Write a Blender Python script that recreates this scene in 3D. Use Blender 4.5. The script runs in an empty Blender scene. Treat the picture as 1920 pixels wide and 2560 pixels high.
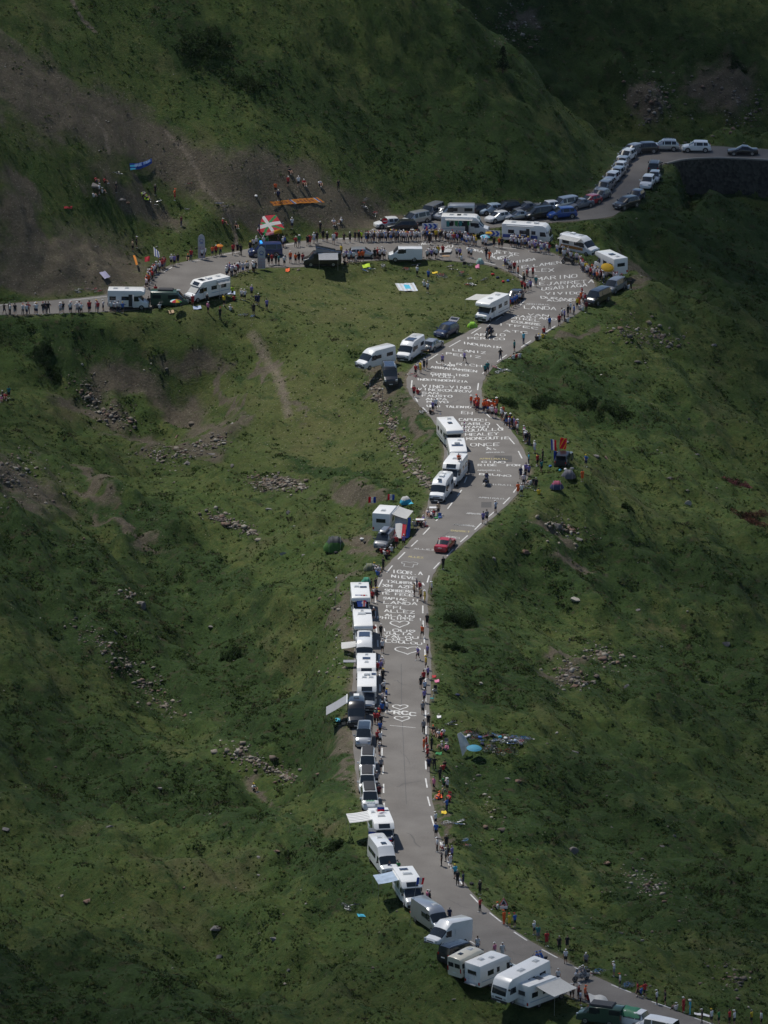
import bpy, bmesh, math, random
import numpy as np
from mathutils import Vector, Matrix
R = math.radians
sc = bpy.context.scene
COL = sc.collection
# ---------------------------------------------------------------- camera
F, D0, T0 = 18000.0, 923.0, R(17.0)
CAM = np.array([0.0, -D0*math.cos(T0), D0*math.sin(T0)])
FW = np.array([0.0, math.cos(T0), -math.sin(T0)])
UP = np.array([0.0, math.sin(T0), math.cos(T0)])
cd = bpy.data.cameras.new('camera'); cam = bpy.data.objects.new('camera', cd); COL.objects.link(cam)
cam.location = CAM; cam.rotation_euler = (R(90)-T0, 0, 0)
cd.sensor_fit = 'VERTICAL'; cd.sensor_height = 36; cd.sensor_width = 36
cd.lens = F/2560*36; cd.clip_start = 5; cd.clip_end = 6000
sc.camera = cam
# ---------------------------------------------------------------- world, sun, exposure
SUNV = Vector((-0.62, 0.62, 1.55)).normalized()
w = bpy.data.worlds.new('World'); sc.world = w; w.use_nodes = True
nt = w.node_tree; bg = nt.nodes['Background']
sky = nt.nodes.new('ShaderNodeTexSky'); sky.sky_type = 'NISHITA'; sky.sun_disc = False
sky.sun_elevation = math.asin(SUNV.z); sky.sun_rotation = math.atan2(SUNV.x, SUNV.y); sky.altitude = 2000
nt.links.new(sky.outputs[0], bg.inputs[0]); bg.inputs[1].default_value = 0.075
sl = bpy.data.lights.new('sun', 'SUN'); sun = bpy.data.objects.new('sun', sl); COL.objects.link(sun)
sl.energy = 3.4; sl.angle = R(0.53); sl.color = (1.0, 0.955, 0.88)
sun.location = SUNV*300; sun.rotation_euler = (-SUNV).to_track_quat('-Z', 'Y').to_euler()
vs = sc.view_settings; vs.view_transform = 'Standard'; vs.look = 'None'; vs.exposure = 0.25; vs.gamma = 1; vs.use_curve_mapping = False
# ---------------------------------------------------------------- pixels of the photograph to places
def ray(u, v):
    return FW + np.array([1.0, 0, 0])*((u-960)/F) - UP*((v-1280)/F)
def gp(u, v, z=0.0):
    d = ray(u, v); t = (z-CAM[2])/d[2]; return CAM+d*t
def atY(u, v, Y):
    d = ray(u, v); t = (Y-CAM[1])/d[1]; return CAM+d*t
def proj(p):
    q = np.asarray(p, float)-CAM; dz = q@FW
    return 960+F*q[0]/dz, 1280-F*(q@UP)/dz
rng = random.Random(7)
# ---------------------------------------------------------------- noise
def vnoise(x, y, seed):
    xi = np.floor(x).astype(np.int64); yi = np.floor(y).astype(np.int64); fx = x-xi; fy = y-yi
    def h(a, b):
        n = (a*374761393+b*668265263+seed*974634777) & 0xffffffff
        n = ((n ^ (n >> 13))*1274126177) & 0xffffffff
        return ((n ^ (n >> 16)) & 0xffff)/65535.0
    fx = fx*fx*fx*(fx*(fx*6-15)+10); fy = fy*fy*fy*(fy*(fy*6-15)+10)
    a = h(xi, yi)*(1-fx)+h(xi+1, yi)*fx; b = h(xi, yi+1)*(1-fx)+h(xi+1, yi+1)*fx
    return (a*(1-fy)+b*fy)*2-1
def fbm(x, y, seed, o=4):
    s = 0; a = 1; t = 0
    for i in range(o):
        c, q = math.cos(.7*i), math.sin(.7*i)
        s = s+a*vnoise((x*c-y*q)*2**i+i*17.3, (x*q+y*c)*2**i-i*9.1, seed+i*13); t += a; a *= .5
    return s/t
def sstep(a, b, x):
    t = np.clip((x-a)/(b-a), 0, 1); return t*t*(3-2*t)
# ---------------------------------------------------------------- roads (edges read off the photograph, on the level z = 0)
RE = [(2150,2725),(2010,2660),(1900,2612),(1797,2566),(1690,2527),(1585,2484),(1490,2441),(1405,2398),(1330,2354),(1262,2308),(1208,2262),(1165,2212),(1130,2160),(1105,2105),(1090,2050),(1080,1990),(1073,1920),(1072,1850),(1073,1780),(1078,1700),(1078,1640),(1073,1590),(1070,1530),(1070,1480),(1078,1450),(1092,1422),(1115,1395),(1150,1365),(1200,1322),(1245,1283),(1285,1245),(1312,1210),(1322,1180),(1318,1145),(1300,1108),(1275,1072),(1245,1042),(1215,1015),(1205,990),(1205,965),(1215,940),(1240,912),(1275,890),(1320,862),(1370,830),(1410,805),(1450,778),(1475,745),(1487,715),(1475,685),(1445,660),(1400,640),(1350,622),(1290,612),(1230,604),(1160,597),(1090,592),(1000,592),(920,594),(850,594),(780,600),(700,611),(620,622),(540,638),(480,650),(430,662),(400,677),(378,700),(350,718),(300,730),(230,741),(150,749),(60,756),(-60,765),(-300,780)]
LE = [(1880,2700),(1750,2640),(1650,2585),(1560,2548),(1475,2512),(1385,2472),(1295,2428),(1210,2382),(1150,2346),(1085,2305),(1038,2262),(998,2210),(968,2155),(938,2098),(912,2040),(898,1980),(888,1920),(882,1850),(880,1780),(882,1700),(885,1640),(885,1580),(893,1540),(915,1500),(935,1465),(950,1435),(975,1405),(1010,1368),(1038,1335),(1058,1300),(1068,1265),(1078,1225),(1100,1190),(1110,1150),(1106,1100),(1088,1060),(1062,1028),(1038,1003),(1022,980),(1016,955),(1025,925),(1050,900),(1085,876),(1130,850),(1175,826),(1210,806),(1250,785),(1290,758),(1305,735),(1307,710),(1290,690),(1255,672),(1215,662),(1160,655),(1100,650),(1040,647),(960,650),(880,655),(820,662),(740,668),(680,668),(630,672),(585,685),(540,705),(490,730),(440,750),(380,768),(300,777),(200,781),(100,785),(0,787),(-100,790),(-300,800)]
BU = [(905,590),(930,572),(965,556),(1010,545),(1080,535),(1160,528),(1250,523),(1340,518),(1400,510),(1450,496),(1485,475),(1508,450),(1528,425),(1548,400),(1570,382),(1610,368),(1660,362),(1740,363),(1830,368),(1960,376),(2200,392)]
BL = [(1095,593),(1130,580),(1200,572),(1300,563),(1380,556),(1450,551),(1530,540),(1562,516),(1590,492),(1608,472),(1628,445),(1642,425),(1655,412),(1672,406),(1710,398),(1780,394),(1860,396),(1960,402),(2200,420)]
def cr(pts, n=4):
    P = [np.array(gp(*p)[:2]) for p in pts]; out = []
    for i in range(len(P)-1):
        a, b, c, d = P[max(i-1, 0)], P[i], P[i+1], P[min(i+2, len(P)-1)]
        for k in range(n):
            t = k/n
            out.append(.5*((2*b)+(c-a)*t+(2*a-5*b+4*c-d)*t*t+(3*b-a-3*c+d)*t**3))
    out.append(P[-1]); return out
MRE, MLE, MBU, MBL = cr(RE), cr(LE), cr(BU), cr(BL)
POLY1 = np.array(MRE+MLE[::-1]); POLY2 = np.array(MBU+MBL[::-1])
def polydist(x, y, P):
    d = np.full(x.shape, 1e9); ins = np.zeros(x.shape, bool); n = len(P)
    for i in range(n):
        ax, ay = P[i]; bx, by = P[(i+1) % n]; ex, ey = bx-ax, by-ay; l = ex*ex+ey*ey+1e-9
        t = np.clip(((x-ax)*ex+(y-ay)*ey)/l, 0, 1)
        d = np.minimum(d, (x-ax-t*ex)**2+(y-ay-t*ey)**2)
        if abs(ey) > 1e-9:
            c = ((ay > y) != (by > y)) & (x < ex*(y-ay)/ey+ax); ins ^= c
    d = np.sqrt(d); return np.where(ins, -d, d)
# ---------------------------------------------------------------- terrain
CP = """0 740 .3;150 700 2;0 600 7;300 690 1.5;300 600 2.9;450 620 .9;150 500 9.5;0 400 16;300 450 10;330 560 4;390 560 3;550 560 3.5;650 520 4;800 520 3.2;800 400 8.5;600 400 10.5;500 250 17;250 200 21;0 150 26;0 0 32;400 0 29;750 150 20;750 0 27;950 480 2.8;1000 400 6.3;1000 200 15;1088 0 24;1227 127 17;1342 231 11.2;1430 300 6.5;1481 338 3.6;1545 380 .6;1200 400 5.2;1300 450 2.7;1400 440 2.3;1470 400 1.8;1100 515 .7;1300 505 .5;1200 300 9.5
1700 480 -1.6;1600 520 -.6;1650 450 -.3;1666 416 -.3;1738 446 -1.1;1803 489 -3.2;1868 522 -5.2;1920 548 -6.6;1500 590 -.9;1600 620 -3.6;1750 680 -7;1900 750 -10;1700 560 -3.2;1800 600 -6;1920 640 -9;1440 575 -.4;1650 700 -7
1585 694 -.6;1678 764 -2.3;1794 812 -4.3;1920 882 -6.3;1540 740 -.4;1585 760 -.9;1450 850 -.5;1650 900 -3;1800 950 -5;1920 1000 -7;1300 960 -.4;1500 1050 -3;1700 1150 -5;1900 1200 -6;1400 1150 -.2;1450 1200 -.3;1550 1230 -2.5;1350 1290 -.4;1400 1370 -2.5;1600 1400 -4.5;1850 1450 -6;1150 1450 -.6;1250 1500 -3.4;1400 1600 -5;1700 1700 -6.5;1110 1700 -.3;1200 1750 -1.4;1180 1860 -.7;1300 1850 -1.2;1250 2000 -2.4;1500 1900 -4;1800 2000 -6;1150 2050 -.5;1300 2200 -2;1500 2250 -3.4;1800 2300 -4.5;1450 2370 -.5;1650 2440 -1;1850 2500 -1
600 720 -.2;800 760 -.6;1000 750 -.4;1150 720 -.2;1000 850 -.2;930 900 -.1;930 960 -.6;880 960 -2;800 900 -1.8;850 1050 -3.2;700 1000 -3.4;900 1200 -2.9;1000 1100 -3.2;1030 1180 -2.9;960 1000 -2.6;1045 1230 -1.3;1010 1280 -.9;950 1330 -.5;870 1350 -1;930 1400 -.5;840 1390 -1.5;600 850 -2.5;450 850 -2.5;300 810 -1.2;100 820 -2;0 900 -5;200 900 -5;100 1000 -5;350 1000 -6.5;500 950 -4.8;500 1100 -6.5;650 1130 -5.5;750 1220 -4.8;640 1170 -3.6;400 1200 -5;200 1150 -3;0 1050 -2.5;0 1200 -1.4;200 1350 -3.5;400 1450 -6;600 1400 -5;750 1450 -3;840 1500 -1;850 1700 -.6;700 1650 -4.5;600 1600 -6;400 1700 -8;200 1600 -5;0 1500 -2.2;0 1800 -4;550 1850 -8;740 1960 -5.4;850 1950 -1;800 1850 -2.6;300 1950 -6;600 2050 -6;850 2100 -1.5;900 2200 -1.5;700 2250 -4;400 2250 -4.5;0 2150 -4.5;960 2350 -1.4;1080 2430 -.8;800 2450 -3;400 2500 -3;0 2500 -2;1230 2530 -.9;1000 2560 -2;1450 2560 -.4"""
cps = []
for s in CP.replace('\n', ';').split(';'):
    u, v, z = map(float, s.split()); z = z*1.55 if z < -1.4 and v > 930 and abs(u-1040) > 150 else z; p = gp(u, v, z); cps.append((p[0], p[1], z))
for (u, v, z) in [(1088,0,24),(1227,127,17),(1342,231,11.2),(1430,300,6.5),(1481,338,3.6)]:
    p = gp(u, v, z); cps.append((p[0]+9, p[1]+16, z-11)); cps.append((p[0]-10, p[1]+45, z-9))
for u in (1150, 1350, 1550, 1750, 1950):
    for v in (0, 110, 220, 330):
        Y = 300+30*(340-v)/340; p = atY(u, v, Y); cps.append((p[0], p[1], p[2]))
for u in (1600, 1750, 1900, 2050):
    p = gp(u, 362); cps += [(p[0], p[1]+7, -1.2), (p[0], p[1]+22, -8), (p[0], p[1]+60, -18)]
for (u, z) in ((1700, -2.4), (1780, -4.6), (1860, -5.6), (1940, -6.6), (2040, -7.5)):
    p = gp(u, 398); cps.append((p[0], p[1]-2.5, z))
cps = np.array(cps)
def tps(q):
    return np.where(q > 1e-12, q*np.log(q+1e-12)*.5, 0)
n = len(cps); K = tps(((cps[:, None, :2]-cps[None, :, :2])**2).sum(-1)/1e4)+np.eye(n)*1e-3
A = np.zeros((n+3, n+3)); A[:n, :n] = K; A[:n, n] = 1; A[:n, n+1:] = cps[:, :2]/100; A[n:, :n] = A[:n, n:].T
wt = np.linalg.solve(A, np.concatenate([cps[:, 2], np.zeros(3)]))
def base(x, y):
    o = wt[n]+wt[n+1]*x/100+wt[n+2]*y/100
    for i in range(n):
        o = o+wt[i]*tps(((x-cps[i, 0])**2+(y-cps[i, 1])**2)/1e4)
    return o
def axis(lo, hi, st, ext):
    core = np.arange(lo, hi, st); a = [core]; s = st; c = core[-1]; up = []
    while c < ext[1]: s *= 1.25; c += s; up.append(c)
    s = st; c = lo; dn = []
    while c > ext[0]: s *= 1.25; c -= s; dn.append(c)
    return np.concatenate([dn[::-1], core, up])
GX = axis(-72, 72, .42, (-300, 300)); GY = axis(-200, 345, .5, (-420, 700))
XX, YY = np.meshgrid(GX, GY)
cx_, cy_ = np.clip(XX, -85, 85), np.clip(YY, -215, 350)
NAT = base(cx_, cy_)
NAT = np.clip(NAT, -30, 45)
DR = np.minimum(polydist(XX, YY, POLY1), polydist(XX, YY, POLY2))
# diagonal lay of the land: noise stretched along the fall lines
def stretch(x, y, ang, k):
    c, s = math.cos(ang), math.sin(ang); return x*c+y*s, (-x*s+y*c)*k
def wpix(u, v):
    p = gp(u, v); return p[0], p[1]
def blob(u, v, ru, rv, rot=0):
    """soft ellipse round the place seen at a photo pixel; laid on the ground itself"""
    a = R(rot); dx = WU-u; dy = WV-v; e = ((dx*math.cos(a)+dy*math.sin(a))/ru)**2+((-dx*math.sin(a)+dy*math.cos(a))/rv)**2
    return np.exp(-e*1.2)
def sampler(Z):
    def f(x, y):
        i = int(np.clip(np.searchsorted(GX, x)-1, 0, len(GX)-2)); j = int(np.clip(np.searchsorted(GY, y)-1, 0, len(GY)-2))
        a = (x-GX[i])/(GX[i+1]-GX[i]); b = (y-GY[j])/(GY[j+1]-GY[j])
        return float((Z[j, i]*(1-a)+Z[j, i+1]*a)*(1-b)+(Z[j+1, i]*(1-a)+Z[j+1, i+1]*a)*b)
    return f
def bil(Z, x, y):
    i = np.clip(np.searchsorted(GX, x)-1, 0, len(GX)-2); j = np.clip(np.searchsorted(GY, y)-1, 0, len(GY)-2)
    a = (x-GX[i])/(GX[i+1]-GX[i]); b = (y-GY[j])/(GY[j+1]-GY[j])
    return (Z[j, i]*(1-a)+Z[j, i+1]*a)*(1-b)+(Z[j+1, i]*(1-a)+Z[j+1, i+1]*a)*b
TT = np.arange(640., 1400., .8)
def hitter(Z):
    def g(u, v):
        d = ray(u, v); P = CAM+d*TT[:, None]; k = np.argmax(P[:, 2] <= bil(Z, P[:, 0], P[:, 1]))
        if k == 0: k = len(TT)-1
        t = np.linspace(TT[k]-.8, TT[k], 33); P = CAM+d*t[:, None]; k = np.argmax(P[:, 2] <= bil(Z, P[:, 0], P[:, 1])); return P[k]
    return g
edge = sstep(.4, 6.0, DR)
_wx, _wy = gp(1668, 408)[:2]; WZ = sstep(_wx, _wx+3.5, XX)*(YY < _wy+9)*(YY > _wy-26)*(DR > 0)
cut = -5.6*WZ*(1-sstep(5, 11, DR)); NAT = np.where(WZ > 0, np.minimum(NAT, cut), NAT); edge = np.maximum(edge, WZ*sstep(.05, .5, DR))
Hs = NAT*edge+(1-edge)*(-.03)
_q = np.stack([XX, YY, Hs], -1)-CAM; _dz = np.maximum(_q@FW, 50); PU = 960+F*_q[..., 0]/_dz; PV = 1280-F*(_q@UP)/_dz
WU = PU+70*fbm(XX/6, YY/6, 201, 4)+25*fbm(XX/1.5, YY/1.5, 207, 2); WV = PV+45*fbm(XX/6, YY/6, 203, 4)+14*fbm(XX/1.5, YY/1.5, 209, 2)
def screefn():
    S = np.zeros_like(XX)
    for b in [(100,240,330,90,34),(420,380,330,90,26),(760,500,330,80,16),(1000,565,140,30,5),(700,440,200,60,20),(150,640,260,100,12),(860,560,170,36,6),(620,540,120,40,14),(330,500,170,40,30),(60,560,150,45,38),(40,470,90,40,30),(60,690,230,50,5),(260,700,150,35,20),(730,470,180,60,15),
              (300,960,120,70,8),(440,1010,120,50,25),(480,900,90,36,10),(540,1070,60,40,30),(560,960,13,100,-14),(670,900,12,60,-30),(715,990,13,70,-25),(240,1040,120,25,25),(420,1120,140,25,10),(700,1212,60,16,5),(60,1220,130,70,25),
              (215,1190,120,20,38),(330,1330,130,18,38),(1030,1060,18,110,-12),(960,960,40,60,-25),(880,1250,70,14,0),(900,1350,50,20,0),(880,1600,16,260,0),(866,1850,22,150,0),(1100,2080,12,120,-8),
              (1400,1330,70,25,15),(1430,1440,60,15,10),(1420,1650,60,18,5),(1410,1690,60,16,-20),(1440,835,40,12,-15),(1820,240,90,70,30),(1640,260,40,70,-15),(1290,70,36,34,10),(640,1990,40,12,20),(1600,690,60,30,20)]:
        S = np.maximum(S, blob(*b))
    return S
SCR = screefn()
HEA = np.zeros_like(XX)
for b in [(500,110,160,60,30),(650,200,250,50,30),(1150,330,260,110,25),(1250,460,240,50,5),(900,330,200,60,35),(1500,150,420,110,10),(1700,560,250,120,20),(1800,700,200,90,20),(1420,960,160,60,20),(1550,1030,180,50,15),
          (1150,1560,90,60,10),(1250,1700,130,70,20),(1400,1480,160,60,10),(1700,1450,250,70,10),(1800,1700,250,110,5),(1400,1960,260,70,5),(1500,2100,300,90,5),(1800,2250,300,120,5),(300,1550,420,140,30),(560,1700,300,120,35),(700,1830,170,90,35),
          (150,1900,250,120,20),(830,2180,120,60,30),(450,2000,260,60,15),(200,2480,400,100,5),(100,820,300,40,15),(150,930,160,30,30),(1040,1060,40,90,-15),(820,1180,160,30,20),(450,1400,250,60,35),(1500,1400,200,60,20)]:
    HEA = np.maximum(HEA, blob(*b))
MEA = np.maximum.reduce([blob(850,740,420,120,0), blob(780,1050,260,180,20), blob(1000,850,120,60,0), blob(560,730,200,60,0)])
x1, y1 = stretch(XX, YY, R(-66), 3.0); x2, y2 = stretch(XX, YY, R(-66), 3.2); BOT = np.clip(1-np.abs(PV-1900)/1100, 0, 1)**.5*np.clip((1250-PU)/300, 0, 1)
big = fbm(XX/21, YY/21, 3, 4); med = fbm(x1/13, y1/13, 11, 4); bands = fbm(x2/30, y2/30, 19, 3); sm = fbm(XX/2.3, YY/2.3, 23, 3); fine = fbm(XX/.95, YY/.95, 31, 2)
hum = np.abs(fbm(XX/6.5, YY/6.5, 71, 3))*2-.5
lump = np.maximum(0, fbm(XX/1.7, YY/1.7, 57, 2)+.1)
HIL = np.maximum.reduce([blob(450, 330, 620, 360, 25), blob(850, 380, 300, 220, 30)])
rough = np.clip(1-.85*MEA, .1, 1)*(1-.62*np.clip(HIL*1.3, 0, 1))
amp = sstep(.8, 7, DR)*(1-.85*WZ)
ZZ = Hs+amp*rough*(big*2.0+med*1.7+np.abs(med)*.9+hum*.65+bands*(1.4+2.8*BOT))+sstep(.3, 3, DR)*rough*(sm*.42+fine*.10+lump*(.14+.45*np.clip(HEA+.25*big, 0, 1)))
ZZ = ZZ+sstep(.4, 3, DR)*np.clip(SCR, 0, 1)*np.abs(fine)*.14
ZZ = np.where(DR < 0, -.03-.25*sstep(0, .9, -DR), ZZ)
H = sampler(ZZ); G = hitter(ZZ)
# ---------------------------------------------------------------- materials
MC = {}
def lin(c):
    return tuple(((x/255)/12.92 if x/255 <= .04045 else ((x/255+.055)/1.055)**2.4) for x in c)
def mat(name, col, rough=.6, metal=0, coat=0, var=.12, scale=3.0, emit=None, bump=0, trans=0):
    if name in MC: return MC[name]
    m = bpy.data.materials.new(name); m.use_nodes = True; t = m.node_tree; b = t.nodes['Principled BSDF']
    b.inputs['Roughness'].default_value = rough; b.inputs['Metallic'].default_value = metal; b.inputs['Coat Weight'].default_value = coat
    tc = t.nodes.new('ShaderNodeTexCoord'); no = t.nodes.new('ShaderNodeTexNoise'); no.inputs['Scale'].default_value = scale; no.inputs['Detail'].default_value = 4
    t.links.new(tc.outputs['Object'], no.inputs['Vector'])
    mx = t.nodes.new('ShaderNodeMix'); mx.data_type = 'RGBA'
    t.links.new(no.outputs[0], mx.inputs[0])
    mx.inputs[6].default_value = (*[max(0, c*(1-var*2)) for c in col], 1); mx.inputs[7].default_value = (*[min(1, c*(1+var)) for c in col], 1)
    t.links.new(mx.outputs[2], b.inputs['Base Color'])
    if emit: b.inputs['Emission Color'].default_value = (*emit[:3], 1); b.inputs['Emission Strength'].default_value = emit[3]
    if trans:
        tr_ = t.nodes.new('ShaderNodeBsdfTranslucent'); ms = t.nodes.new('ShaderNodeMixShader'); ms.inputs[0].default_value = trans; t.links.new(mx.outputs[2], tr_.inputs[0]); t.links.new(b.outputs[0], ms.inputs[1]); t.links.new(tr_.outputs[0], ms.inputs[2]); t.links.new(ms.outputs[0], t.nodes['Material Output'].inputs[0])
    m.diffuse_color = (*col, 1); MC[name] = m; return m
def paint(name, col): return mat('paint_'+name, col, .28, 0, .6, .06, .8)
WHITE = paint('white', (.74, .75, .75)); CREAM = paint('cream', (.62, .58, .47)); SILVER = mat('paint_silver', (.42, .44, .46), .3, .6, .5, .05, .8); GREY = paint('grey', (.16, .17, .19))
BLACK = paint('black', (.012, .013, .016)); NAVY = paint('navy', (.015, .025, .07)); BLUE = paint('blue', (.02, .07, .28)); REDP = paint('red', (.42, .02, .03)); DGREEN = paint('darkgreen', (.03, .07, .05)); PALEB = paint('paleblue', (.35, .45, .55))
GLASS = mat('window_glass', (.018, .024, .03), .06, 0, .3, .1); RUB = mat('tyre_rubber', (.018, .018, .018), .85); RIM = mat('alloy', (.45, .46, .48), .35, .8)
TRIM = mat('black_plastic', (.03, .03, .033), .6); GEL = mat('gelcoat_white', (.78, .78, .76), .35, 0, .3, .05, 1.2); LAMP = mat('headlamp', (.6, .63, .66), .1, .3, .6); TAIL = mat('taillamp', (.4, .01, .01), .25, 0, .5)
PLATE = mat('number_plate', (.7, .7, .66), .5); ALU = mat('aluminium', (.5, .51, .53), .35, .8); HATCH = mat('roof_hatch', (.45, .47, .48), .3); SOLAR = mat('solar_panel', (.012, .016, .035), .15, 0, .6)
CANV = mat('awning_canvas', (.62, .62, .6), .8, 0, 0, .08, trans=.25); CANG = mat('awning_grey', (.25, .26, .28), .8); DARK = mat('dark_fabric', (.02, .02, .024), .8)
STEEL = mat('galvanised_steel', (.35, .36, .37), .45, .7)
CL = {'w': (.72, .72, .72), 'k': (.015, .015, .018), 'n': (.018, .028, .08), 'r': (.42, .025, .03), 'o': (.75, .12, .025), 'y': (.68, .48, .03), 'b': (.03, .12, .42), 'c': (.06, .42, .58), 'g': (.03, .22, .07), 'p': (.62, .2, .32), 'v': (.22, .17, .42), 'e': (.22, .22, .24), 'h': (.5, .72, .04), 't': (.03, .2, .2), 'm': (.16, .02, .03), 'd': (.6, .38, .42), 'l': (.38, .46, .6), 's': (.5, .36, .22)}
CN = {'w': 'white', 'k': 'black', 'n': 'navy', 'r': 'red', 'o': 'orange', 'y': 'yellow', 'b': 'blue', 'c': 'light blue', 'g': 'green', 'p': 'pink', 'v': 'purple', 'e': 'grey', 'h': 'hi-vis lime', 't': 'teal', 'm': 'maroon', 'd': 'white and red dotted', 'l': 'pale blue', 's': 'beige'}
def cloth(k): return mat('cloth_'+CN[k].replace(' ', '_').replace('-', '_'), CL[k], .85, 0, 0, .18, 6)
def clothd():
    if 'dots' in MC: return MC['dots']
    m = bpy.data.materials.new('dotted_jersey'); m.use_nodes = True; t = m.node_tree; b = t.nodes['Principled BSDF']; b.inputs['Roughness'].default_value = .8
    tc = t.nodes.new('ShaderNodeTexCoord'); vo = t.nodes.new('ShaderNodeTexVoronoi'); vo.inputs['Scale'].default_value = 9; vo.inputs['Randomness'].default_value = 0
    st = t.nodes.new('ShaderNodeMath'); st.operation = 'LESS_THAN'; st.inputs[1].default_value = .33; mx = t.nodes.new('ShaderNodeMix'); mx.data_type = 'RGBA'
    mx.inputs[6].default_value = (.72, .72, .72, 1); mx.inputs[7].default_value = (.45, .03, .06, 1)
    t.links.new(tc.outputs['Object'], vo.inputs['Vector']); t.links.new(vo.outputs['Distance'], st.inputs[0]); t.links.new(st.outputs[0], mx.inputs[0]); t.links.new(mx.outputs[2], b.inputs['Base Color'])
    MC['dots'] = m; return m
# ---------------------------------------------------------------- objects
def tag(o, label=None, cat=None, group=None, kind=None):
    if label: o['label'] = label
    if cat: o['category'] = cat
    if group: o['group'] = group
    if kind: o['kind'] = kind
    return o
def link(name, me, parent=None):
    o = bpy.data.objects.new(name, me); COL.objects.link(o)
    if parent is not None: o.parent = parent
    return o
def empty(name, loc=(0, 0, 0), rz=0.):
    o = bpy.data.objects.new(name, None); COL.objects.link(o); o.location = loc; o.rotation_euler = (0, 0, rz); o.empty_display_size = .3; return o
def copy_tree(o, parent=None):
    c = o.copy(); COL.objects.link(c)
    if parent is not None: c.parent = parent
    for ch in list(o.children): copy_tree(ch, c)
    return c
class MB:
    def __init__(s): s.v = []; s.f = []; s.m = []; s.mats = []
    def mi(s, m):
        if m not in s.mats: s.mats.append(m)
        return s.mats.index(m)
    def add(s, vs_, fs, m):
        b = len(s.v); s.v += [tuple(map(float, p)) for p in vs_]; k = s.mi(m)
        for f in fs: s.f.append([i+b for i in f]); s.m.append(k)
        return s
    def box(s, c, d, m, rot=None, taper=1):
        x, y, z = [q/2 for q in d]; P = []
        for sz in (-1, 1):
            t = taper if sz > 0 else 1
            for sx, sy in ((-1, -1), (1, -1), (1, 1), (-1, 1)): P.append(Vector((sx*x*t, sy*y*t, sz*z)))
        if rot is not None: P = [rot @ p for p in P]
        return s.add([p+Vector(c) for p in P], [(3, 2, 1, 0), (4, 5, 6, 7), (0, 1, 5, 4), (1, 2, 6, 5), (2, 3, 7, 6), (3, 0, 4, 7)], m)
    def prism(s, prof, y0, y1, m):
        n = len(prof); a = sum(prof[i][0]*prof[(i+1) % n][1]-prof[(i+1) % n][0]*prof[i][1] for i in range(n))
        if a < 0: prof = prof[::-1]
        V = [(x, y0, z) for x, z in prof]+[(x, y1, z) for x, z in prof]
        return s.add(V, [tuple(range(n)), tuple(range(2*n-1, n-1, -1))]+[(i, i+n, (i+1) % n+n, (i+1) % n) for i in range(n)], m)
    def tube(s, pts, r, m, n=6, cap=True):
        pts = [Vector(p) for p in pts]; rs = r if isinstance(r, (list, tuple)) else [r]*len(pts); V = []; Fc = []
        for i, p in enumerate(pts):
            d = (pts[min(i+1, len(pts)-1)]-pts[max(i-1, 0)]).normalized(); q = Vector((0, 0, 1)) if abs(d.z) < .9 else Vector((1, 0, 0))
            a = d.cross(q).normalized(); b = d.cross(a)
            for k in range(n):
                t = 2*math.pi*k/n; V.append(p+(a*math.cos(t)+b*math.sin(t))*rs[i])
        for i in range(len(pts)-1):
            for k in range(n): Fc.append((i*n+k, (i+1)*n+k, (i+1)*n+(k+1) % n, i*n+(k+1) % n))
        if cap: Fc += [tuple(range(n)), tuple(range(len(V)-1, len(V)-n-1, -1))]
        return s.add(V, Fc, m)
    def ell(s, c, r, m, nu=10, nv=7, zmin=-1):
        V = []; Fc = []
        for j in range(nv+1):
            ph = math.pi*j/nv; z = max(math.cos(ph), zmin); q = math.sin(ph)
            for i in range(nu):
                t = 2*math.pi*i/nu; V.append((c[0]+r[0]*q*math.cos(t), c[1]+r[1]*q*math.sin(t), c[2]+r[2]*z))
        for j in range(nv):
            for i in range(nu): Fc.append((j*nu+i, (j+1)*nu+i, (j+1)*nu+(i+1) % nu, j*nu+(i+1) % nu))
        return s.add(V, Fc, m)
    def ring(s, c, R_, r, m, axis='y', n=16, k=5):
        P = []
        for i in range(n+1):
            t = 2*math.pi*i/n; a, b = math.cos(t)*R_, math.sin(t)*R_
            P.append(Vector(c)+(Vector((a, 0, b)) if axis == 'y' else Vector((a, b, 0)) if axis == 'z' else Vector((0, a, b))))
        return s.tube(P, r, m, k, False)
    def mesh(s, name, bevel=0, smooth=True):
        me = bpy.data.meshes.new(name); me.from_pydata(s.v, [], s.f)
        for m in s.mats: me.materials.append(m)
        me.polygons.foreach_set('material_index', s.m)
        if bevel:
            b = bmesh.new(); b.from_mesh(me); bmesh.ops.remove_doubles(b, verts=b.verts, dist=1e-4); bmesh.ops.recalc_face_normals(b, faces=b.faces)
            es = [e for e in b.edges if len(e.link_faces) == 2 and e.calc_face_angle(0) > .35]
            bmesh.ops.bevel(b, geom=es, offset=bevel, segments=2, affect='EDGES', profile=.6); b.to_mesh(me); b.free()
        if smooth:
            me.shade_smooth(); me.set_sharp_from_angle(angle=R(38))
        me.update(); return me
    def build(s, name, parent=None, bevel=0, smooth=True):
        return link(name, s.mesh(name, bevel, smooth), parent)
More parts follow.
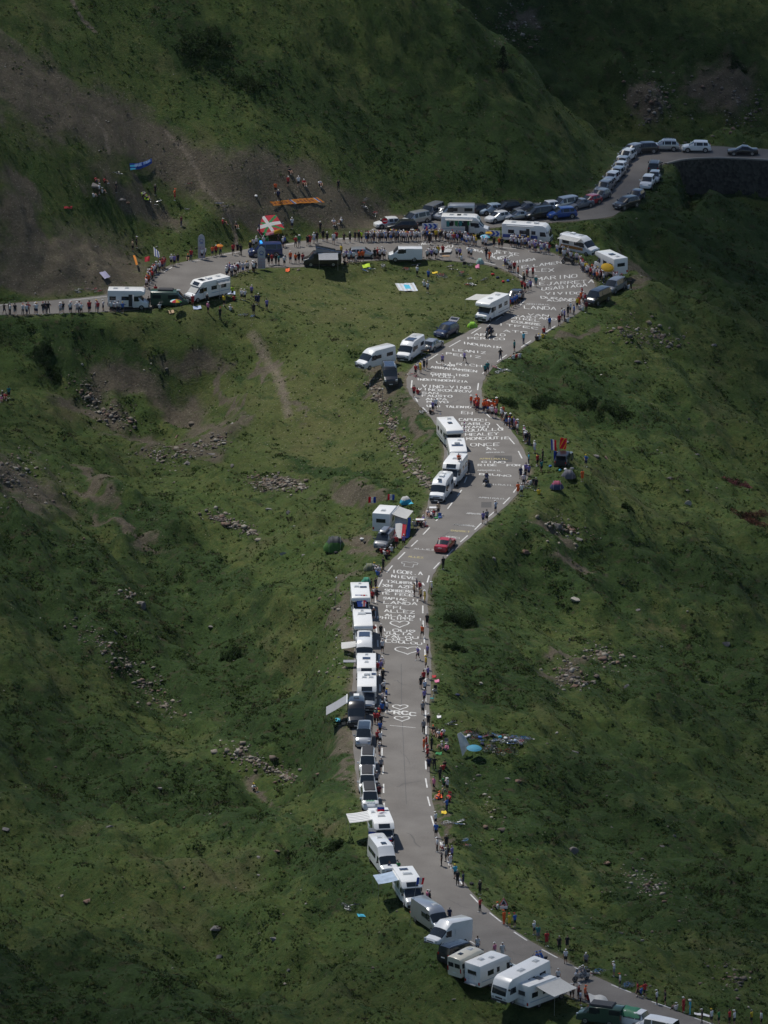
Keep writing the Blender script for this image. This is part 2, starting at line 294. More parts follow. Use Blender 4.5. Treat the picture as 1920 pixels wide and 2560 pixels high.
# ---------------------------------------------------------------- ground sheet
def gridmesh(name, xs, ys, Z):
    ny, nx = Z.shape; X, Y = np.meshgrid(xs, ys); co = np.stack([X, Y, Z], -1).reshape(-1, 3).astype(np.float32)
    i = np.arange(nx-1)[None, :]+nx*np.arange(ny-1)[:, None]; q = np.stack([i, i+1, i+1+nx, i+nx], -1).reshape(-1, 4)
    me = bpy.data.meshes.new(name); me.vertices.add(len(co)); me.vertices.foreach_set('co', co.ravel())
    me.loops.add(q.size); me.loops.foreach_set('vertex_index', q.ravel().astype(np.int32)); me.polygons.add(len(q)); me.polygons.foreach_set('loop_start', np.arange(0, q.size, 4, dtype=np.int32)); me.polygons.foreach_set('loop_total', np.full(len(q), 4, dtype=np.int32))
    me.update(); me.validate(); me.shade_smooth(); return me
gme = gridmesh('ground', GX, GY, ZZ)
shoulder = np.exp(-np.clip(DR, 0, 50)/1.4)*(.6+.4*fbm(XX/3, YY/3, 77, 2))
PATHS = [[(415,330),(455,370),(490,420),(510,470),(545,500),(575,545),(590,590),(585,640)],[(235,290),(262,330),(272,380)],[(180,0),(200,40),(240,80)]]
PM = np.zeros_like(XX)
for P in PATHS:
    W = np.array([G(*p)[:2] for p in P])
    for i in range(len(W)-1):
        a, b = W[i], W[i+1]; e = b-a; t = np.clip(((XX-a[0])*e[0]+(YY-a[1])*e[1])/(e@e), 0, 1)
        PM = np.maximum(PM, np.exp(-(((XX-a[0]-t*e[0])**2+(YY-a[1]-t*e[1])**2)/.45**2)))
W = np.array([G(*p)[:2] for p in [(628,835),(660,880),(690,930),(708,980),(722,1040)]])
for i in range(len(W)-1):
    a, b = W[i], W[i+1]; e = b-a; t = np.clip(((XX-a[0])*e[0]+(YY-a[1])*e[1])/(e@e), 0, 1)
    PM = np.maximum(PM, .72*np.exp(-(((XX-a[0]-t*e[0])**2+(YY-a[1]-t*e[1])**2)/1.1**2)))
zon = np.stack([np.clip(SCR, 0, 1), np.clip(HEA, 0, 1), np.clip(MEA, 0, 1), np.clip(np.maximum(shoulder, PM), 0, 1)], -1).reshape(-1, 4).astype(np.float32)
at_ = gme.color_attributes.new('zones', 'FLOAT_COLOR', 'POINT'); at_.data.foreach_set('color', zon.ravel())
ground = link('ground', gme); tag(ground, kind='structure')
def ground_mat():
    m = bpy.data.materials.new('alpine_turf'); m.use_nodes = True; t = m.node_tree; N = t.nodes; L = t.links; b = N['Principled BSDF']
    b.inputs['Roughness'].default_value = .95; b.inputs['Specular IOR Level'].default_value = .15
    geo = N.new('ShaderNodeNewGeometry'); va = N.new('ShaderNodeVertexColor'); va.layer_name = 'zones'; sep = N.new('ShaderNodeSeparateColor'); L.new(va.outputs[0], sep.inputs[0])
    def noise(sc_, det=5, rough=.6, vec=None):
        q = N.new('ShaderNodeTexNoise'); q.inputs['Scale'].default_value = sc_; q.inputs['Detail'].default_value = det; q.inputs['Roughness'].default_value = rough
        L.new(vec or geo.outputs['Position'], q.inputs['Vector']); return q.outputs[0]
    def ramp(f, lo, hi):
        r = N.new('ShaderNodeMapRange'); r.inputs[1].default_value = lo; r.inputs[2].default_value = hi; L.new(f, r.inputs[0]); return r.outputs[0]
    def math_(op, a, b_):
        q = N.new('ShaderNodeMath'); q.operation = op
        for i, x in enumerate((a, b_)):
            if isinstance(x, (int, float)): q.inputs[i].default_value = x
            else: L.new(x, q.inputs[i])
        q.use_clamp = True; return q.outputs[0]
    def mix(f, a, c):
        q = N.new('ShaderNodeMix'); q.data_type = 'RGBA'; L.new(f, q.inputs[0])
        for i, x in ((6, a), (7, c)):
            if isinstance(x, tuple): q.inputs[i].default_value = (*x, 1)
            else: L.new(x, q.inputs[i])
        return q.outputs[2]
    mq = N.new('ShaderNodeMapping'); mq.inputs['Rotation'].default_value = (0, 0, R(-24)); L.new(geo.outputs['Position'], mq.inputs['Vector']); mp = N.new('ShaderNodeMapping'); mp.inputs['Scale'].default_value = (1, .34, 1); L.new(mq.outputs[0], mp.inputs['Vector'])
    g = mix(ramp(noise(.16, 6, .62, mp.outputs[0]), .35, .66), (.046, .072, .017), (.088, .098, .030))
    g = mix(ramp(noise(1.3, 5, .7), .38, .7), g, (.033, .066, .016))
    g = mix(ramp(noise(.07, 4), .56, .74), g, (.085, .080, .038))
    mead = mix(ramp(noise(.45, 6, .7), .35, .7), (.068, .084, .024), (.108, .104, .042))
    g = mix(math_('MULTIPLY', sep.outputs[2], .85), g, mead)
    hn = math_('ADD', math_('MULTIPLY', math_('SUBTRACT', sep.outputs[1], math_('MULTIPLY', sep.outputs[2], .4)), .42), math_('MULTIPLY', noise(.36, 9, .74, mp.outputs[0]), .98))
    hv = ramp(hn, .51, .63)
    heath = mix(ramp(noise(.8, 4), .56, .74), mix(ramp(noise(3.5, 3), .35, .65), (.017, .038, .010), (.034, .060, .015)), (.050, .040, .024))
    g = mix(hv, g, heath)
    sn = math_('ADD', math_('MULTIPLY', sep.outputs[0], .8), math_('MULTIPLY', noise(1.1, 8, .75), .62))
    stone = mix(ramp(noise(5, 6, .8), .35, .68), (.064, .056, .038), (.135, .118, .086))
    stone = mix(ramp(noise(.3, 4), .4, .65), stone, mix(ramp(noise(6, 6, .8), .35, .68), (.076, .062, .044), (.125, .108, .080)))
    g = mix(math_('MULTIPLY', ramp(sn, .50, .84), ramp(noise(.9, 6, .75), .18, .46)), g, stone)
    dn = math_('ADD', math_('MULTIPLY', va.outputs[1], .75), math_('MULTIPLY', noise(2.2, 6, .7), .5))
    g = mix(ramp(dn, .55, .85), g, mix(ramp(noise(7, 4), .4, .65), (.11, .088, .062), (.20, .175, .14)))
    sp = N.new('ShaderNodeTexVoronoi'); sp.inputs['Scale'].default_value = 2.1; L.new(geo.outputs['Position'], sp.inputs['Vector'])
    s1 = N.new('ShaderNodeMath'); s1.operation = 'LESS_THAN'; s1.inputs[1].default_value = .17; L.new(sp.outputs['Distance'], s1.inputs[0])
    spn = math_('MULTIPLY', s1.outputs[0], ramp(math_('ADD', math_('MULTIPLY', math_('MAXIMUM', sep.outputs[2], sep.outputs[0]), .22), noise(.35, 3)), .56, .68))
    g = mix(math_('MULTIPLY', spn, .6), g, (.24, .215, .165))
    for (s_, lo, hi, v_) in ((3.2, .74, 1.28, None), (.95, .80, 1.20, mp.outputs[0])):
        r = N.new('ShaderNodeMapRange'); r.inputs[1].default_value = .32; r.inputs[2].default_value = .68; r.inputs[3].default_value = lo; r.inputs[4].default_value = hi; L.new(noise(s_, 7, .78, v_), r.inputs[0])
        q = N.new('ShaderNodeMix'); q.data_type = 'RGBA'; q.blend_type = 'MULTIPLY'; q.inputs[0].default_value = 1; L.new(g, q.inputs[6]); L.new(r.outputs[0], q.inputs[7]); g = q.outputs[2]
    L.new(g, b.inputs['Base Color'])
    bp = N.new('ShaderNodeBump'); bp.inputs['Strength'].default_value = .8; bp.inputs['Distance'].default_value = .38; L.new(noise(2.6, 7, .75), bp.inputs['Height']); L.new(bp.outputs[0], b.inputs['Normal'])
    return m
ground.data.materials.append(ground_mat())
# ---------------------------------------------------------------- roads
def asphalt(name, c0, c1):
    m = bpy.data.materials.new(name); m.use_nodes = True; t = m.node_tree; N = t.nodes; L = t.links; b = N['Principled BSDF']; b.inputs['Roughness'].default_value = .88; b.inputs['Specular IOR Level'].default_value = .3
    g = N.new('ShaderNodeNewGeometry'); a = N.new('ShaderNodeTexNoise'); a.inputs['Scale'].default_value = .22; a.inputs['Detail'].default_value = 6
    c = N.new('ShaderNodeTexNoise'); c.inputs['Scale'].default_value = 5; c.inputs['Detail'].default_value = 8; c.inputs['Roughness'].default_value = .8
    for q in (a, c): L.new(g.outputs['Position'], q.inputs['Vector'])
    r = N.new('ShaderNodeMapRange'); r.inputs[1].default_value = .35; r.inputs[2].default_value = .66; L.new(a.outputs[0], r.inputs[0])
    m1 = N.new('ShaderNodeMix'); m1.data_type = 'RGBA'; m1.inputs[6].default_value = (*c0, 1); m1.inputs[7].default_value = (*c1, 1); L.new(r.outputs[0], m1.inputs[0])
    r2 = N.new('ShaderNodeMapRange'); r2.inputs[1].default_value = .3; r2.inputs[2].default_value = .7; r2.inputs[3].default_value = .8; r2.inputs[4].default_value = 1.15; L.new(c.outputs[0], r2.inputs[0])
    m2 = N.new('ShaderNodeMix'); m2.data_type = 'RGBA'; m2.blend_type = 'MULTIPLY'; m2.inputs[0].default_value = 1; L.new(m1.outputs[2], m2.inputs[6]); L.new(r2.outputs[0], m2.inputs[7])
    L.new(m2.outputs[2], b.inputs['Base Color']); bp = N.new('ShaderNodeBump'); bp.inputs['Strength'].default_value = .3; bp.inputs['Distance'].default_value = .02; L.new(c.outputs[0], bp.inputs['Height']); L.new(bp.outputs[0], b.inputs['Normal'])
    return m
def slab(name, P, z, m, th=.35):
    b = bmesh.new(); n_ = len(P)
    J = [(p[0]+.07*math.sin(i*2.3), p[1]+.07*math.cos(i*3.1)) for i, p in enumerate(P)]
    vs_ = [b.verts.new((p[0], p[1], z)) for p in J]; es = [b.edges.new((vs_[i], vs_[(i+1) % n_])) for i in range(n_)]
    bmesh.ops.triangle_fill(b, edges=es, use_beauty=True)
    lo = [b.verts.new((p[0], p[1], z-th)) for p in J]
    for i in range(n_): b.faces.new((vs_[i], vs_[(i+1) % n_], lo[(i+1) % n_], lo[i]))
    bmesh.ops.recalc_face_normals(b, faces=b.faces)
    for f in b.faces:
        if abs(f.normal.z) > .5 and f.normal.z < 0: f.normal_flip()
    me = bpy.data.meshes.new(name); b.to_mesh(me); b.free(); me.materials.append(m); o = link(name, me); tag(o, kind='structure'); return o
road = slab('road', POLY1, 0, asphalt('road_asphalt', (.136, .126, .116), (.178, .167, .154)))
sroad = slab('side_road', POLY2, -.005, asphalt('side_road_asphalt', (.124, .115, .106), (.165, .154, .142)))
PW = mat('road_paint_white', (.66, .66, .64), .7, 0, 0, .35, 3); PY = mat('road_paint_yellow', (.36, .31, .16), .7, 0, 0, .25, 5); PF = mat('road_paint_faded', (.38, .38, .37), .8, 0, 0, .2, 5)
def strip(mb, pts, wd, m, z=.012):
    P = [Vector((p[0], p[1], 0)) for p in pts]
    for i in range(len(P)-1):
        d = (P[i+1]-P[i]);
        if d.length < 1e-3: continue
        d.normalize(); nn = Vector((-d.y, d.x, 0))*wd/2; a = P[i]-d*wd*.25; c = P[i+1]+d*wd*.25; zz = z+.0006*(len(mb.f) % 9)
        mb.add([(a-nn)+Vector((0, 0, zz)), (c-nn)+Vector((0, 0, zz)), (c+nn)+Vector((0, 0, zz)), (a+nn)+Vector((0, 0, zz))], [(0, 1, 2, 3)], m)
def gxy(u, v): p = gp(u, v); return (p[0], p[1])
DASH = """1782 2560 1737 2545;1681 2522 1630 2504;1577 2481 1529 2462;1480 2437 1437 2419;1393 2394 1355 2374;1317 2351 1285 2330;1253 2305 1224 2282;1196 2257 1176 2236;1155 2210 1143 2190;1128 2172 1119 2152;1107 2125 1101 2105;1085 2064 1078 2040;1075 2015 1069 1992;1068 1969 1064 1946;1065 1923 1064 1902;1065 1880 1065 1858;1065 1837 1065 1815;1064 1795 1064 1776;1064 1754 1064 1737;1064 1713 1063 1696;1065 1674 1065 1655;1063 1640 1062 1624;1061 1607 1060 1589;1058 1572 1058 1552;1057 1533 1057 1514;1060 1498 1061 1482;1068 1456 1073 1439;1084 1422 1099 1406;1118 1389 1133 1373;1151 1355 1169 1339;1187 1324 1203 1308;1221 1292 1235 1280;1258 1260 1274 1244;1284 1231 1295 1215;1306 1184 1308 1164;1305 1146 1296 1128;1286 1110 1272 1094;1257 1076 1242 1060;1226 1044 1212 1031;1198 1006 1195 991;1194 975 1196 958;1206 934 1218 924;1243 904 1267 887;1303 868 1327 852;1362 832 1388 815
1189 2361 1162 2345;1118 2318 1095 2300;1065 2268 1050 2250;1012 2193 1005 2178;991 2165 985 2148;975 2110 970 2090;964 2065 962 2045;962 2028 960 2007;959 1982 959 1960;957 1935 957 1914;955 1889 955 1870;954 1848 953 1828;952 1807 952 1787;951 1765 951 1748;950 1728 950 1711;949 1692 949 1676;948 1655 948 1637;945 1617 944 1600;942 1582 939 1562;938 1544 938 1526;939 1506 941 1489;947 1467 956 1449;967 1431 981 1414;995 1398 1012 1381;1028 1366 1044 1351;1058 1336 1074 1319;1090 1302 1105 1287;1119 1272 1131 1256;1144 1240 1154 1225;1161 1207 1167 1192;1070 1032 1057 1019;1044 1004 1037 992;1028 969 1030 951;1072 900 1095 885;1123 867 1151 851;1178 834 1202 819;1240 801 1260 787;1300 764 1312 750;1312 697 1290 682;1238 662 1193 651;1378 637 1350 629;1240 617 1290 622;1115 601 1082 598;738 609 709 613;600 629 560 636;510 648 480 654;275 740 174 751;880 596 820 598;430 668 410 680;30 760 -60 768"""
for s in DASH.replace('\n', ';').split(';'):
    a, b, c, d = map(float, s.split()); mb = MB(); strip(mb, [gxy(a, b), gxy(c, d)], .165 if abs(b-d) < 60 else .16, PW, .008); mb.build('edge_dash', road, smooth=False)
FONT = {'A': [[(0,0),(2,6),(4,0)],[(.8,2.2),(3.2,2.2)]], 'B': [[(0,0),(0,6),(3,6),(3.6,4.6),(3,3.2),(0,3.2)],[(3,3.2),(4,1.6),(3,0),(0,0)]], 'C': [[(4,5),(3,6),(1,6),(0,4.6),(0,1.4),(1,0),(3,0),(4,1)]], 'D': [[(0,0),(0,6),(2.6,6),(4,4.5),(4,1.5),(2.6,0),(0,0)]], 'E': [[(4,6),(0,6),(0,0),(4,0)],[(0,3),(3,3)]], 'F': [[(4,6),(0,6),(0,0)],[(0,3),(3,3)]], 'G': [[(4,5),(3,6),(1,6),(0,4.6),(0,1.4),(1,0),(3.4,0),(4,1),(4,2.6),(2.4,2.6)]], 'H': [[(0,0),(0,6)],[(4,0),(4,6)],[(0,3),(4,3)]], 'I': [[(2,0),(2,6)]], 'J': [[(4,6),(3,6),(3,1.2),(2,0),(.6,.4),(.2,1.4)]], 'K': [[(0,0),(0,6)],[(4,6),(0,2.6)],[(1.2,3.6),(4,0)]], 'L': [[(0,6),(0,0),(4,0)]], 'M': [[(0,0),(0,6),(2,2.6),(4,6),(4,0)]], 'N': [[(0,0),(0,6),(4,0),(4,6)]], 'O': [[(0,1.2),(0,4.8),(1,6),(3,6),(4,4.8),(4,1.2),(3,0),(1,0),(0,1.2)]], 'P': [[(0,0),(0,6),(3,6),(4,4.6),(3,3),(0,3)]], 'Q': [[(0,1.2),(0,4.8),(1,6),(3,6),(4,4.8),(4,1.2),(3,0),(1,0),(0,1.2)],[(2.6,1.6),(4.2,-.4)]], 'R': [[(0,0),(0,6),(3,6),(4,4.6),(3,3.2),(0,3.2)],[(1.8,3.2),(4,0)]], 'S': [[(4,5),(3,6),(1,6),(0,4.8),(1,3.4),(3,2.8),(4,1.4),(3,0),(1,0),(0,1)]], 'T': [[(0,6),(4,6)],[(2,6),(2,0)]], 'U': [[(0,6),(0,1.2),(1,0),(3,0),(4,1.2),(4,6)]], 'V': [[(0,6),(2,0),(4,6)]], 'X': [[(0,0),(4,6)],[(0,6),(4,0)]], 'Y': [[(0,6),(2,3),(4,6)],[(2,3),(2,0)]], 'Z': [[(0,6),(4,6),(0,0),(4,0)]], '!': [[(2,6),(2,2)],[(2,.7),(2,0)]], '.': [[(1.6,.3),(2.4,.3)]], '-': [[(.4,3),(3.6,3)]], '~': [[(2,0),(.2,3.4),(.2,5),(1.2,6),(2,4.8),(2.8,6),(3.8,5),(3.8,3.4),(2,0)]]}
def word(txt, u0, v0, u1, v1, h, m=None, wd=.14):
    mb = MB(); n_ = len(txt); r = random.Random(txt+str(u0))
    for i, ch in enumerate(txt):
        if ch not in FONT: continue
        ca, cb = i/n_, (i+.74)/n_; jy = r.uniform(-.08, .08)*h; sk = r.uniform(-.06, .06)*(u1-u0)/n_
        for st in FONT[ch]:
            P = []
            for x, y in st:
                t = ca+(cb-ca)*x/4; P.append(gxy(u0+(u1-u0)*t+sk*y/6+r.uniform(-.3, .3), v0+(v1-v0)*t-h*.86*y/6+jy+r.uniform(-.2, .2)))
            strip(mb, P, wd*r.uniform(.85, 1.15), m or PW)
    mb.build('painted_word', road, smooth=False)
def words(s, u0, v0, k, m=None, wd=.14):
    for q in s.strip().replace('\n', ';').split(';'):
        t, a, b, c, d, h = q.split('|'); a, b, c, d, h = map(float, (a, b, c, d, h))
        word(t, u0+a*k, v0+b*k, u0+c*k, v0+d*k, h*k, m, wd)
words("""IGOR.A|830|55|1195|85|42;NIEVE|825|110|1120|135|34;TXURRUKA|765|168|1215|202|32;XM AZPA|725|215|1140|245|34;SOBRERO|745|268|1085|290|32;TE FECE|705|303|1085|330|30;SAPIAC !!|730|360|1150|390|30;LANDA|735|408|1140|432|36;FFL|770|463|1000|482|36;ALLEZ|745|508|1110|528|34;ALAIN|750|553|1100|572|28;PHILIPPE !|665|583|1190|612|32
LOU~|745|728|1120|748|34;JULIA|735|762|1070|775|28;YALOU|740|796|1150|818|28;LOLO|765|826|1070|842|26;LOULOU|760|856|1190|887|30""", 800, 1420, .217)
words("PRCC|765|385|1125|413|44", 800, 1700, .217, wd=.26)
words("""INDEPENDENTZIA|605|632|1030|652|18;VINO-VINO|650|692|1060|708|26;VINOKOUROV|612|715|1070|738|22;SAN|650|745|790|748|18;FAUSTO|650|768|905|776|19;AUPA|680|795|865|799|19;MAYO|690|818|875|822|19;UNAI TALENTO|690|853|1060|866|19;EH|975|914|1075|918|26;CAPUCCI|955|968|1200|973|22
GRMBLINO|720|588|1040|602|20;POGI|735|604|945|620|22;ABRAHAMSEN|720|530|1110|568|20;VAN|820|512|925|520|16;ULLRICH|770|492|1155|525|20;PELIZ|850|420|1150|452|20;LEANIZ|905|388|1185|415|20;INDURAIN|985|330|1310|372|20;PERICO|1030|292|1345|300|20;ARTIO|1080|262|1350|268|22""", 860, 760, .3014)
words("""MARINO|425|590|855|552|40;LEJARRETA|385|642|1030|606|36;USABIAGA|475|690|960|645|34;VIVIDO|515|733|895|728|28;DURANGO|468|772|900|802|26;AUPA|530|800|800|806|18;LANDA|295|876|640|895|36;VAN|330|945|560|962|22;CASTANO|190|962|640|1000|22;MIKEL|165|985|465|1018|24;EGURRE|165|1020|475|1057|24;ITFEC|20|1048|460|1098|24;ATC|80|1115|350|1140|22;ALEX|330|498|620|490|36;ELLAMEN|270|460|695|408|30;HINDA|185|410|420|372|28;ZEA|15|365|190|330|24;BAT|-60|325|60|300|20""", 1240, 560, .2411)
words("""PABLO|580|405|820|407|22;NYANZI|585|434|820|430|20;SQUALLO|580|465|930|450|26;HEALEY|610|498|895|490|24;MONCOUTIE|620|530|975|525|24;ONCE|655|585|905|580|28;GINO|745|720|950|723|17;RIDE  FOR|715|746|1075|749|18;BRUNO|725|820|1000|838|16""", 980, 940, .3014)
words("ARMIRAIL|710|788|915|790|12;ARMIRAIL|750|900|1015|915|13;ARMIRAIL|720|1013|950|1026|12;ARMIRAIL|620|1143|800|1156|12;ARMIRAIL|510|1235|690|1252|11;ARMIRAIL|780|640|940|636|10", 980, 940, .3014, PF, .13)
words("ARMIRAIL|1175|374|1362|388|12;MERCI|1115|475|1237|488|13;ALLEZ|845|574|1025|586|12", 780, 1200, .3014, PF, .14)
words("ARMIRAIL|315|835|570|845|14", 1240, 560, .2411, PF, .12)
words("ARMIRAIL|728|692|965|694|13", 980, 940, .3014, PY, .13); words("BARRET|1155|424|1315|437|13;ALLEZ|800|640|930|652|14", 780, 1200, .3014, PY, .14)
words("ALO|-20|408|60|396|20;TXU|120|440|230|425|22;GORA|330|440|460|470|20;AUPA|510|500|640|540|22;ETXE|560|466|740|490|20", 1060, 480, .3255)
def heart(u, v, wu, hv, wd=.18):
    mb = MB(); P = []
    for i in range(33):
        t = 2*math.pi*i/32; x = 16*math.sin(t)**3; y = 13*math.cos(t)-5*math.cos(2*t)-2*math.cos(3*t)-math.cos(4*t)
        P.append(gxy(u+x/32*wu, v-(y+2.5)/29*hv))
    strip(mb, P, wd, PW); mb.build('painted_heart', road, smooth=False)
heart(999, 1561, 47, 17); heart(1019, 1627, 63, 19); heart(1000.5, 1768.5, 38, 12.5); heart(1005, 1797.5, 38, 12.5)
mb = MB(); strip(mb, [gxy(975, 1813.6), gxy(1038, 1819.3)], .12, PW); mb.build('painted_line', road, smooth=False)
mb = MB(); strip(mb, [gxy(780+a*.3014, 1200+b*.3014) for a, b in [(745,680),(780,678),(810,684),(840,680),(880,690),(870,705),(845,700),(835,725),(762,716),(768,695),(745,692),(745,680)]], .13, PF); mb.build('painted_shirt', road, smooth=False)
mb = MB()
for q in ([(790,590),(800,600)],[(780,597),(825,600)],[(800,600),(785,613)],[(800,600),(822,614)],[(840,603),(860,612)]): strip(mb, [gxy(980+a*.3014, 940+b*.3014) for a, b in q], .15, PW)
mb.build('painted_figure', road, smooth=False)
mb = MB(); m_ = asphalt('patch_asphalt', (.085, .082, .08), (.10, .096, .092))
for (u, v, a, b) in ((1216, 1262, 13, 7), (1258, 1147, 22, 8)):
    q = [gxy(u-a, v-b), gxy(u+a, v-b), gxy(u+a, v+b), gxy(u-a, v+b)]; mb.add([(x, y, .004) for x, y in q], [(3, 2, 1, 0)], m_)
mb.build('asphalt_patch', road, smooth=False)
mb = MB(); strip(mb, [gxy(1003, 1660), gxy(1004, 1760), gxy(1008, 1850), gxy(1013, 1950), gxy(1016, 2010)], .05, mat('crack_sealant', (.05, .05, .05), .6), .004); mb.build('asphalt_joint', road, smooth=False)
mb = MB(); r_ = random.Random(12)
for (u, v, du, dv, n_) in ((985, 1700, 30, 12, 4), (1000, 1880, 26, 30, 5), (1020, 2080, 30, 40, 5), (1120, 2250, 50, 20, 6), (1250, 2370, 60, 20, 6), (1200, 1190, 40, 12, 5), (1100, 1340, 40, -14, 5), (700, 636, 60, -4, 6), (600, 655, 50, -8, 5), (1150, 1000, -40, 12, 5), (1040, 1500, -40, 10, 5), (1050, 1950, -60, 16, 6)):
    strip(mb, [gxy(u+du*i/n_+r_.uniform(-4, 4), v+dv*i/n_+r_.uniform(-3, 3)) for i in range(n_+1)], r_.uniform(.04, .09), MC['crack_sealant'], .005)
mb.build('crack_repairs', road, smooth=False)
# ---------------------------------------------------------------- scatter: tufts, heath, loose stones
nr = np.random.default_rng(5)
def spots(n, dens, dmin=.5):
    """random places over the land in front, kept with probability dens"""
    y = nr.uniform(-196, 340, n); x = nr.uniform(-1, 1, n)*((y-CAM[1])*.0565+3)
    d = bil(DR, x, y); keep = (d > dmin) & (nr.random(n) < dens(x, y, d)); x, y = x[keep], y[keep]
    return x, y, bil(ZZ, x, y)
def polymesh(name, V, idx, k, m, colors=None, smooth=False):
    me = bpy.data.meshes.new(name); me.vertices.add(len(V)); me.vertices.foreach_set('co', V.astype(np.float32).ravel()); nq = len(idx)
    me.loops.add(nq*k); me.loops.foreach_set('vertex_index', idx.astype(np.int32).ravel()); me.polygons.add(nq); me.polygons.foreach_set('loop_start', np.arange(0, nq*k, k, dtype=np.int32)); me.polygons.foreach_set('loop_total', np.full(nq, k, dtype=np.int32))
    if colors is not None:
        a = me.color_attributes.new('tone', 'FLOAT_COLOR', 'POINT'); a.data.foreach_set('color', np.concatenate([colors, np.ones((len(colors), 1))], 1).astype(np.float32).ravel())
    me.update(); me.materials.append(m)
    if smooth: me.shade_smooth()
    return me
def tonemat(name, rough=.9, trans=0):
    m = bpy.data.materials.new(name); m.use_nodes = True; t = m.node_tree; b = t.nodes['Principled BSDF']; b.inputs['Roughness'].default_value = rough; b.inputs['Specular IOR Level'].default_value = .2
    va = t.nodes.new('ShaderNodeVertexColor'); va.layer_name = 'tone'; no = t.nodes.new('ShaderNodeTexNoise'); no.inputs['Scale'].default_value = 9; g = t.nodes.new('ShaderNodeNewGeometry'); t.links.new(g.outputs['Position'], no.inputs['Vector'])
    r = t.nodes.new('ShaderNodeMapRange'); r.inputs[3].default_value = .65; r.inputs[4].default_value = 1.35; t.links.new(no.outputs[0], r.inputs[0])
    mx = t.nodes.new('ShaderNodeMix'); mx.data_type = 'RGBA'; mx.blend_type = 'MULTIPLY'; mx.inputs[0].default_value = 1; t.links.new(va.outputs[0], mx.inputs[6]); t.links.new(r.outputs[0], mx.inputs[7]); t.links.new(mx.outputs[2], b.inputs['Base Color'])
    if trans:
        tr_ = t.nodes.new('ShaderNodeBsdfTranslucent'); ms = t.nodes.new('ShaderNodeMixShader'); ms.inputs[0].default_value = trans; t.links.new(mx.outputs[2], tr_.inputs[0]); t.links.new(b.outputs[0], ms.inputs[1]); t.links.new(tr_.outputs[0], ms.inputs[2]); t.links.new(ms.outputs[0], t.nodes['Material Output'].inputs[0])
    return m
LEAFM, STONEM = tonemat('foliage', .9, .45), tonemat('stone')
def pick(n, pal, jit=.18):
    pal = np.array(pal); c = pal[nr.integers(0, len(pal), n)]; return c*(1+nr.uniform(-jit, jit, (n, 1)))
# tufts
x, y, z = spots(300000, lambda x, y, d: .55*(1-.75*bil(MEA, x, y))*(1-.9*np.clip(bil(SCR, x, y)*1.5, 0, 1))*np.clip(vnoise(x/1.8, y/1.8, 91)*.9+.6, .08, 1), .35)
n = len(x); B = 4; ang = nr.uniform(0, 6.28, (n, 1))+np.arange(B)*6.28/B; hh = nr.uniform(.06, .18, (n, 1))*(1+.6*(nr.random((n, 1)) < .08)); rr = hh*nr.uniform(.9, 1.6, (n, B))
c0 = np.stack([x, y, z], -1)[:, None, :]; dirv = np.stack([np.cos(ang), np.sin(ang), 0*ang], -1); per = np.stack([-np.sin(ang), np.cos(ang), 0*ang], -1)
tip = c0+dirv*rr[..., None]+np.array([0, 0, 1])*(hh*nr.uniform(.7, 1.1, (n, B)))[..., None]; wd_ = (hh*.8)[..., None]
V = np.stack([c0-per*wd_-np.array([0, 0, .04]), c0+per*wd_-np.array([0, 0, .04]), tip+0*per], 2).reshape(-1, 3)
col = pick(n, [(.047, .075, .020), (.066, .092, .026), (.036, .063, .016), (.092, .098, .036), (.053, .083, .022)]); col = np.repeat(col, B*3, 0)
o = link('grass_tufts', polymesh('grass_tufts', V, np.arange(len(V)).reshape(-1, 3), 3, LEAFM, col)); tag(o, 'short green mountain grass growing in tufts over the slopes beside the road', 'grass', kind='stuff')
# low heath shrubs
def heathmesh(name, x, y, z, r, hgt, cols, per=60, leaf=.13):
    n = len(x); u = nr.random((n, per)); th = nr.uniform(0, 6.28, (n, per)); ph = np.arccos(1-u*.98); rad = nr.uniform(.78, 1.08, (n, per))*(1+.25*np.sin(th*3+nr.uniform(0, 6, (n, 1))))
    cx = x[:, None]+r[:, None]*np.sin(ph)*np.cos(th)*rad; cy = y[:, None]+r[:, None]*np.sin(ph)*np.sin(th)*rad; cz = z[:, None]+hgt[:, None]*np.cos(ph)*rad-.03
    C = np.stack([cx, cy, cz], -1); a = nr.normal(size=C.shape); a /= np.linalg.norm(a, axis=-1, keepdims=True); b = np.cross(a, nr.normal(size=C.shape)); b /= np.linalg.norm(b, axis=-1, keepdims=True)
    L = (leaf*nr.uniform(.6, 1.4, (n, per))*np.clip(r[:, None]*1.3, .7, 2.2))[..., None]
    V = np.stack([C-a*L, C-b*L*.7, C+a*L, C+b*L*.7], 2).reshape(-1, 3); cc = np.repeat(cols[:, None, :], per, 1)*nr.uniform(.65, 1.45, (n, per, 1)); cc = np.repeat(cc.reshape(-1, 3), 4, 0)
    return polymesh(name, V, np.arange(len(V)).reshape(-1, 4), 4, LEAFM, cc)
x, y, z = spots(150000, lambda x, y, d: np.clip((bil(HEA, x, y)*.5+vnoise(*stretch(x/4.5, y/4.5, R(-66), 2.6), 301)*.5+vnoise(x/1.6, y/1.6, 305)*.32-.30)*1.8, 0, .45)*(1-bil(MEA, x, y))*(1-.8*np.clip(bil(SCR, x, y), 0, 1)), 1.2)
n = len(x); r = nr.uniform(.25, .75, n)*(1+.5*(nr.random(n) < .1)); col = pick(n, [(.034, .060, .016), (.042, .070, .019), (.052, .082, .022), (.036, .062, .022), (.040, .066, .018), (.060, .060, .030)])
print('shrubs', n)
o = link('heath_shrubs', heathmesh('heath_shrubs', x, y, z, r, r*nr.uniform(.14, .30, n), col, 30, .14)); tag(o, 'dark low heath and rhododendron scrub covering the hillsides', 'scrub', kind='stuff')
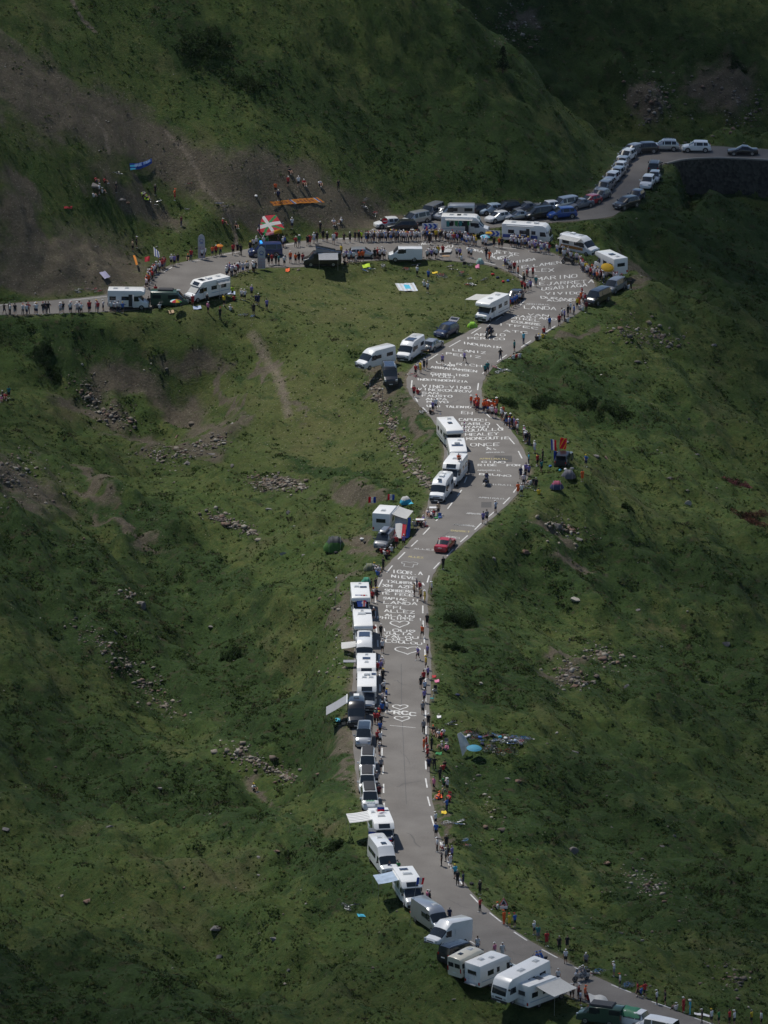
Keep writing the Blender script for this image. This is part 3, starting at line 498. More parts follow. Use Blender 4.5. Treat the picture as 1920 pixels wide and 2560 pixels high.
# loose stones
ico = MB(); 
def icoverts():
    t = (1+5**.5)/2; v = np.array([(-1,t,0),(1,t,0),(-1,-t,0),(1,-t,0),(0,-1,t),(0,1,t),(0,-1,-t),(0,1,-t),(t,0,-1),(t,0,1),(-t,0,-1),(-t,0,1)])/math.sqrt(1+t*t)
    f = np.array([(0,11,5),(0,5,1),(0,1,7),(0,7,10),(0,10,11),(1,5,9),(5,11,4),(11,10,2),(10,7,6),(7,1,8),(3,9,4),(3,4,2),(3,2,6),(3,6,8),(3,8,9),(4,9,5),(2,4,11),(6,2,10),(8,6,7),(9,8,1)]); return v, f
IV, IF = icoverts()
x, y, z = spots(80000, lambda x, y, d: np.clip(bil(SCR, x, y)**1.5*.5*np.clip(vnoise(x/2.5, y/2.5, 401)+.5, 0, 1)+.022*(1+bil(MEA, x, y)*2)+.12*np.exp(-d/1.2), 0, .5), .25)
xa, ya, za = [], [], []
for (P, cnt, wpx) in [([(968,1040),(985,1085),(1012,1130),(1035,1165),(1058,1195),(1075,1218)], 420, 8), ([(925,950),(945,985),(968,1035)], 160, 7), ([(200,1570),(300,1640),(370,1720),(440,1790)], 260, 14), ([(575,1870),(620,1895),(690,1925),(735,1950)], 260, 10), ([(635,1205),(700,1208),(760,1218)], 420, 9), ([(530,1285),(575,1310),(640,1335)], 200, 8), ([(200,960),(260,1030),(330,1060)], 260, 14), ([(350,1130),(440,1145),(520,1110),(560,1095)], 320, 14), ([(1180,1920),(1250,2080)], 20, 10), ([(1440,1655),(1405,1690),(1460,1710)], 200, 14), ([(1480,1625),(1530,1650)], 120, 12), ([(350,1500),(300,1480)], 40, 8), ([(1590,2190),(1640,2240)], 90, 20), ([(1800,2420),(1870,2470)], 60, 14),
                      ([(1250,30),(1320,100)], 160, 20), ([(1610,200),(1660,250),(1620,300)], 260, 26), ([(1800,220),(1900,270),(1830,310)], 200, 26), ([(1610,830),(1680,850)], 100, 12), ([(850,1480),(845,1700)], 60, 14), ([(1380,1300),(1440,1340)], 90, 14), ([(1530,810),(1600,850)], 80, 20), ([(0,1130),(80,1230)], 200, 30)]:
    W = np.array(P, float)
    for _ in range(int(cnt*1.9)):
        i = nr.integers(0, len(W)-1); t = nr.random(); q = W[i]*(1-t)+W[i+1]*t+nr.normal(size=2)*wpx*(1.25+.8*math.sin(9*(i+t)))*np.array([1.1, .7]); g = G(*q)
        if bil(DR, g[0], g[1]) > .3: xa.append(g[0]); ya.append(g[1]); za.append(g[2])
xa, ya, za = map(np.array, (xa, ya, za)); r = np.concatenate([nr.lognormal(-2.5, .42, len(x)), nr.lognormal(-2.2, .62, len(xa))]); r = np.clip(r, .04, .48); x, y, z = np.concatenate([x, xa]), np.concatenate([y, ya]), np.concatenate([z, za]); n = len(x)
print('stones', n)
sc3 = nr.uniform(.6, 1.3, (n, 1, 3))*np.array([1, 1, .65]); Vs = IV[None]*nr.uniform(.55, 1.35, (n, 12, 1))*sc3*r[:, None, None]; t = nr.uniform(0, 6.28, n); c, s_ = np.cos(t)[:, None], np.sin(t)[:, None]
Vs = np.stack([Vs[..., 0]*c-Vs[..., 1]*s_, Vs[..., 0]*s_+Vs[..., 1]*c, Vs[..., 2]], -1)+np.stack([x, y, z+r*.08], -1)[:, None]
idx = (IF[None]+12*np.arange(n)[:, None, None]).reshape(-1, 3); col = np.repeat(pick(n, [(.17, .145, .115), (.22, .195, .16), (.13, .105, .085), (.28, .26, .22), (.16, .11, .085), (.12, .11, .10)]), 12, 0)
o = link('loose_stones', polymesh('loose_stones', Vs.reshape(-1, 3), idx, 3, STONEM, col)); tag(o, 'loose grey and brown stones scattered in scree patches and rubble rows', 'stones', kind='stuff')
# boulders
def rockmesh(r, sx, sy, sz, seed, col):
    me = bpy.data.meshes.new('boulder'); b = bmesh.new(); bmesh.ops.create_icosphere(b, subdivisions=3, radius=1); q = random.Random(seed); pl = [(Vector((q.gauss(0, 1), q.gauss(0, 1), q.gauss(0, .8))).normalized(), q.uniform(.38, .72)) for _ in range(15)]
    for v in b.verts:
        p = v.co.copy()
        for nn, d in pl:
            e = p.dot(nn)-d
            if e > 0: p -= nn*e
        p *= 1+.05*math.sin(p.x*9+seed)*math.cos(p.y*11); v.co = Vector((p.x*sx*r, p.y*sy*r, p.z*sz*r))
    b.to_mesh(me); b.free(); cols = np.tile(np.array(col)*q.uniform(.85, 1.15), (len(me.vertices), 1)); a = me.color_attributes.new('tone', 'FLOAT_COLOR', 'POINT'); a.data.foreach_set('color', np.concatenate([cols, np.ones((len(cols), 1))], 1).astype(np.float32).ravel())
    me.materials.append(STONEM); me.shade_smooth(); me.set_sharp_from_angle(angle=R(22)); return me
GRY, BRN, PAL = (.17, .16, .15), (.20, .13, .10), (.33, .31, .27)
BO = """235 455 52 20 g|grey flat outcrop behind the resting spectators on the upper left slope;303 494 30 9 g|low grey rock in the grass below the two standing people, upper left slope;318 503 22 9 b|small brown rock at the right end of the low grey rock, upper left slope;262 1045 34 17 g|grey block in the rubble left of the scree bowl;580 1056 14 9 w|white stone standing alone on the edge of the meadow;445 1084 20 16 b|orange brown boulder in the middle of the scree bowl;530 1131 46 11 g|long dark slab lying above the grassy mound;470 1152 34 18 g|dark square boulder below the scree bowl;582 1160 22 10 g|grey stone on top of the grassy mound;205 905 14 14 w|pale rock on the green bank under the left road
670 1266 24 18 g|rough grey boulder left of its darker twin below the meadow;722 1275 20 18 g|dark boulder right of the rough grey one below the meadow;733 1312 14 9 w|pale stone below the pair of boulders;711 1378 26 16 w|pale boulder left of the green tent;759 1383 20 12 g|grey boulder next to the green tent, nearer of two;210 1344 15 12 b|small brown boulder on the heath slope, middle left;1008 1380 2 2 g|tiny stone;355 1505 44 24 g|long grey ridge of rock on the heather slope;285 1570 26 22 g|grey rock breaking out of the slope above the left rubble row;527 1560 22 16 g|grey rock with grass on the upper heath slope left of the campers;551 1848 14 9 w|white stone at the top of the rubble row;400 1966 20 9 g|grey stone in the open grass, left of the sitting hiker
20 2066 34 16 g|mossy grey boulder at the left border of the grass;275 2060 30 18 g|grey boulder pair standing out of the grass on the left;527 2030 20 12 g|dark boulder in the grass below the sitting hiker;648 2138 22 14 g|dark grey boulder beside a cluster of stones, lower left;690 2122 26 12 b|low rock in the stone cluster, lower left;648 2184 18 10 g|rounded dark stone below the stone cluster;155 2236 22 12 w|pale rounded boulder in the lower left grass;222 2243 50 22 b|broad brown mound of rock beside the pale boulder;545 2312 58 17 g|long pale topped slab lying in the lower left grass;688 2340 40 18 g|brown slab right of the long pale slab;548 2386 30 20 g|stack of grey rocks in the lower left grass;723 2420 20 12 g|grey stone alone in the bottom grass
1504 935 16 12 w|pale stone in the grass below the black van spur;1670 860 20 16 g|tall grey rock on the right slope;1783 858 22 14 g|grey rock on the skyline of the right slope;1415 1100 40 12 g|flat pale rock behind the flags;1490 1134 28 14 g|grey rock right of the black car with open boot;1512 1138 22 14 b|brown rock touching the grey one right of the black car;1742 1131 24 14 g|dark boulder alone on the right meadow;1722 1043 16 14 g|grey boulder on the upper right meadow;1653 1130 8 6 w|small white stone on the right meadow;1677 1192 24 12 g|flat grey stone above the white topped boulder;1720 1252 24 20 w|pale topped boulder in the right meadow;1718 1222 20 10 g|grey stone just above the pale topped boulder
1424 1315 42 22 b|orange brown slab in the rock outcrop right of the red car;1390 1310 36 20 g|grey boulder left of the orange brown slab;1449 1341 36 20 g|large grey boulder at the foot of the orange brown slab;1313 1370 36 26 b|brown rock pile on the slope right of the red car;1234 1388 24 20 g|dark rock in the bushes just right of the red car;1441 1490 34 22 w|white topped boulder among dark heath;1595 1522 24 8 g|flat grey stone on the right heath slope;1818 1600 30 26 g|big rounded grey boulder on the far right;1653 1613 10 8 w|small cream stone on the right meadow;1550 1642 12 10 g|dark cube shaped stone right of the white rocks;1430 1670 30 14 w|white rock slab of the pale outcrop;1392 1689 12 14 w|upright pale stone of the pale outcrop;1438 1708 34 14 b|brown boulder under the pale outcrop;1565 1710 30 16 g|mossy boulder on the right slope
1203 1705 18 10 w|pale flat rock on the bank right of the road;1392 1827 20 14 w|rounded pale boulder above the parked bicycles;1436 1874 32 14 g|grey boulder alone right of the parked bicycles;1269 1940 26 16 g|left one of two grey boulders below the blue parasol;1293 1946 28 14 b|right one of two boulders below the blue parasol;1430 2118 42 26 g|large round dark boulder in the lower right heath;1294 2140 12 26 b|slim upright brown rock in the lower right heath;1530 2065 14 10 g|small grey boulder on the lower right slope;1686 2086 14 14 g|dark standing stone on the lower right slope;1655 2110 20 14 g|dark boulder below the dark standing stone;1553 2328 18 10 g|round grey boulder beyond the bottom road;1606 2349 18 9 g|grey stone pair beyond the bottom road;1424 1593 12 22 w|tall pale stone on the heath slope"""
for s in BO.replace('\n', ';').split(';'):
    a, lab = s.split('|'); u, v, wp, hp, c = a.split(); u, v, wp, hp = map(float, (u, v, wp, hp))
    if wp < 5: continue
    g = G(u, v+hp*.4); k = F/np.linalg.norm(g-CAM); rw = wp/k/2
    o = link('boulder', rockmesh(1, rw*.95, rw*rng.uniform(.6, .85), hp/k*.55, int(u), {'g': GRY, 'b': BRN, 'w': PAL}[c])); o.location = g-np.array([0, 0, hp/k*.10]); o.rotation_euler = (0, 0, rng.uniform(-.35, .35)); tag(o, lab, 'boulder')
# bushes and the far conifer
def bush(u, v, wp, hp, lab, col=(.026, .048, .016), cat='bush'):
    g = G(u, v); k = F/np.linalg.norm(g-CAM); n = max(8, int(wp*hp/60)); x = g[0]+nr.normal(size=n)*wp/k*.30; y = g[1]+nr.normal(size=n)*wp/k*.24; z = np.array([H(a, b) for a, b in zip(x, y)])
    r = nr.uniform(.10, .24, n)*wp/k; me = heathmesh('bush', x-g[0], y-g[1], z-g[2], r, nr.uniform(.3, .8, n)*hp/k*.7, pick(n, [col, tuple(c*1.5 for c in col), (.03, .05, .016)]), 160, .10)
    o = link('bush', me); o.location = g; tag(o, lab, cat)
for q in [(505, 125, 90, 26, 'large dark bush high on the upper hillside'), (628, 210, 60, 26, 'round dark bush right of the largest one on the upper hillside'), (540, 100, 60, 24, 'dark bush touching the right side of the largest one'), (590, 1640, 46, 40, 'dense dark bush on the heath slope left of the campers'), (1265, 1010, 50, 26, 'dark bush on the slope right of the orange crowd'),
          (1150, 1560, 60, 50, 'dark green bush right of the road near the painted hearts'), (1135, 1620, 40, 26, 'smaller green bush under the dark one near the painted hearts'), (1540, 1040, 60, 26, 'dark bush in the hollow of the right meadow'), (1470, 1010, 44, 24, 'dark bush left of the one in the hollow of the right meadow'), (1360, 1010, 50, 40, 'tall dark bush behind the orange crowd'),
          (840, 2120, 50, 34, 'bright green bush on the bank left of the high roofed white van'), (110, 880, 40, 24, 'dark bush on the green bank, upper of two'), (130, 935, 44, 24, 'dark bush on the green bank, lower of two'), (1840, 160, 40, 24, 'reddish bush on the far slope, top right'), (1565, 1270, 30, 20, 'bush below the meadow on the right slope')]: bush(*q)
bush(1845, 1212, 50, 26, 'flowering pink rhododendron bush on the right meadow', (.13, .05, .05)); bush(1870, 1298, 70, 26, 'brown red bush below the pink one on the right meadow', (.09, .045, .03))
t0 = G(1257, 182); tr = empty('conifer_tree', t0); tag(tr, 'dark narrow conifer standing alone behind the ridge', 'tree')
mb = MB(); mb.tube([(0, 0, -.5), (0, 0, 2.2), (0, 0, 4.1)], [.14, .09, .02], mat('bark', (.05, .035, .025), .9)); mb.build('trunk', tr)
n = 46; zz = nr.uniform(.5, 4.0, n); rr = (4.4-zz)*.22; an = nr.uniform(0, 6.28, n)
link('crown', heathmesh('crown', np.cos(an)*rr*.7, np.sin(an)*rr*.7, zz, rr*.6+.15, rr*.5+.2, pick(n, [(.010, .022, .012), (.016, .03, .014)]), 60, .10), tr)
# retaining wall
wm = bpy.data.materials.new('rubble_masonry'); wm.use_nodes = True; t = wm.node_tree; b = t.nodes['Principled BSDF']; b.inputs['Roughness'].default_value = .9
br = t.nodes.new('ShaderNodeTexVoronoi'); br.inputs['Scale'].default_value = 2.2; g_ = t.nodes.new('ShaderNodeNewGeometry'); t.links.new(g_.outputs['Position'], br.inputs['Vector']); cr_ = t.nodes.new('ShaderNodeMix'); cr_.data_type = 'RGBA'; cr_.inputs[6].default_value = (.018, .018, .014, 1); cr_.inputs[7].default_value = (.060, .058, .048, 1)
sp_ = t.nodes.new('ShaderNodeSeparateColor'); t.links.new(br.outputs['Color'], sp_.inputs[0]); t.links.new(sp_.outputs[0], cr_.inputs[0]); t.links.new(cr_.outputs[2], b.inputs['Base Color']); bb = t.nodes.new('ShaderNodeBump'); bb.inputs['Distance'].default_value = .1; t.links.new(br.outputs['Distance'], bb.inputs['Height']); t.links.new(bb.outputs[0], b.inputs['Normal'])
wl = empty('retaining_wall', gp(1740, 396)); tag(wl, 'dark stone retaining wall holding up the upper road at the right', 'wall'); off = Vector(wl.location)
P = [Vector((p[0], p[1], 0)) for p in MBL if p[0] > gp(1660, 410)[0]]; mb = MB(); cp_ = MB()
for i in range(len(P)-1):
    a, c = P[i], P[i+1]; d = (c-a).normalized(); nn = Vector((d.y, -d.x, 0))
    q = [a+nn*.35, c+nn*.35, c-nn*.1, a-nn*.1]; lo = [a+nn*.95, c+nn*.95, c-nn*.1, a-nn*.1]
    mb.add([p-off+Vector((0, 0, -.02)) for p in q]+[p-off+Vector((0, 0, -9)) for p in lo], [(0, 1, 2, 3), (4, 5, 1, 0), (5, 6, 2, 1), (7, 4, 0, 3)], wm)
    cp_.add([p-off+Vector((0, 0, .12)) for p in (a+nn*.42, c+nn*.42, c-nn*.02, a-nn*.02)]+[p-off+Vector((0, 0, -.1)) for p in (a+nn*.42, c+nn*.42, c-nn*.02, a-nn*.02)], [(0, 1, 2, 3), (4, 5, 1, 0), (6, 7, 3, 2)], mat('coping_stone', (.24, .23, .21), .8))
mb.build('stonework', wl, smooth=False); cp_.build('coping', wl, smooth=False)
# ---------------------------------------------------------------- added puffs high out of view, shaped to darken the outer slopes
cm = mat('shade_puff_white', (.85, .86, .88), 1, 0, 0, .03, .01); hz = 3000.0; kk = hz/SUNV.z; cv = []; cf = []
CV = []; me0 = bmesh.new(); bmesh.ops.create_icosphere(me0, subdivisions=2, radius=1); cv0 = np.array([v.co[:] for v in me0.verts]); cf0 = np.array([[v.index for v in f.verts] for f in me0.faces]); me0.free()
cell = 12.0; gx_, gy_ = np.meshgrid(np.arange(-230, 230, cell), np.arange(-420, 560, cell)); n = gx_.size
cx0 = gx_.ravel()+nr.uniform(-.35, .35, n)*cell; cy0 = gy_.ravel()+nr.uniform(-.35, .35, n)*cell; u_ = (cx0+1)/(.0500*(cy0+883)); v_ = (cy0-22)/150
e_ = np.sqrt((np.abs(u_)/.80)**2+np.where(v_ > 0, v_/.92, v_/1.12)**2); wob = .25*vnoise(cx0/55, cy0/55, 811)
want = np.clip(1-.36*sstep(.75, 1.6, e_+wob)-.18*sstep(1.0, 2.0, e_+wob)-.14*sstep(.5, 1.3, u_*.8+v_*.7-.1), .24, 1)*(1-.36*sstep(268, 290, cy0)*sstep(-40, 0, cx0))*(1-.2*sstep(34, 48, cx0)*sstep(60, 90, cy0)*(1-sstep(165, 185, cy0)))
keep = want < .97; cx0, cy0, want = cx0[keep], cy0[keep], want[keep]; n = len(cx0)
rr = cell*np.sqrt(-np.log(want)*.92/math.pi/.80)
V = cv0[None]*rr[:, None, None]*np.array([1, 1, .45])*nr.uniform(.85, 1.15, (n, len(cv0), 1))+np.stack([cx0+SUNV.x*kk, cy0+SUNV.y*kk, hz+nr.uniform(-25, 25, n)], -1)[:, None]
o = link('shade_puffs', polymesh('shade_puffs', V.reshape(-1, 3), (cf0[None]+len(cv0)*np.arange(n)[:, None, None]).reshape(-1, 3), 3, cm, None, True)); tag(o, kind='structure')
# ---------------------------------------------------------------- vehicles (front towards +x, wheels on z = 0)
def loft(st, spec, keys, caps='body'):
    """st: rings of half sections [(y, z)...] with x; keys(i, j) says which part a face belongs to"""
    rings = []
    for x, half in st: rings.append([(x, y, z) for y, z in half]+[(x, -y, z) for y, z in half[-2:0:-1]])
    m = len(rings[0]); h = len(st[0][1]); out = {}
    for i in range(len(rings)-1):
        for j in range(m):
            jj = j if j < h-1 else m-1-j; k = keys(i, jj, '|r' if j < h-1 else '|l'); q = [rings[i][j], rings[i][(j+1) % m], rings[i+1][(j+1) % m], rings[i+1][j]]
            out.setdefault(k, []).append(q)
    out.setdefault(caps, []).append(rings[0][::-1]); out.setdefault(caps, []).append(rings[-1])
    return out
def quads(mb, qs, m):
    for q in qs:
        p = []
        for a in q:
            if not p or (Vector(a)-Vector(p[-1])).length > 1e-4: p.append(a)
        if len(p) > 2 and (Vector(p[0])-Vector(p[-1])).length < 1e-4: p.pop()
        if len(p) > 2: mb.add(p, [tuple(range(len(p)))], m)
def shell(name, qs, m, parent):
    mb = MB(); quads(mb, qs, m); me = bpy.data.meshes.new(name); me.from_pydata(mb.v, [], mb.f); me.materials.append(m)
    b = bmesh.new(); b.from_mesh(me); bmesh.ops.remove_doubles(b, verts=b.verts, dist=1e-4); b.to_mesh(me); b.free(); me.shade_smooth(); me.set_sharp_from_angle(angle=R(32)); return link(name, me, parent)
WH = {}
def wheels(root, xs, y, r=.33, wd=.22):
    k = (r, wd)
    if k not in WH:
        mb = MB(); mb.tube([(0, -wd/2, 0), (0, -wd/2+.03, 0), (0, wd/2-.03, 0), (0, wd/2, 0)], [r*.9, r, r, r*.9], RUB, 18); a = mb.mesh('tyre')
        mb = MB(); mb.tube([(0, -.008, 0), (0, .008, 0)], [r*.62, r*.6], RIM, 14)
        for i in range(5):
            t = i*1.2566; mb.box((math.cos(t)*r*.3, .012, math.sin(t)*r*.3), (r*.5, .012, r*.09), TRIM, Matrix.Rotation(-t, 3, 'Y'))
        WH[k] = (a, mb.mesh('rim'))
    for x in xs:
        for s in (-1, 1):
            o = link('wheel', WH[k][0], root); o.location = (x, s*y, r); q = link('rim', WH[k][1], o); q.location = (0, s*(wd/2+.004), 0)
            if s < 0: q.rotation_euler = (0, 0, math.pi)
def sidepanel(name, root, x0, x1, z0, z1, y, m, both=True, side=1, th=.02, skew=0):
    for s in ((-1, 1) if both else (side,)):
        mb = MB(); P = [(x0, z0), (x1, z0), (x1-skew, z1), (x0, z1)]; mb.prism(P, s*y-th/2, s*y+th/2, m); mb.build(name, root, smooth=False)
def lights(root, xf, yf, zf, xr, yr, zr, sz=(.1, .3, .16), szr=(.06, .16, .24)):
    for s in (-1, 1):
        mb = MB(); mb.box((xf, s*yf, zf), sz, LAMP); mb.build('headlight', root, .02); mb = MB(); mb.box((xr, s*yr, zr), szr, TAIL); mb.build('tail_light', root, .015)
def mirrors(root, x, y, z, m=TRIM):
    for s in (-1, 1): mb = MB(); mb.box((x, s*(y+.13), z), (.12, .22, .2), m); mb.box((x, s*y, z-.04), (.06, .16, .05), TRIM); mb.build('wing_mirror', root, .03)
def plates(root, xf, xr, z=.42, zr=.75):
    mb = MB(); mb.box((xf, 0, z), (.02, .5, .11), PLATE); mb.build('number_plate', root, smooth=False); mb = MB(); mb.box((xr, 0, zr), (.02, .5, .11), PLATE); mb.build('number_plate', root, smooth=False)
CT = {'hatch': dict(L=4.05, W=1.76, H=1.47, belt=.93, hood=.93, cowl=.98, rf=1.78, re=.62, rb=.14, tr=0), 'suv': dict(L=4.5, W=1.86, H=1.68, belt=1.08, hood=1.08, cowl=1.08, rf=1.88, re=.55, rb=.14, tr=0),
      'estate': dict(L=4.7, W=1.82, H=1.50, belt=.94, hood=.92, cowl=1.2, rf=2.05, re=.6, rb=.12, tr=0), 'saloon': dict(L=4.7, W=1.82, H=1.44, belt=.92, hood=.9, cowl=1.25, rf=2.15, re=1.55, rb=.85, tr=.98),
      'mpv': dict(L=4.75, W=1.86, H=1.80, belt=1.08, hood=1.05, cowl=.75, rf=1.6, re=.35, rb=.1, tr=0), 'van': dict(L=4.95, W=1.92, H=1.98, belt=1.18, hood=1.14, cowl=.72, rf=1.5, re=.18, rb=.06, tr=0)}
def car(kind, col, rails=False, box=False, bikes=False, poptop=None, openboot=False, panorama=False, solid=False):
    c = CT[kind]; L, W, H_ = c['L'], c['W']/2, c['H']; root = empty('car'); bz = c['belt']; hz_ = c['hood']; fx = L/2; zb = .24 if kind != 'suv' else .3
    def sec(x, w, top, cab):
        if cab: return (x, [(0, zb), (w*.86, zb), (w*.98, zb+.16), (w, bz-.22), (w*.965, bz), (w*.80, top-.10), (w*.68, top-.01), (0, top+.02)])
        return (x, [(0, zb), (w*.86, zb), (w*.98, zb+.14), (w, max(top-.3, zb+.2)), (w*.96, top-.09), (w*.84, top-.02), (w*.5, top), (0, top+.012)])
    S = [sec(fx, W*.72, .62, 0), sec(fx-.1, W*.90, .74, 0), sec(fx-.35, W*.98, hz_-.12, 0), sec(fx-c['cowl'], W, hz_, 0), sec(fx-c['rf'], W, H_-.05, 1)]
    mid = L*.02; S += [sec(mid+.06, W, H_, 1), sec(mid-.06, W, H_, 1), sec(-L/2+c['re']+.75, W, H_-.01, 1), sec(-L/2+c['re']+.65, W, H_-.015, 1), sec(-L/2+c['re'], W*.985, H_-.07, 1)]
    i0 = len(S)-1; S += [sec(-L/2+c['rb'], W*.95, (c['tr'] or bz+.02), 0)]
    if c['tr']: S += [sec(-L/2+.12, W*.93, c['tr']-.04, 0)]
    S += [sec(-L/2+.02, W*.86, .80, 0), sec(-L/2, W*.80, .45, 0)]
    def key(i, j, sd):
        if i == 3 and j in (5, 6): return 'windscreen'
        if i == 3 and j == 4: return 'body'
        if 4 <= i < i0 and j == 4: return 'body' if i in (5, 7) or (solid and i > 5) else 'side_window|%d%s' % (i, sd)
        if i == i0 and j in (5, 6): return 'rear_window'
        if panorama and i in (4, 5, 6, 7) and j == 6: return 'glass_roof'
        return 'body'
    out = loft(S, c, key)
    for k, qs in out.items(): shell(k.split('|')[0], qs, col if k == 'body' else GLASS, root)
    wb = .30*L; r = .33 if kind not in ('suv', 'van') else .36; mb = MB()
    for x in (wb, -wb):
        for s in (-1, 1): mb.tube([(x, s*(W-.06), r+.01), (x, s*(W+.012), r+.01)], r+.075, TRIM, 18)
    mb.box((0, 0, zb+.02), (L*.9, W*1.7, .1), TRIM); mb.box((fx-.06, 0, .42), (.1, W*1.35, .16), TRIM); mb.box((-L/2+.04, 0, .40), (.08, W*1.4, .14), TRIM); mb.build('underbody_trim', root, smooth=False)
    wheels(root, (wb, -wb), W-.10, r); lights(root, fx-.2, W*.68, hz_-.26, -L/2+.06, W*.74, bz-.12, (.24, .34, .13)); mirrors(root, fx-c['cowl']-.35, W*.98, bz+.06, col); plates(root, fx-.005, -L/2-.005)
    if rails:
        for s in (-1, 1): mb = MB(); mb.tube([(fx-c['rf']-.15, s*W*.68, H_+.0), (fx-c['rf']-.3, s*W*.68, H_+.07), (-L/2+c['re']+.4, s*W*.68, H_+.07), (-L/2+c['re']+.2, s*W*.68, H_)], .022, ALU); mb.build('roof_rail', root)
    if box: mb = MB(); mb.prism([(-1.1, H_+.08), (.9, H_+.08), (1.1, H_+.22), (.8, H_+.4), (-.9, H_+.42), (-1.12, H_+.3)], -.38, .38, box if not isinstance(box, bool) else TRIM); mb.build('roof_box', root, .05)
    if poptop: mb = MB(); mb.prism([(fx-c['rf']-.15, H_+.02), (-L/2+c['re']+.1, H_+.03), (-L/2+c['re']+.12, H_+.12), (fx-c['rf']-.3, H_+.10)], -W*.66, W*.66, poptop); mb.build('pop_up_roof', root, .03)
    if openboot: mb = MB(); mb.box((-L/2+.15, 0, H_+.13), (.95, W*1.5, .07), col, Matrix.Rotation(R(24), 3, 'Y')); mb.box((-L/2+.1, 0, H_+.195), (.45, W*1.2, .01), GLASS, Matrix.Rotation(R(24), 3, 'Y')); mb.build('open_tailgate', root, .02, False); mb = MB(); mb.box((-L/2-.012, 0, .95), (.02, W*1.35, .62), DARK); mb.build('boot_opening', root, smooth=False)
    return root
def vanshell(L, W2, H_, col, root, sidewin=False, hatch=0, back=True):
    W = W2/2; fx = L/2
    def s(x, w, b, wt, re, top): return (x, [(0, .3), (w*.88, .3), (w*.985, .42), (w, b-.3), (w*.985, b), (w*.94, wt), (w*.88, re), (w*.70, top), (0, top+.04)])
    S = [s(fx, W*.80, .78, .82, .86, .88), s(fx-.1, W*.93, .95, 1.0, 1.04, 1.06), s(fx-.72, W*.98, 1.15, 1.22, 1.27, 1.30), s(fx-1.42, W, 1.24, 1.86, 2.0, 2.06), s(fx-1.72, W, 1.24, 1.92, min(2.25, H_-.12), min(H_, 2.34)), s(fx-2.25, W, 1.24, 1.94, H_-.12, H_-.01), s(fx-2.4, W, 1.24, 1.94, H_-.10, H_)]
    if back: S += [s(0, W, 1.24, 1.94, H_-.10, H_), s(-fx+.1, W, 1.24, 1.94, H_-.10, H_), s(-fx, W*.97, 1.24, 1.92, H_-.14, H_-.05)]
    def key(i, j, sd):
        if i == 2 and j in (5, 6, 7): return 'windscreen'
        if i in (3, 4) and j == 4: return 'door_window'+sd
        return 'body'
    out = loft(S, None, key)
    for k, qs in out.items(): shell(k.split('|')[0], qs, col if k == 'body' else GLASS, root)
    mb = MB(); mb.box((fx-.02, 0, .52), (.14, W*1.7, .34), TRIM); mb.box((fx+.02, 0, .82), (.05, W*.9, .12), TRIM); mb.build('front_bumper', root, .03)
    lights(root, fx-.1, W*.76, .93, -fx-.01 if back else 99, W*.88, 1.1, (.26, .26, .26), (.05, .14, .5)) if back else [MB().box((fx-.1, s_*W*.76, .93), (.26, .26, .26), LAMP).build('headlight', root, .03) for s_ in (-1, 1)]
    mirrors(root, fx-1.35, W, 1.45)
def roofbits(root, z, items):
    for (k, x, y, dx, dy) in items:
        m, h, nm = {'h': (HATCH, .09, 'roof_hatch'), 's': (SOLAR, .03, 'solar_panel'), 'a': (GEL, .22, 'air_conditioner'), 'd': (GLASS, .06, 'roof_skylight'), 'b': (TRIM, .2, 'roof_locker')}[k]
        mb = MB(); mb.box((x, y, z+h/2+.03), (dx, dy, h), m, None, .92)
        if k == 'h': mb.box((x, y, z+.03), (dx+.12, dy+.12, .06), GEL)
        if k == 's': mb.box((x, y, z+.03), (dx+.05, dy+.05, .03), ALU)
        mb.build(nm, root, .012, False)
def awning(root, x0, x1, y, z, out, side=1, m=CANV, drop=.45, legs=True):
    mb = MB(); mb.tube([(x0-.05, side*(y+.05), z), (x1+.05, side*(y+.05), z)], .075, GEL, 8); mb.build('awning_case', root)
    if out:
        mb = MB(); n = 8; V = []; Fc = []
        for i in range(n+1):
            for j in range(5):
                t = j/4; V.append((x0+(x1-x0)*i/n, side*(y+.1+out*t), z-drop*t-.05*math.sin(math.pi*t)*(1+.4*math.sin(i*2))))
        b = len(V); V += [(a, c, d-.015) for a, c, d in V]
        for i in range(n):
            for j in range(4):
                q = (i*5+j, i*5+j+1, i*5+j+6, i*5+j+5); Fc += [q, tuple(b+k for k in q[::-1])]
        mb.add(V, Fc, m); mb.build('awning', root)
        for x in (x0+.05, x1-.05):
            mb = MB(); mb.tube([(x, side*(y+.1+out), z-drop), (x, side*(y+.1+out), .02 if legs else z-drop-.3)], .022, ALU); mb.build('awning_leg', root)
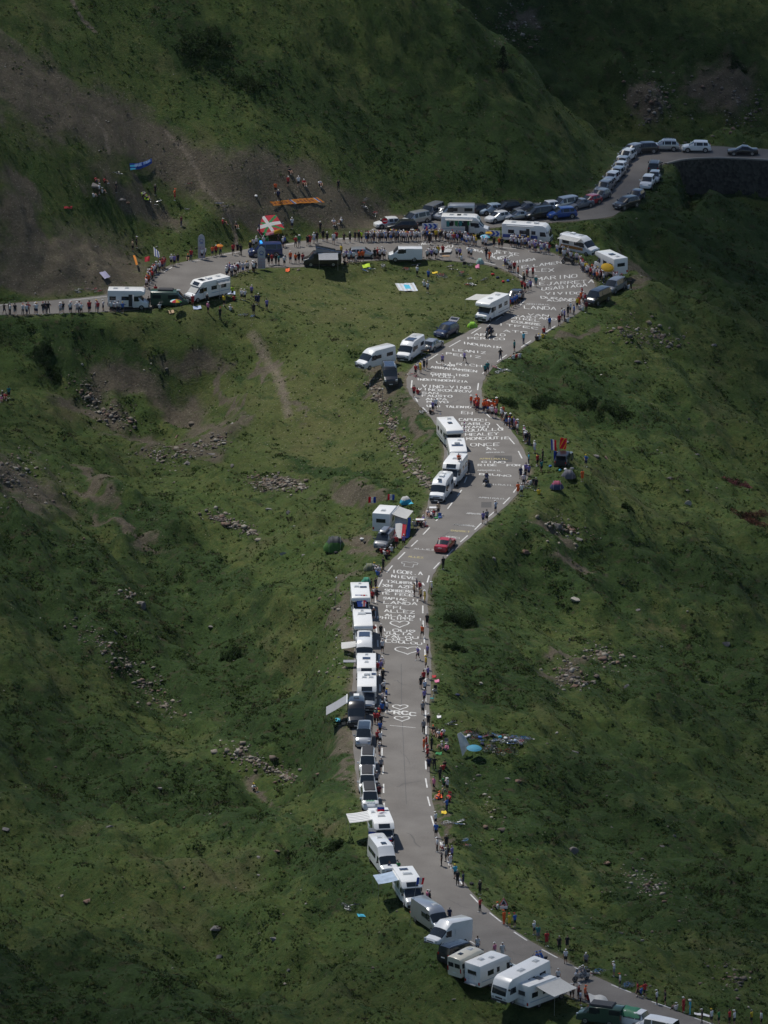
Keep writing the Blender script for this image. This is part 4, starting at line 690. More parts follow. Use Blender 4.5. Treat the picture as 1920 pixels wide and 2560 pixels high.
def van(col=WHITE, L=5.99, W=2.05, H_=2.62, roof=(), win=True, popup=False, aw=None, sidewin=None, stripe=None, rack=False):
    root = empty('camper_van'); vanshell(L, W, H_, col, root); wheels(root, (L*.5-1.0, -L*.5+1.15), W/2-.12, .35, .24); plates(root, L/2+.055, -L/2-.01)
    for (x0, x1) in (sidewin or ([(-.2, .8), (-2.4, -1.2)] if win else [])): sidepanel('side_window', root, x0, x1, 1.35, 1.85, W/2-.015, GLASS, th=.05)
    for s in (-1, 1): mb = MB(); mb.box((-L/2-.005, s*W*.22, 1.6), (.03, W*.36, .5), GLASS); mb.build('rear_window', root, smooth=False)
    mb = MB(); mb.box((-.6, W/2-.002, 1.25), (1.25, .02, 1.5), col); mb.build('sliding_door', root, .01, False)
    roofbits(root, H_, roof)
    if stripe: sidepanel('stripe', root, -L/2+.3, L/2-1.6, .75, 1.15, W/2+.006, stripe)
    if popup:
        mb = MB(); a = R(13); Lp = 3.0; mb.box((-.35-.1, 0, H_+.42), (Lp, W*.8, .09), SOLAR if popup == 's' else GREY, Matrix.Rotation(popup_dir*a, 3, 'Y')); mb.build('pop_up_roof', root, .02)
        mb = MB(); x0, x1 = -1.75, .95; hi = .72; lo = .08; P = [(x0, H_), (x1, H_), (x1, H_+(lo if popup_dir > 0 else hi)), (x0, H_+(hi if popup_dir > 0 else lo))]; mb.prism(P, -W*.37, W*.37, CANG); mb.build('pop_up_canvas', root, smooth=False)
    if aw: awning(root, *aw)
    return root
popup_dir = 1
def camper(kind='over', L=6.6, col=GEL, roof=(('h', -1.2, .3, .5, .5), ('h', .6, 0, .7, .5), ('s', -.2, -.5, 1.2, .6)), aw=None, cab=WHITE, W=2.28, H_=2.85, flagroof=None, rack=False, door=1, dooropen=False, stripe=None, rearwin=True, screen=GLASS, wins=((-2.6, -1.7), (-.9, .1), (.9, 1.5))):
    root = empty('motorhome'); fx = L/2; w = W/2
    if kind in ('over', 'low'):
        vl = 5.2
        sub = []; before = set(o.name for o in root.children); vanshell(vl, 2.0, 2.12, cab, root, back=False)
        for o in root.children: o.location = (fx-vl/2, 0, 0); 
        for o in list(root.children):
            if o.name.startswith('body'): o.name = 'cab'
        bx = fx-2.05
        if kind == 'over': prof = [(-fx, .45), (bx, .45), (bx, 1.95), (bx+.45, 2.02), (fx-.62, 2.16), (fx-.5, 2.35), (fx-.62, 2.70), (fx-1.05, H_), (-fx+.05, H_)]
        else: prof = [(-fx, .45), (bx, .45), (bx, 2.12), (fx-1.35, 2.12), (fx-1.25, 2.2), (bx+.25, H_-.08), (bx-.1, H_), (-fx+.05, H_)]
        mb = MB(); mb.prism(prof, -w, w, col); mb.build('living_box', root, .11)
        if kind == 'low': mb = MB(); a = math.atan2(H_-.1-2.2, bx+.25-(fx-1.25)); c_ = ((bx+.25+fx-1.25)/2, 0, (H_-.08+2.2)/2+.02); mb.box(c_, (.55, W*.55, .04), GLASS, Matrix.Rotation(-math.atan2(H_-.08-2.2, (bx+.25)-(fx-1.25)), 3, 'Y')); mb.build('nose_skylight', root, smooth=False)
        mb = MB(); mb.box((fx-2.3-.3, 0, .35), (L*.0+.2, W*.9, .2), TRIM); mb.box((-.8, 0, .38), (L-2.6, W*.92, .14), TRIM); mb.build('chassis', root, smooth=False)
        plates(root, fx+.055, -fx-.012)
    else:
        prof = [(-fx, .42), (fx-.25, .42), (fx, .6), (fx+.02, 1.12), (fx-.28, 2.02), (fx-.62, 2.62), (fx-1.1, H_), (-fx+.05, H_)]
        mb = MB(); mb.prism(prof, -w, w, col); mb.build('body', root, .12)
        mb = MB(); c0, c1 = (fx+.0, 1.22), (fx-.27, 2.02); a = math.atan2(c1[0]-c0[0], c1[1]-c0[1]); mb.box(((c0[0]+c1[0])/2+.02, 0, (c0[1]+c1[1])/2), (.05, W*.86, .86), screen, Matrix.Rotation(a, 3, 'Y')); mb.build('windscreen', root, .01)
        sidepanel('cab_window', root, fx-1.45, fx-.5, 1.25, 1.9, w, GLASS, th=.05, skew=.2)
        mb = MB(); mb.box((fx, 0, .5), (.2, W*.92, .22), TRIM); mb.build('front_bumper', root, .04)
        for s in (-1, 1): mb = MB(); mb.box((fx+.0, s*W*.37, .85), (.12, .3, .2), LAMP); mb.build('headlight', root, .03)
        mb = MB(); mb.box((fx+.03, 0, .85), (.05, W*.42, .16), TRIM); mb.build('grille', root, smooth=False); mirrors(root, fx-.35, w, 1.9); plates(root, fx+.11, -fx-.012)
    if screen is not GLASS and kind in ('over', 'low'): mb = MB(); mb.box((fx-1.05, 0, 1.70), (1.04, 1.7, .04), screen, Matrix.Rotation(R(46), 3, 'Y')); mb.build('windscreen_cover', root, smooth=False)
    for x0, x1 in wins: sidepanel('side_window', root, x0, x1, 1.45, 2.0, w, GLASS, th=.045)
    mb = MB(); mb.box((.4, door*(w+.012), 1.4), (.62, .03, 1.75), TRIM if dooropen else col); mb.build('door_opening' if dooropen else 'door', root, .01, False)
    if dooropen: mb = MB(); mb.box((.75, door*(w+.3), 1.4), (.04, .6, 1.75), col, Matrix.Rotation(R(-25*door), 3, 'Z')); mb.build('door', root, .01, False)
    if rearwin: mb = MB(); mb.box((-fx-.012, 0, 1.9), (.04, 1.2, .5), GLASS); mb.build('rear_window', root, .01, False)
    for s in (-1, 1): mb = MB(); mb.box((-fx-.012, s*(w-.16), .85), (.04, .2, .32), TAIL); mb.build('tail_light', root, smooth=False)
    wheels(root, (fx-1.0, -fx+1.75), w-.20 if kind == 'aclass' else .93, .35, .24); roofbits(root, H_, roof)
    if stripe: sidepanel('stripe', root, -fx+.2, fx-2.4 if kind != 'aclass' else fx-1.8, .8, 1.3, w+.004, stripe)
    elif kind != 'over': sidepanel('stripe', root, -fx+.25, fx-2.6, .98, 1.08, w+.004, PALEB)
    else: sidepanel('stripe', root, -fx+.25, fx-3.2, .80, .90, w+.004, GREY)
    if rack:
        mb = MB()
        for z in (.75, 1.2, 1.75): mb.tube([(-fx-.08, -.8, z), (-fx-.14, -.8, z), (-fx-.14, .8, z), (-fx-.08, .8, z)], .02, ALU)
        for y in (-.45, .45): mb.tube([(-fx-.13, y, .7), (-fx-.13, y, 1.8)], .018, ALU)
        mb.box((-fx-.3, 0, .72), (.35, 1.6, .04), ALU); mb.build('bike_rack', root)
    if aw: awning(root, *aw)
    return root
# ---- putting a vehicle where the photo shows it: middle of its outline and lowest edge, heading in degrees
def dims(kind):
    return kind
def place(root, u, vb, head, L, W, Hh, label, cat, group=None, zoff=0.):
    h = R(head); c, s = math.cos(h), math.sin(h); g = np.array(gp(u, vb-10))
    for _ in range(12):
        g[2] = H(g[0], g[1]); g[2] = max(g[2], -.03)
        if bil(DR, g[0], g[1]) < .3: g[2] = 0
        pr = [proj((g[0]+x*c-y*s, g[1]+x*s+y*c, g[2]+z)) for x in (-L/2, L/2) for y in (-W/2, W/2) for z in (0, Hh)]
        us = [p[0] for p in pr]; vl = max(p[1] for p in pr); k = F/np.linalg.norm(g-CAM)
        g[0] += (u-(min(us)+max(us))/2)/k; g[1] -= (vb-vl)/k/(CAM[2]/np.linalg.norm(g-CAM))
    fr = [H(g[0]+c*L*.32, g[1]+s*L*.32), H(g[0]-c*L*.32, g[1]-s*L*.32), H(g[0]-s*W*.4, g[1]+c*W*.4), H(g[0]+s*W*.4, g[1]-c*W*.4)]
    fr = [max(q, -.03) if q > -.4 else q for q in fr]; z = max(g[2], sum(fr)/4); z = 0. if abs(z) < .12 else z
    root.location = (g[0], g[1], z+zoff); pitch = math.atan2(fr[1]-fr[0], L*.64)*.8 if z != 0 else 0; root.rotation_euler = (0, max(-.12, min(.12, pitch)), h); tag(root, label, cat, group)
    return root
CARS = {}
def putcar(kind, col, u, vb, head, label, group=None, cat='car', **o):
    key = (kind, tuple(sorted((k, str(v)) for k, v in o.items())))
    if key in CARS:
        r = copy_tree(CARS[key])
        for c in r.children:
            if c.name.split('.')[0] in ('body', 'wing_mirror', 'open_tailgate') and c.data.materials[0] != col:
                i = 0; c.material_slots[i].link = 'OBJECT'; c.material_slots[i].material = col
    else: r = car(kind, col, **o); CARS[key] = r
    c = CT[kind]; return place(r, u, vb, head, c['L'], c['W'], c['H']+(.1 if o.get('poptop') else 0), label, cat, group)
UP_, BR = 'cars parked along the upper side road', 'cars parked on the apron behind the hairpin'
for q in [('saloon', BLACK, 1857, 390, 180, 'black saloon parked alone nearest the right border on the upper road'), ('suv', WHITE, 1741, 382, 180, 'white crossover parked side-on on the upper road, right of the silver one'), ('suv', SILVER, 1662, 379, 180, 'silver crossover side-on at the bend of the upper road', dict(rails=True)),
          ('suv', BLACK, 1609, 388, -165, 'black car at the bend of the upper road, left of the silver crossover'), ('suv', GREY, 1580, 397, -128, 'dark grey car just below the black one at the upper bend'), ('suv', WHITE, 1566, 411, -114, 'white car with roof rails, highest white one in the descending line', dict(rails=True)),
          ('hatch', SILVER, 1555, 425, -110, 'silver hatchback right below the railed white car in the descending line'), ('hatch', WHITE, 1549, 438, -110, 'white hatchback between two silver cars in the descending line'), ('estate', SILVER, 1541, 454, -110, 'silver estate, fourth below the upper bend in the descending line'),
          ('suv', WHITE, 1528, 468, -110, 'white crossover halfway down the descending line'), ('hatch', SILVER, 1519, 478, -110, 'silver hatchback below the halfway white crossover'), ('suv', GREY, 1510, 490, -112, 'grey car third above the red one in the descending line'), ('hatch', GREY, 1502, 507, -120, 'dark grey hatchback right behind the red car'),
          ('hatch', REDP, 1474, 520, -135, 'red hatchback at the lower end of the descending line'), ('saloon', GREY, 1449, 529, -140, 'dark saloon between the red hatchback and the tall silver people carrier')]:
    putcar(q[0], q[1], q[2], q[3], q[4], q[5], 'cars parked in a line down the upper road', **(q[6] if len(q) > 6 else {}))
for q in [('suv', BLACK, 1637, 437, 82, 'black off-roader seen from behind on the inner side of the upper road', dict(rails=True)), ('hatch', SILVER, 1636, 461, -98, 'silver hatchback right behind the black off-roader'), ('suv', WHITE, 1619, 477, -102, 'white crossover facing down on the grass side of the upper road'),
          ('hatch', NAVY, 1590, 509, -112, 'dark blue hatchback half hidden by the big black car'), ('suv', BLACK, 1566, 529, -135, 'big black car on the grass side of the upper road')]:
    putcar(q[0], q[1], q[2], q[3], q[4], q[5], 'cars parked on the grass side of the upper road', **(q[6] if len(q) > 6 else {}))
for q in [('mpv', SILVER, 1411, 530, -145, 'tall silver people carrier, rear row behind the hairpin'), ('hatch', WHITE, 1369, 534, -150, 'white hatchback left of the silver people carrier'), ('saloon', GREY, 1315, 536, -155, 'long grey saloon in the rear row behind the hairpin'), ('suv', BLACK, 1266, 539, -150, 'black car with bright windscreen in the rear row behind the hairpin'),
          ('hatch', PALEB, 1226, 541, -150, 'pale blue hatchback in the rear row behind the hairpin'), ('hatch', BLACK, 1190, 543, -150, 'black hatchback right of the grey roofed van, rear row'), ('suv', BLUE, 1404, 552, -160, 'bright blue car at the front right of the parked cluster'), ('mpv', BLACK, 1346, 553, -152, 'glossy black people carrier in the front row of the cluster'),
          ('saloon', SILVER, 1293, 556, -155, 'silver saloon in the front row of the cluster'), ('hatch', WHITE, 1244, 561, -140, 'small white hatchback squeezed between the two big motorhomes'), ('mpv', SILVER, 1039, 568, -140, 'silver car with bright bonnet behind the left chevron sign'), ('van', GREY, 1079, 553, -120, 'dark grey van behind the chevron sign, rear row'),
          ('hatch', SILVER, 1106, 553, -120, 'silver hatchback just left of the long grey van roof'), ('hatch', WHITE, 969, 574, -160, 'white car beside the no entry sign'), ('estate', BLACK, 1005, 579, 185, 'dark car draped with a flag right of the no entry sign')]:
    putcar(q[0], q[1], q[2], q[3], q[4], q[5], BR, **(q[6] if len(q) > 6 else {}))
r = van(SILVER, 5.4, 2.0, 2.3, win=True); place(r, 1141, 551, 178, 5.4, 2, 2.3, 'grey panel van seen side-on behind the large motorhome at the hairpin', 'van')
# motorhomes on the outside of the hairpin
BLUEST = mat('blue_graphics', (.05, .10, .38), .35, 0, .3, .5, 1.5); ORST = mat('orange_graphics', (.5, .22, .05), .4, 0, .3, .4, 1.5)
def P_(r, u, vb, hd, L, lab, cat='motorhome', W=2.3, Hh=2.95): return place(r, u, vb, hd, L, W, Hh, lab, cat)
P_(camper('low', 7.0, roof=(('h', -2, 0, .6, .5), ('h', 0, .2, .5, .5), ('d', -.9, 0, .6, .6)), aw=(-2.8, 1.2, 1.14, 2.55, .35, -1, CANV, .1, False), dooropen=True, door=-1), 1163, 592, -6, 7.0, 'white motorhome at the hairpin hung with green things under its awning')
P_(camper('aclass', 7.2, stripe=BLUEST, roof=(('h', -2, 0, .6, .5), ('h', .2, .2, .6, .5), ('a', 1.4, 0, .7, .5)), aw=(-2.8, 1.2, 1.14, 2.6, 0, -1), dooropen=True, door=-1), 1318, 614, -14, 7.2, 'white motorhome with blue side graphics right of the hairpin apex')
P_(van(WHITE, 5.99, 2.05, 2.62, roof=(('a', -1.2, 0, .7, .6), ('h', .3, 0, .5, .5)), aw=(-2.4, 1.1, 1.03, 2.5, 1.1, -1, CANV, .25, False), stripe=ORST), 1449, 645, -40, 6, 'white camper van with grey awning and orange bonnet graphics on the outer bend', 'camper van', 2.05, 2.7)
P_(camper('over', 6.2, roof=(('d', -.6, .1, .9, .8), ('h', -2, 0, .5, .4)), rearwin=True), 1526, 697, 118, 6.2, 'white motorhome seen from behind with a yellow parasol leaning at it')
putcar('mpv', GREY, 1536, 739, -118, 'grey car with glaring windscreen behind the black van at the bend')
putcar('van', BLACK, 1494, 768, -122, 'black passenger van on the road edge at the outer bend', None, 'van')
# inside of the hairpin
P_(van(WHITE, 4.9, 1.9, 2.0, win=True, sidewin=[(-.1, .75)]), 1013, 656, 181, 4.9, 'white compact van side-on at the inner edge of the hairpin', 'van', 1.9, 2.0)
putcar('estate', SILVER, 908, 648, 2, 'silver estate parked inside the hairpin behind people in orange')
popup_dir = -1
P_(van(BLACK, 5.4, 2.0, 2.1, popup='s', win=True, aw=(-2.2, .6, 1.0, 2.0, 2.1, 1, CANG, .35, True)), 806, 668, 182, 5.4, 'black camper van with raised roof and grey awning inside the hairpin', 'camper van', 2.0, 2.3)
popup_dir = 1
r = putcar('van', paint('police_blue', (.02, .04, .13)), 663, 645, 188, 'blue police van with lit blue roof light on the upper road', None, 'police van')
mb = MB(); mb.box((.6, 0, 2.07), (.3, 1.2, .14), mat('blue_beacon', (.02, .2, .9), .2, emit=(.05, .4, 1, .9))); mb.build('light_bar', r, .03, False)
P_(camper('over', 5.8, dooropen=True, door=-1, aw=None, roof=(('h', -1.8, 0, .6, .5), ('h', -.2, .2, .5, .5))), 321, 776, -2, 5.8, 'white overcab motorhome with open door on the left road')
P_(van(DGREEN, 5.4, 2.0, 2.35, roof=(('b', -.6, 0, 2.2, 1.2), ('h', 1.2, 0, .4, .4)), win=True), 425, 770, -4, 5.4, 'dark green van with loaded roof between two white motorhomes, left road', 'van', 2, 2.4)
P_(camper('low', 6.9, screen=CANV, roof=(('a', -.2, .2, .9, .6), ('h', -2, 0, .5, .5), ('s', .9, 0, .7, 1)), aw=(-3.0, -.9, 1.14, 2.6, .4, 1)), 517, 760, -140, 6.9, 'white motorhome with covered windscreen on the inner left bend')
mb = MB()
# road below the hairpin, left side
P_(camper('over', 6.6, roof=(('h', -1.8, 0, .5, .5), ('h', .4, 0, .6, .5)), aw=(-2.6, .8, 1.14, 2.6, 2.6, -1, CANV, .3)), 1229, 810, -119, 6.6, 'white overcab motorhome with pale awning above the grassy meadow')
putcar('hatch', BLACK, 1286, 762, -112, 'dark blue and silver car behind the overcab motorhome at the inner bend')
putcar('suv', NAVY, 1116, 850, -121, 'navy car with open tailgate on the meadow edge', openboot=True)
putcar('hatch', SILVER, 1082, 883, 64, 'silver hatchback with bicycles on the roof, seen from behind', rails=True)
P_(van(WHITE, 5.99, 2.05, 2.62, roof=(('s', .1, .1, 1.5, 1.2), ('h', -1.5, 0, .5, .5)), win=True), 1026, 907, -112, 6, 'white camper van with solar panel facing down on the meadow edge', 'camper van', 2.05, 2.7)
P_(van(WHITE, 5.99, 2.05, 2.6, win=True), 938, 930, -136, 6, 'white panel van parked on the meadow beside the black van', 'van', 2.05, 2.65)
P_(van(BLACK, 5.4, 2.0, 2.35, roof=(('s', -.6, 0, 2.6, 1.4),), win=True), 974, 969, -86, 5.4, 'black van facing down on the meadow beside the white van', 'van', 2, 2.4)
P_(camper('over', 6.9, roof=(('h', -2.2, .3, .5, .5), ('d', -.2, 0, .8, .6))), 1126, 1130, -78, 6.9, 'white overcab motorhome with bunting, highest of four facing down')
P_(camper('over', 6.6, roof=(('a', -.6, 0, .8, .7), ('s', .4, 0, .7, 1.5), ('h', -2, .4, .5, .5))), 1143, 1182, -87, 6.6, 'white overcab motorhome, second of four facing down below the bunting one')
P_(camper('low', 6.6, roof=(('h', -2, .2, .5, .5), ('h', -.5, 0, .6, .5))), 1135, 1221, -103, 6.6, 'white low profile motorhome, third of four, someone in orange on its roof')
P_(van(WHITE, 5.99, 2.05, 2.62, roof=(('d', 1.0, 0, .5, .5), ('a', -.4, 0, .9, .6), ('h', -1.6, 0, .5, .5)), win=True), 1103, 1260, -103, 6, 'silver white camper van, lowest of four facing down by the ditch', 'camper van', 2.05, 2.7)
P_(camper('low', 5.9, roof=(('h', -1.6, 0, .5, .5),), rack=False, wins=((-1.5, -.6),), aw=(-2.0, 1.6, 1.14, 2.6, 1.9, -1, CANV, .5)), 966, 1340, 76, 5.9, 'white motorhome with flag draped awning beside the lowest meadow')
putcar('mpv', GREY, 962, 1376, -106, 'dark car with roof box in front of the flag draped motorhome', box=GREY)
putcar('saloon', REDP, 1113, 1386, 73, 'red official saloon driving up the road', rails=True)
putcar('suv', BLACK, 1409, 1172, 78, 'black car with open tailgate among camping gear on the grass', openboot=True)
# long straight, left side, from the top down
P_(camper('over', 6.6, roof=(('h', -2.6, 0, .5, .3), ('s', -1.1, .4, .6, .8), ('h', -1.3, -.4, .5, .6))), 901, 1551, -88, 6.6, 'white overcab motorhome with blue ensign on its nose, top of the long row')
P_(camper('over', 6.9, roof=(('h', -2.7, 0, .5, .3), ('s', -1.6, .6, .4, .9), ('h', -1.4, -.1, .7, .9))), 907, 1622, -88, 6.9, 'white overcab motorhome with an orange parasol, second in the long row')
P_(van(WHITE, 5.99, 2.05, 2.7, roof=(('s', -1.4, 0, 1.9, 1.3),), aw=None), 911, 1668, -90, 6, 'white camper van with solar roof and loose white sheet, third in the long row', 'camper van', 2.05, 2.75)
P_(camper('low', 7.2, roof=(('h', -2.9, 0, .5, .3), ('s', -1.4, 0, .8, .9), ('h', 0, 0, .5, .4))), 916, 1736, -90, 7.2, 'white low profile motorhome beside a grey table, fourth in the long row')
P_(camper('low', 7.2, cab=SILVER, roof=(('a', -2.3, 0, .9, .7), ('h', -1.2, .5, .5, .5), ('h', -1.2, -.3, .5, .5), ('s', -2.4, .8, .8, .5))), 917, 1783, -90, 7.2, 'white motorhome with silver cab and big nose skylight, fifth in the long row')
P_(van(BLACK, 5.9, 2.1, 2.7, roof=(('a', -1, 0, .9, .7),), aw=(-2.3, .8, 1.05, 2.5, 2.4, -1, CANG, 1.5)), 891, 1823, -90, 5.9, 'black camper van with steep grey awning standing left of the row', 'camper van', 2.1, 2.75)
putcar('van', SILVER, 910, 1872, -92, 'silver passenger van with long glass roof in the long row', None, 'van', panorama=True)
for (u, vb, h, lab) in [(919, 1940, -91, 'uppermost of three white vans with black pop-up roofs'), (918, 1988, -90, 'middle one of three white vans with black pop-up roofs'), (924, 2030, -87, 'lowest white van with black pop-up roof and green logo on its bonnet')]:
    r = putcar('van', WHITE, u, vb, h, lab, 'white vans with black pop-up roofs', 'camper van', poptop=DARK)
mb = MB()
for i in range(3): mb.ring((1.98, -.35+i*.32, 1.155), .15, .025, mat('green_logo', (.02, .35, .12), .5), 'z', 12, 4)
mb.build('bonnet_logo', r)
STR = bpy.data.materials.new('striped_canvas'); STR.use_nodes = True; t = STR.node_tree; tc = t.nodes.new('ShaderNodeTexCoord'); wv = t.nodes.new('ShaderNodeTexWave'); wv.inputs['Scale'].default_value = .62; wv.bands_direction = 'X'; t.links.new(tc.outputs['Object'], wv.inputs[0]); mx = t.nodes.new('ShaderNodeMix'); mx.data_type = 'RGBA'; mx.inputs[6].default_value = (.3, .3, .31, 1); mx.inputs[7].default_value = (.66, .66, .64, 1); rr_ = t.nodes.new('ShaderNodeMapRange'); rr_.inputs[1].default_value = .2; rr_.inputs[2].default_value = .35; t.links.new(wv.outputs[1], rr_.inputs[0]); t.links.new(rr_.outputs[0], mx.inputs[0]); t.links.new(mx.outputs[2], t.nodes['Principled BSDF'].inputs[0])
P_(camper('low', 6.9, roof=(('h', -2.5, 0, .5, .7), ('s', -2.2, .8, .3, .5), ('h', -1.9, -.75, .5, .4), ('h', -.5, 0, .5, .8)), aw=(-2.9, .2, 1.14, 2.7, 2.4, -1, STR, .25)), 955, 2131, -82, 6.9, 'white motorhome with striped awning and tricolour flags on its front')
CW = mat('bluewhite_canvas', (.40, .50, .62), .7, 0, 0, .3, 1.2)
P_(van(WHITE, 6.6, 2.05, 2.95, roof=(('h', -1.8, 0, .6, .5), ('d', .3, 0, .8, .6)), sidewin=[(-2.6, -1.3), (-1.1, .4)]), 958, 2197, -76, 6.6, 'white high roofed van with dark side windows, under the striped awning motorhome', 'camper van', 2.05, 3)
P_(camper('low', 6.6, roof=(('s', -2.2, -.1, .6, .9), ('h', -.7, 0, .5, 1.0)), aw=(-2.6, .4, 1.14, 2.6, 2.2, -1, CW, .3)), 1022, 2279, -78, 6.6, 'white motorhome with pale blue awning beside the flag pole')
P_(van(SILVER, 5.99, 2.05, 2.55, roof=(('h', .3, .3, .5, .5),), win=True, sidewin=[(-.3, .8)]), 1078, 2342, -63, 6, 'silver grey panel van parked below the pale blue awning', 'van', 2.05, 2.6)
P_(van(WHITE, 5.6, 2.05, 2.8, win=False), 1118, 2388, -133, 5.6, 'white high van with coloured pictures along its side', 'van', 2.05, 2.85)
putcar('van', BLACK, 1145, 2420, 48, 'black van with roof rails squeezed beside the picture van', None, 'van', rails=True)
P_(van(CREAM, 5.2, 2.0, 2.45, roof=(('d', -1.5, 0, .5, .5), ('h', 0, 0, .5, .5), ('d', 1.2, 0, .4, .5)), stripe=TRIM, win=True), 1178, 2448, 48, 5.2, 'old cream and black camper van seen from behind', 'camper van', 2.0, 2.5)
P_(camper('low', 6.2, roof=(('h', -1.5, .2, .5, .5), ('h', -.4, -.3, .4, .4)), rack=True, wins=((-1.9, -1.0), (-.5, -.1))), 1232, 2478, 46, 6.2, 'white motorhome with rear bike rack, right of the cream camper van')
P_(camper('aclass', 6.9, roof=(('h', .2, .3, .7, .5), ('h', -2.4, 0, .5, .5)), wins=((-2.6, -1.7), (-.9, .1))), 1304, 2512, -134, 6.9, 'white motorhome with large green tinted windscreen facing the grass')
P_(camper('low', 6.2, roof=(('h', -2.2, .7, .4, .3), ('h', -1.2, .3, .4, .3), ('s', -.5, -.1, .7, .9), ('h', .6, .3, .4, .4)), rack=True, aw=(-2.0, 1.6, 1.14, 2.6, 2.5, -1, CANV, .45)), 1352, 2532, 46, 6.2, 'white motorhome with bike rack and big white awning at the bottom')
# ---------------------------------------------------------------- people (facing +x, feet on z = 0, 1.75 m)
SKIN = [mat('skin_a', (.48, .27, .19), .6, 0, 0, .08, 8), mat('skin_b', (.36, .19, .125), .6, 0, 0, .08, 8), mat('skin_c', (.19, .10, .065), .6, 0, 0, .08, 8)]
HAIR = [mat('hair_dark', (.02, .014, .01), .8), mat('hair_brown', (.07, .04, .02), .8), mat('hair_grey', (.3, .29, .28), .8)]
SOLE = mat('shoe', (.3, .3, .3), .7, 0, 0, .3, 12)
def remesh(mb, vox, name, m, dec=None):
    me = mb.mesh('tmp'); o = link('tmp', me); md = o.modifiers.new('r', 'REMESH'); md.mode = 'VOXEL'; md.voxel_size = vox; sm_ = o.modifiers.new('s', 'SMOOTH'); sm_.factor = .5; sm_.iterations = 4
    if dec: dd = o.modifiers.new('d', 'DECIMATE'); dd.ratio = dec
    dg = bpy.context.evaluated_depsgraph_get(); ev = o.evaluated_get(dg); r = bpy.data.meshes.new_from_object(ev); bpy.data.objects.remove(o); bpy.data.meshes.remove(me)
    r.name = name; r.materials.clear(); r.materials.append(m); r.shade_smooth(); return r
def limb(mb, a, b, r0, r1, m):
    mb.tube([a, b], [r0, r1], m, 10); mb.ell(a, (r0, r0, r0), m, 8, 6); mb.ell(b, (r1, r1, r1), m, 8, 6)
POSES = {
 's': dict(hip=.93, sh=(0, .19, 1.43), el=((.02, .24, 1.14), (.02, -.24, 1.14)), wr=((.10, .25, .90), (.10, -.25, .90)), kn=((.02, .10, .50), (.02, -.10, .50)), an=((0, .11, .08), (0, -.11, .08))),
 'a': dict(hip=.93, sh=(0, .19, 1.43), el=((-.06, .40, 1.20), (-.06, -.40, 1.20)), wr=((.07, .19, 1.03), (.07, -.19, 1.03)), kn=((.02, .14, .50), (.02, -.14, .50)), an=((0, .19, .08), (0, -.19, .08))),
 'k': dict(hip=.92, sh=(.02, .19, 1.42), el=((.16, .24, 1.18), (-.16, -.25, 1.17)), wr=((.34, .20, 1.06), (-.12, -.25, .94)), kn=((-.03, .09, .50), (.24, -.09, .53)), an=((-.30, .09, .13), (.28, -.09, .08))),
 'p': dict(hip=.93, sh=(0, .19, 1.43), el=((.18, .27, 1.26), (.18, -.27, 1.26)), wr=((.27, .09, 1.52), (.27, -.09, 1.52)), kn=((.02, .12, .50), (.02, -.12, .50)), an=((0, .15, .08), (0, -.15, .08))),
 'u': dict(hip=.93, sh=(0, .19, 1.43), el=((.10, .33, 1.66), (.02, -.25, 1.14)), wr=((.14, .30, 1.93), (.12, -.25, .91)), kn=((.02, .11, .50), (.02, -.11, .50)), an=((0, .13, .08), (0, -.13, .08))),
 'i': dict(hip=.16, sh=(-.10, .19, .64), el=((.10, .26, .46), (.10, -.26, .46)), wr=((.34, .17, .50), (.34, -.17, .50)), kn=((.42, .13, .50), (.42, -.13, .50)), an=((.56, .13, .08), (.56, -.13, .08))),
 'r': dict(hip=.84, sh=(.22, .19, 1.28), el=((.45, .26, 1.12), (.45, -.26, 1.12)), wr=((.66, .24, 1.03), (.66, -.24, 1.03)), kn=((.36, .20, .66), (.36, -.20, .66)), an=((.10, .24, .34), (.10, -.24, .34)))}
PM_ = {}
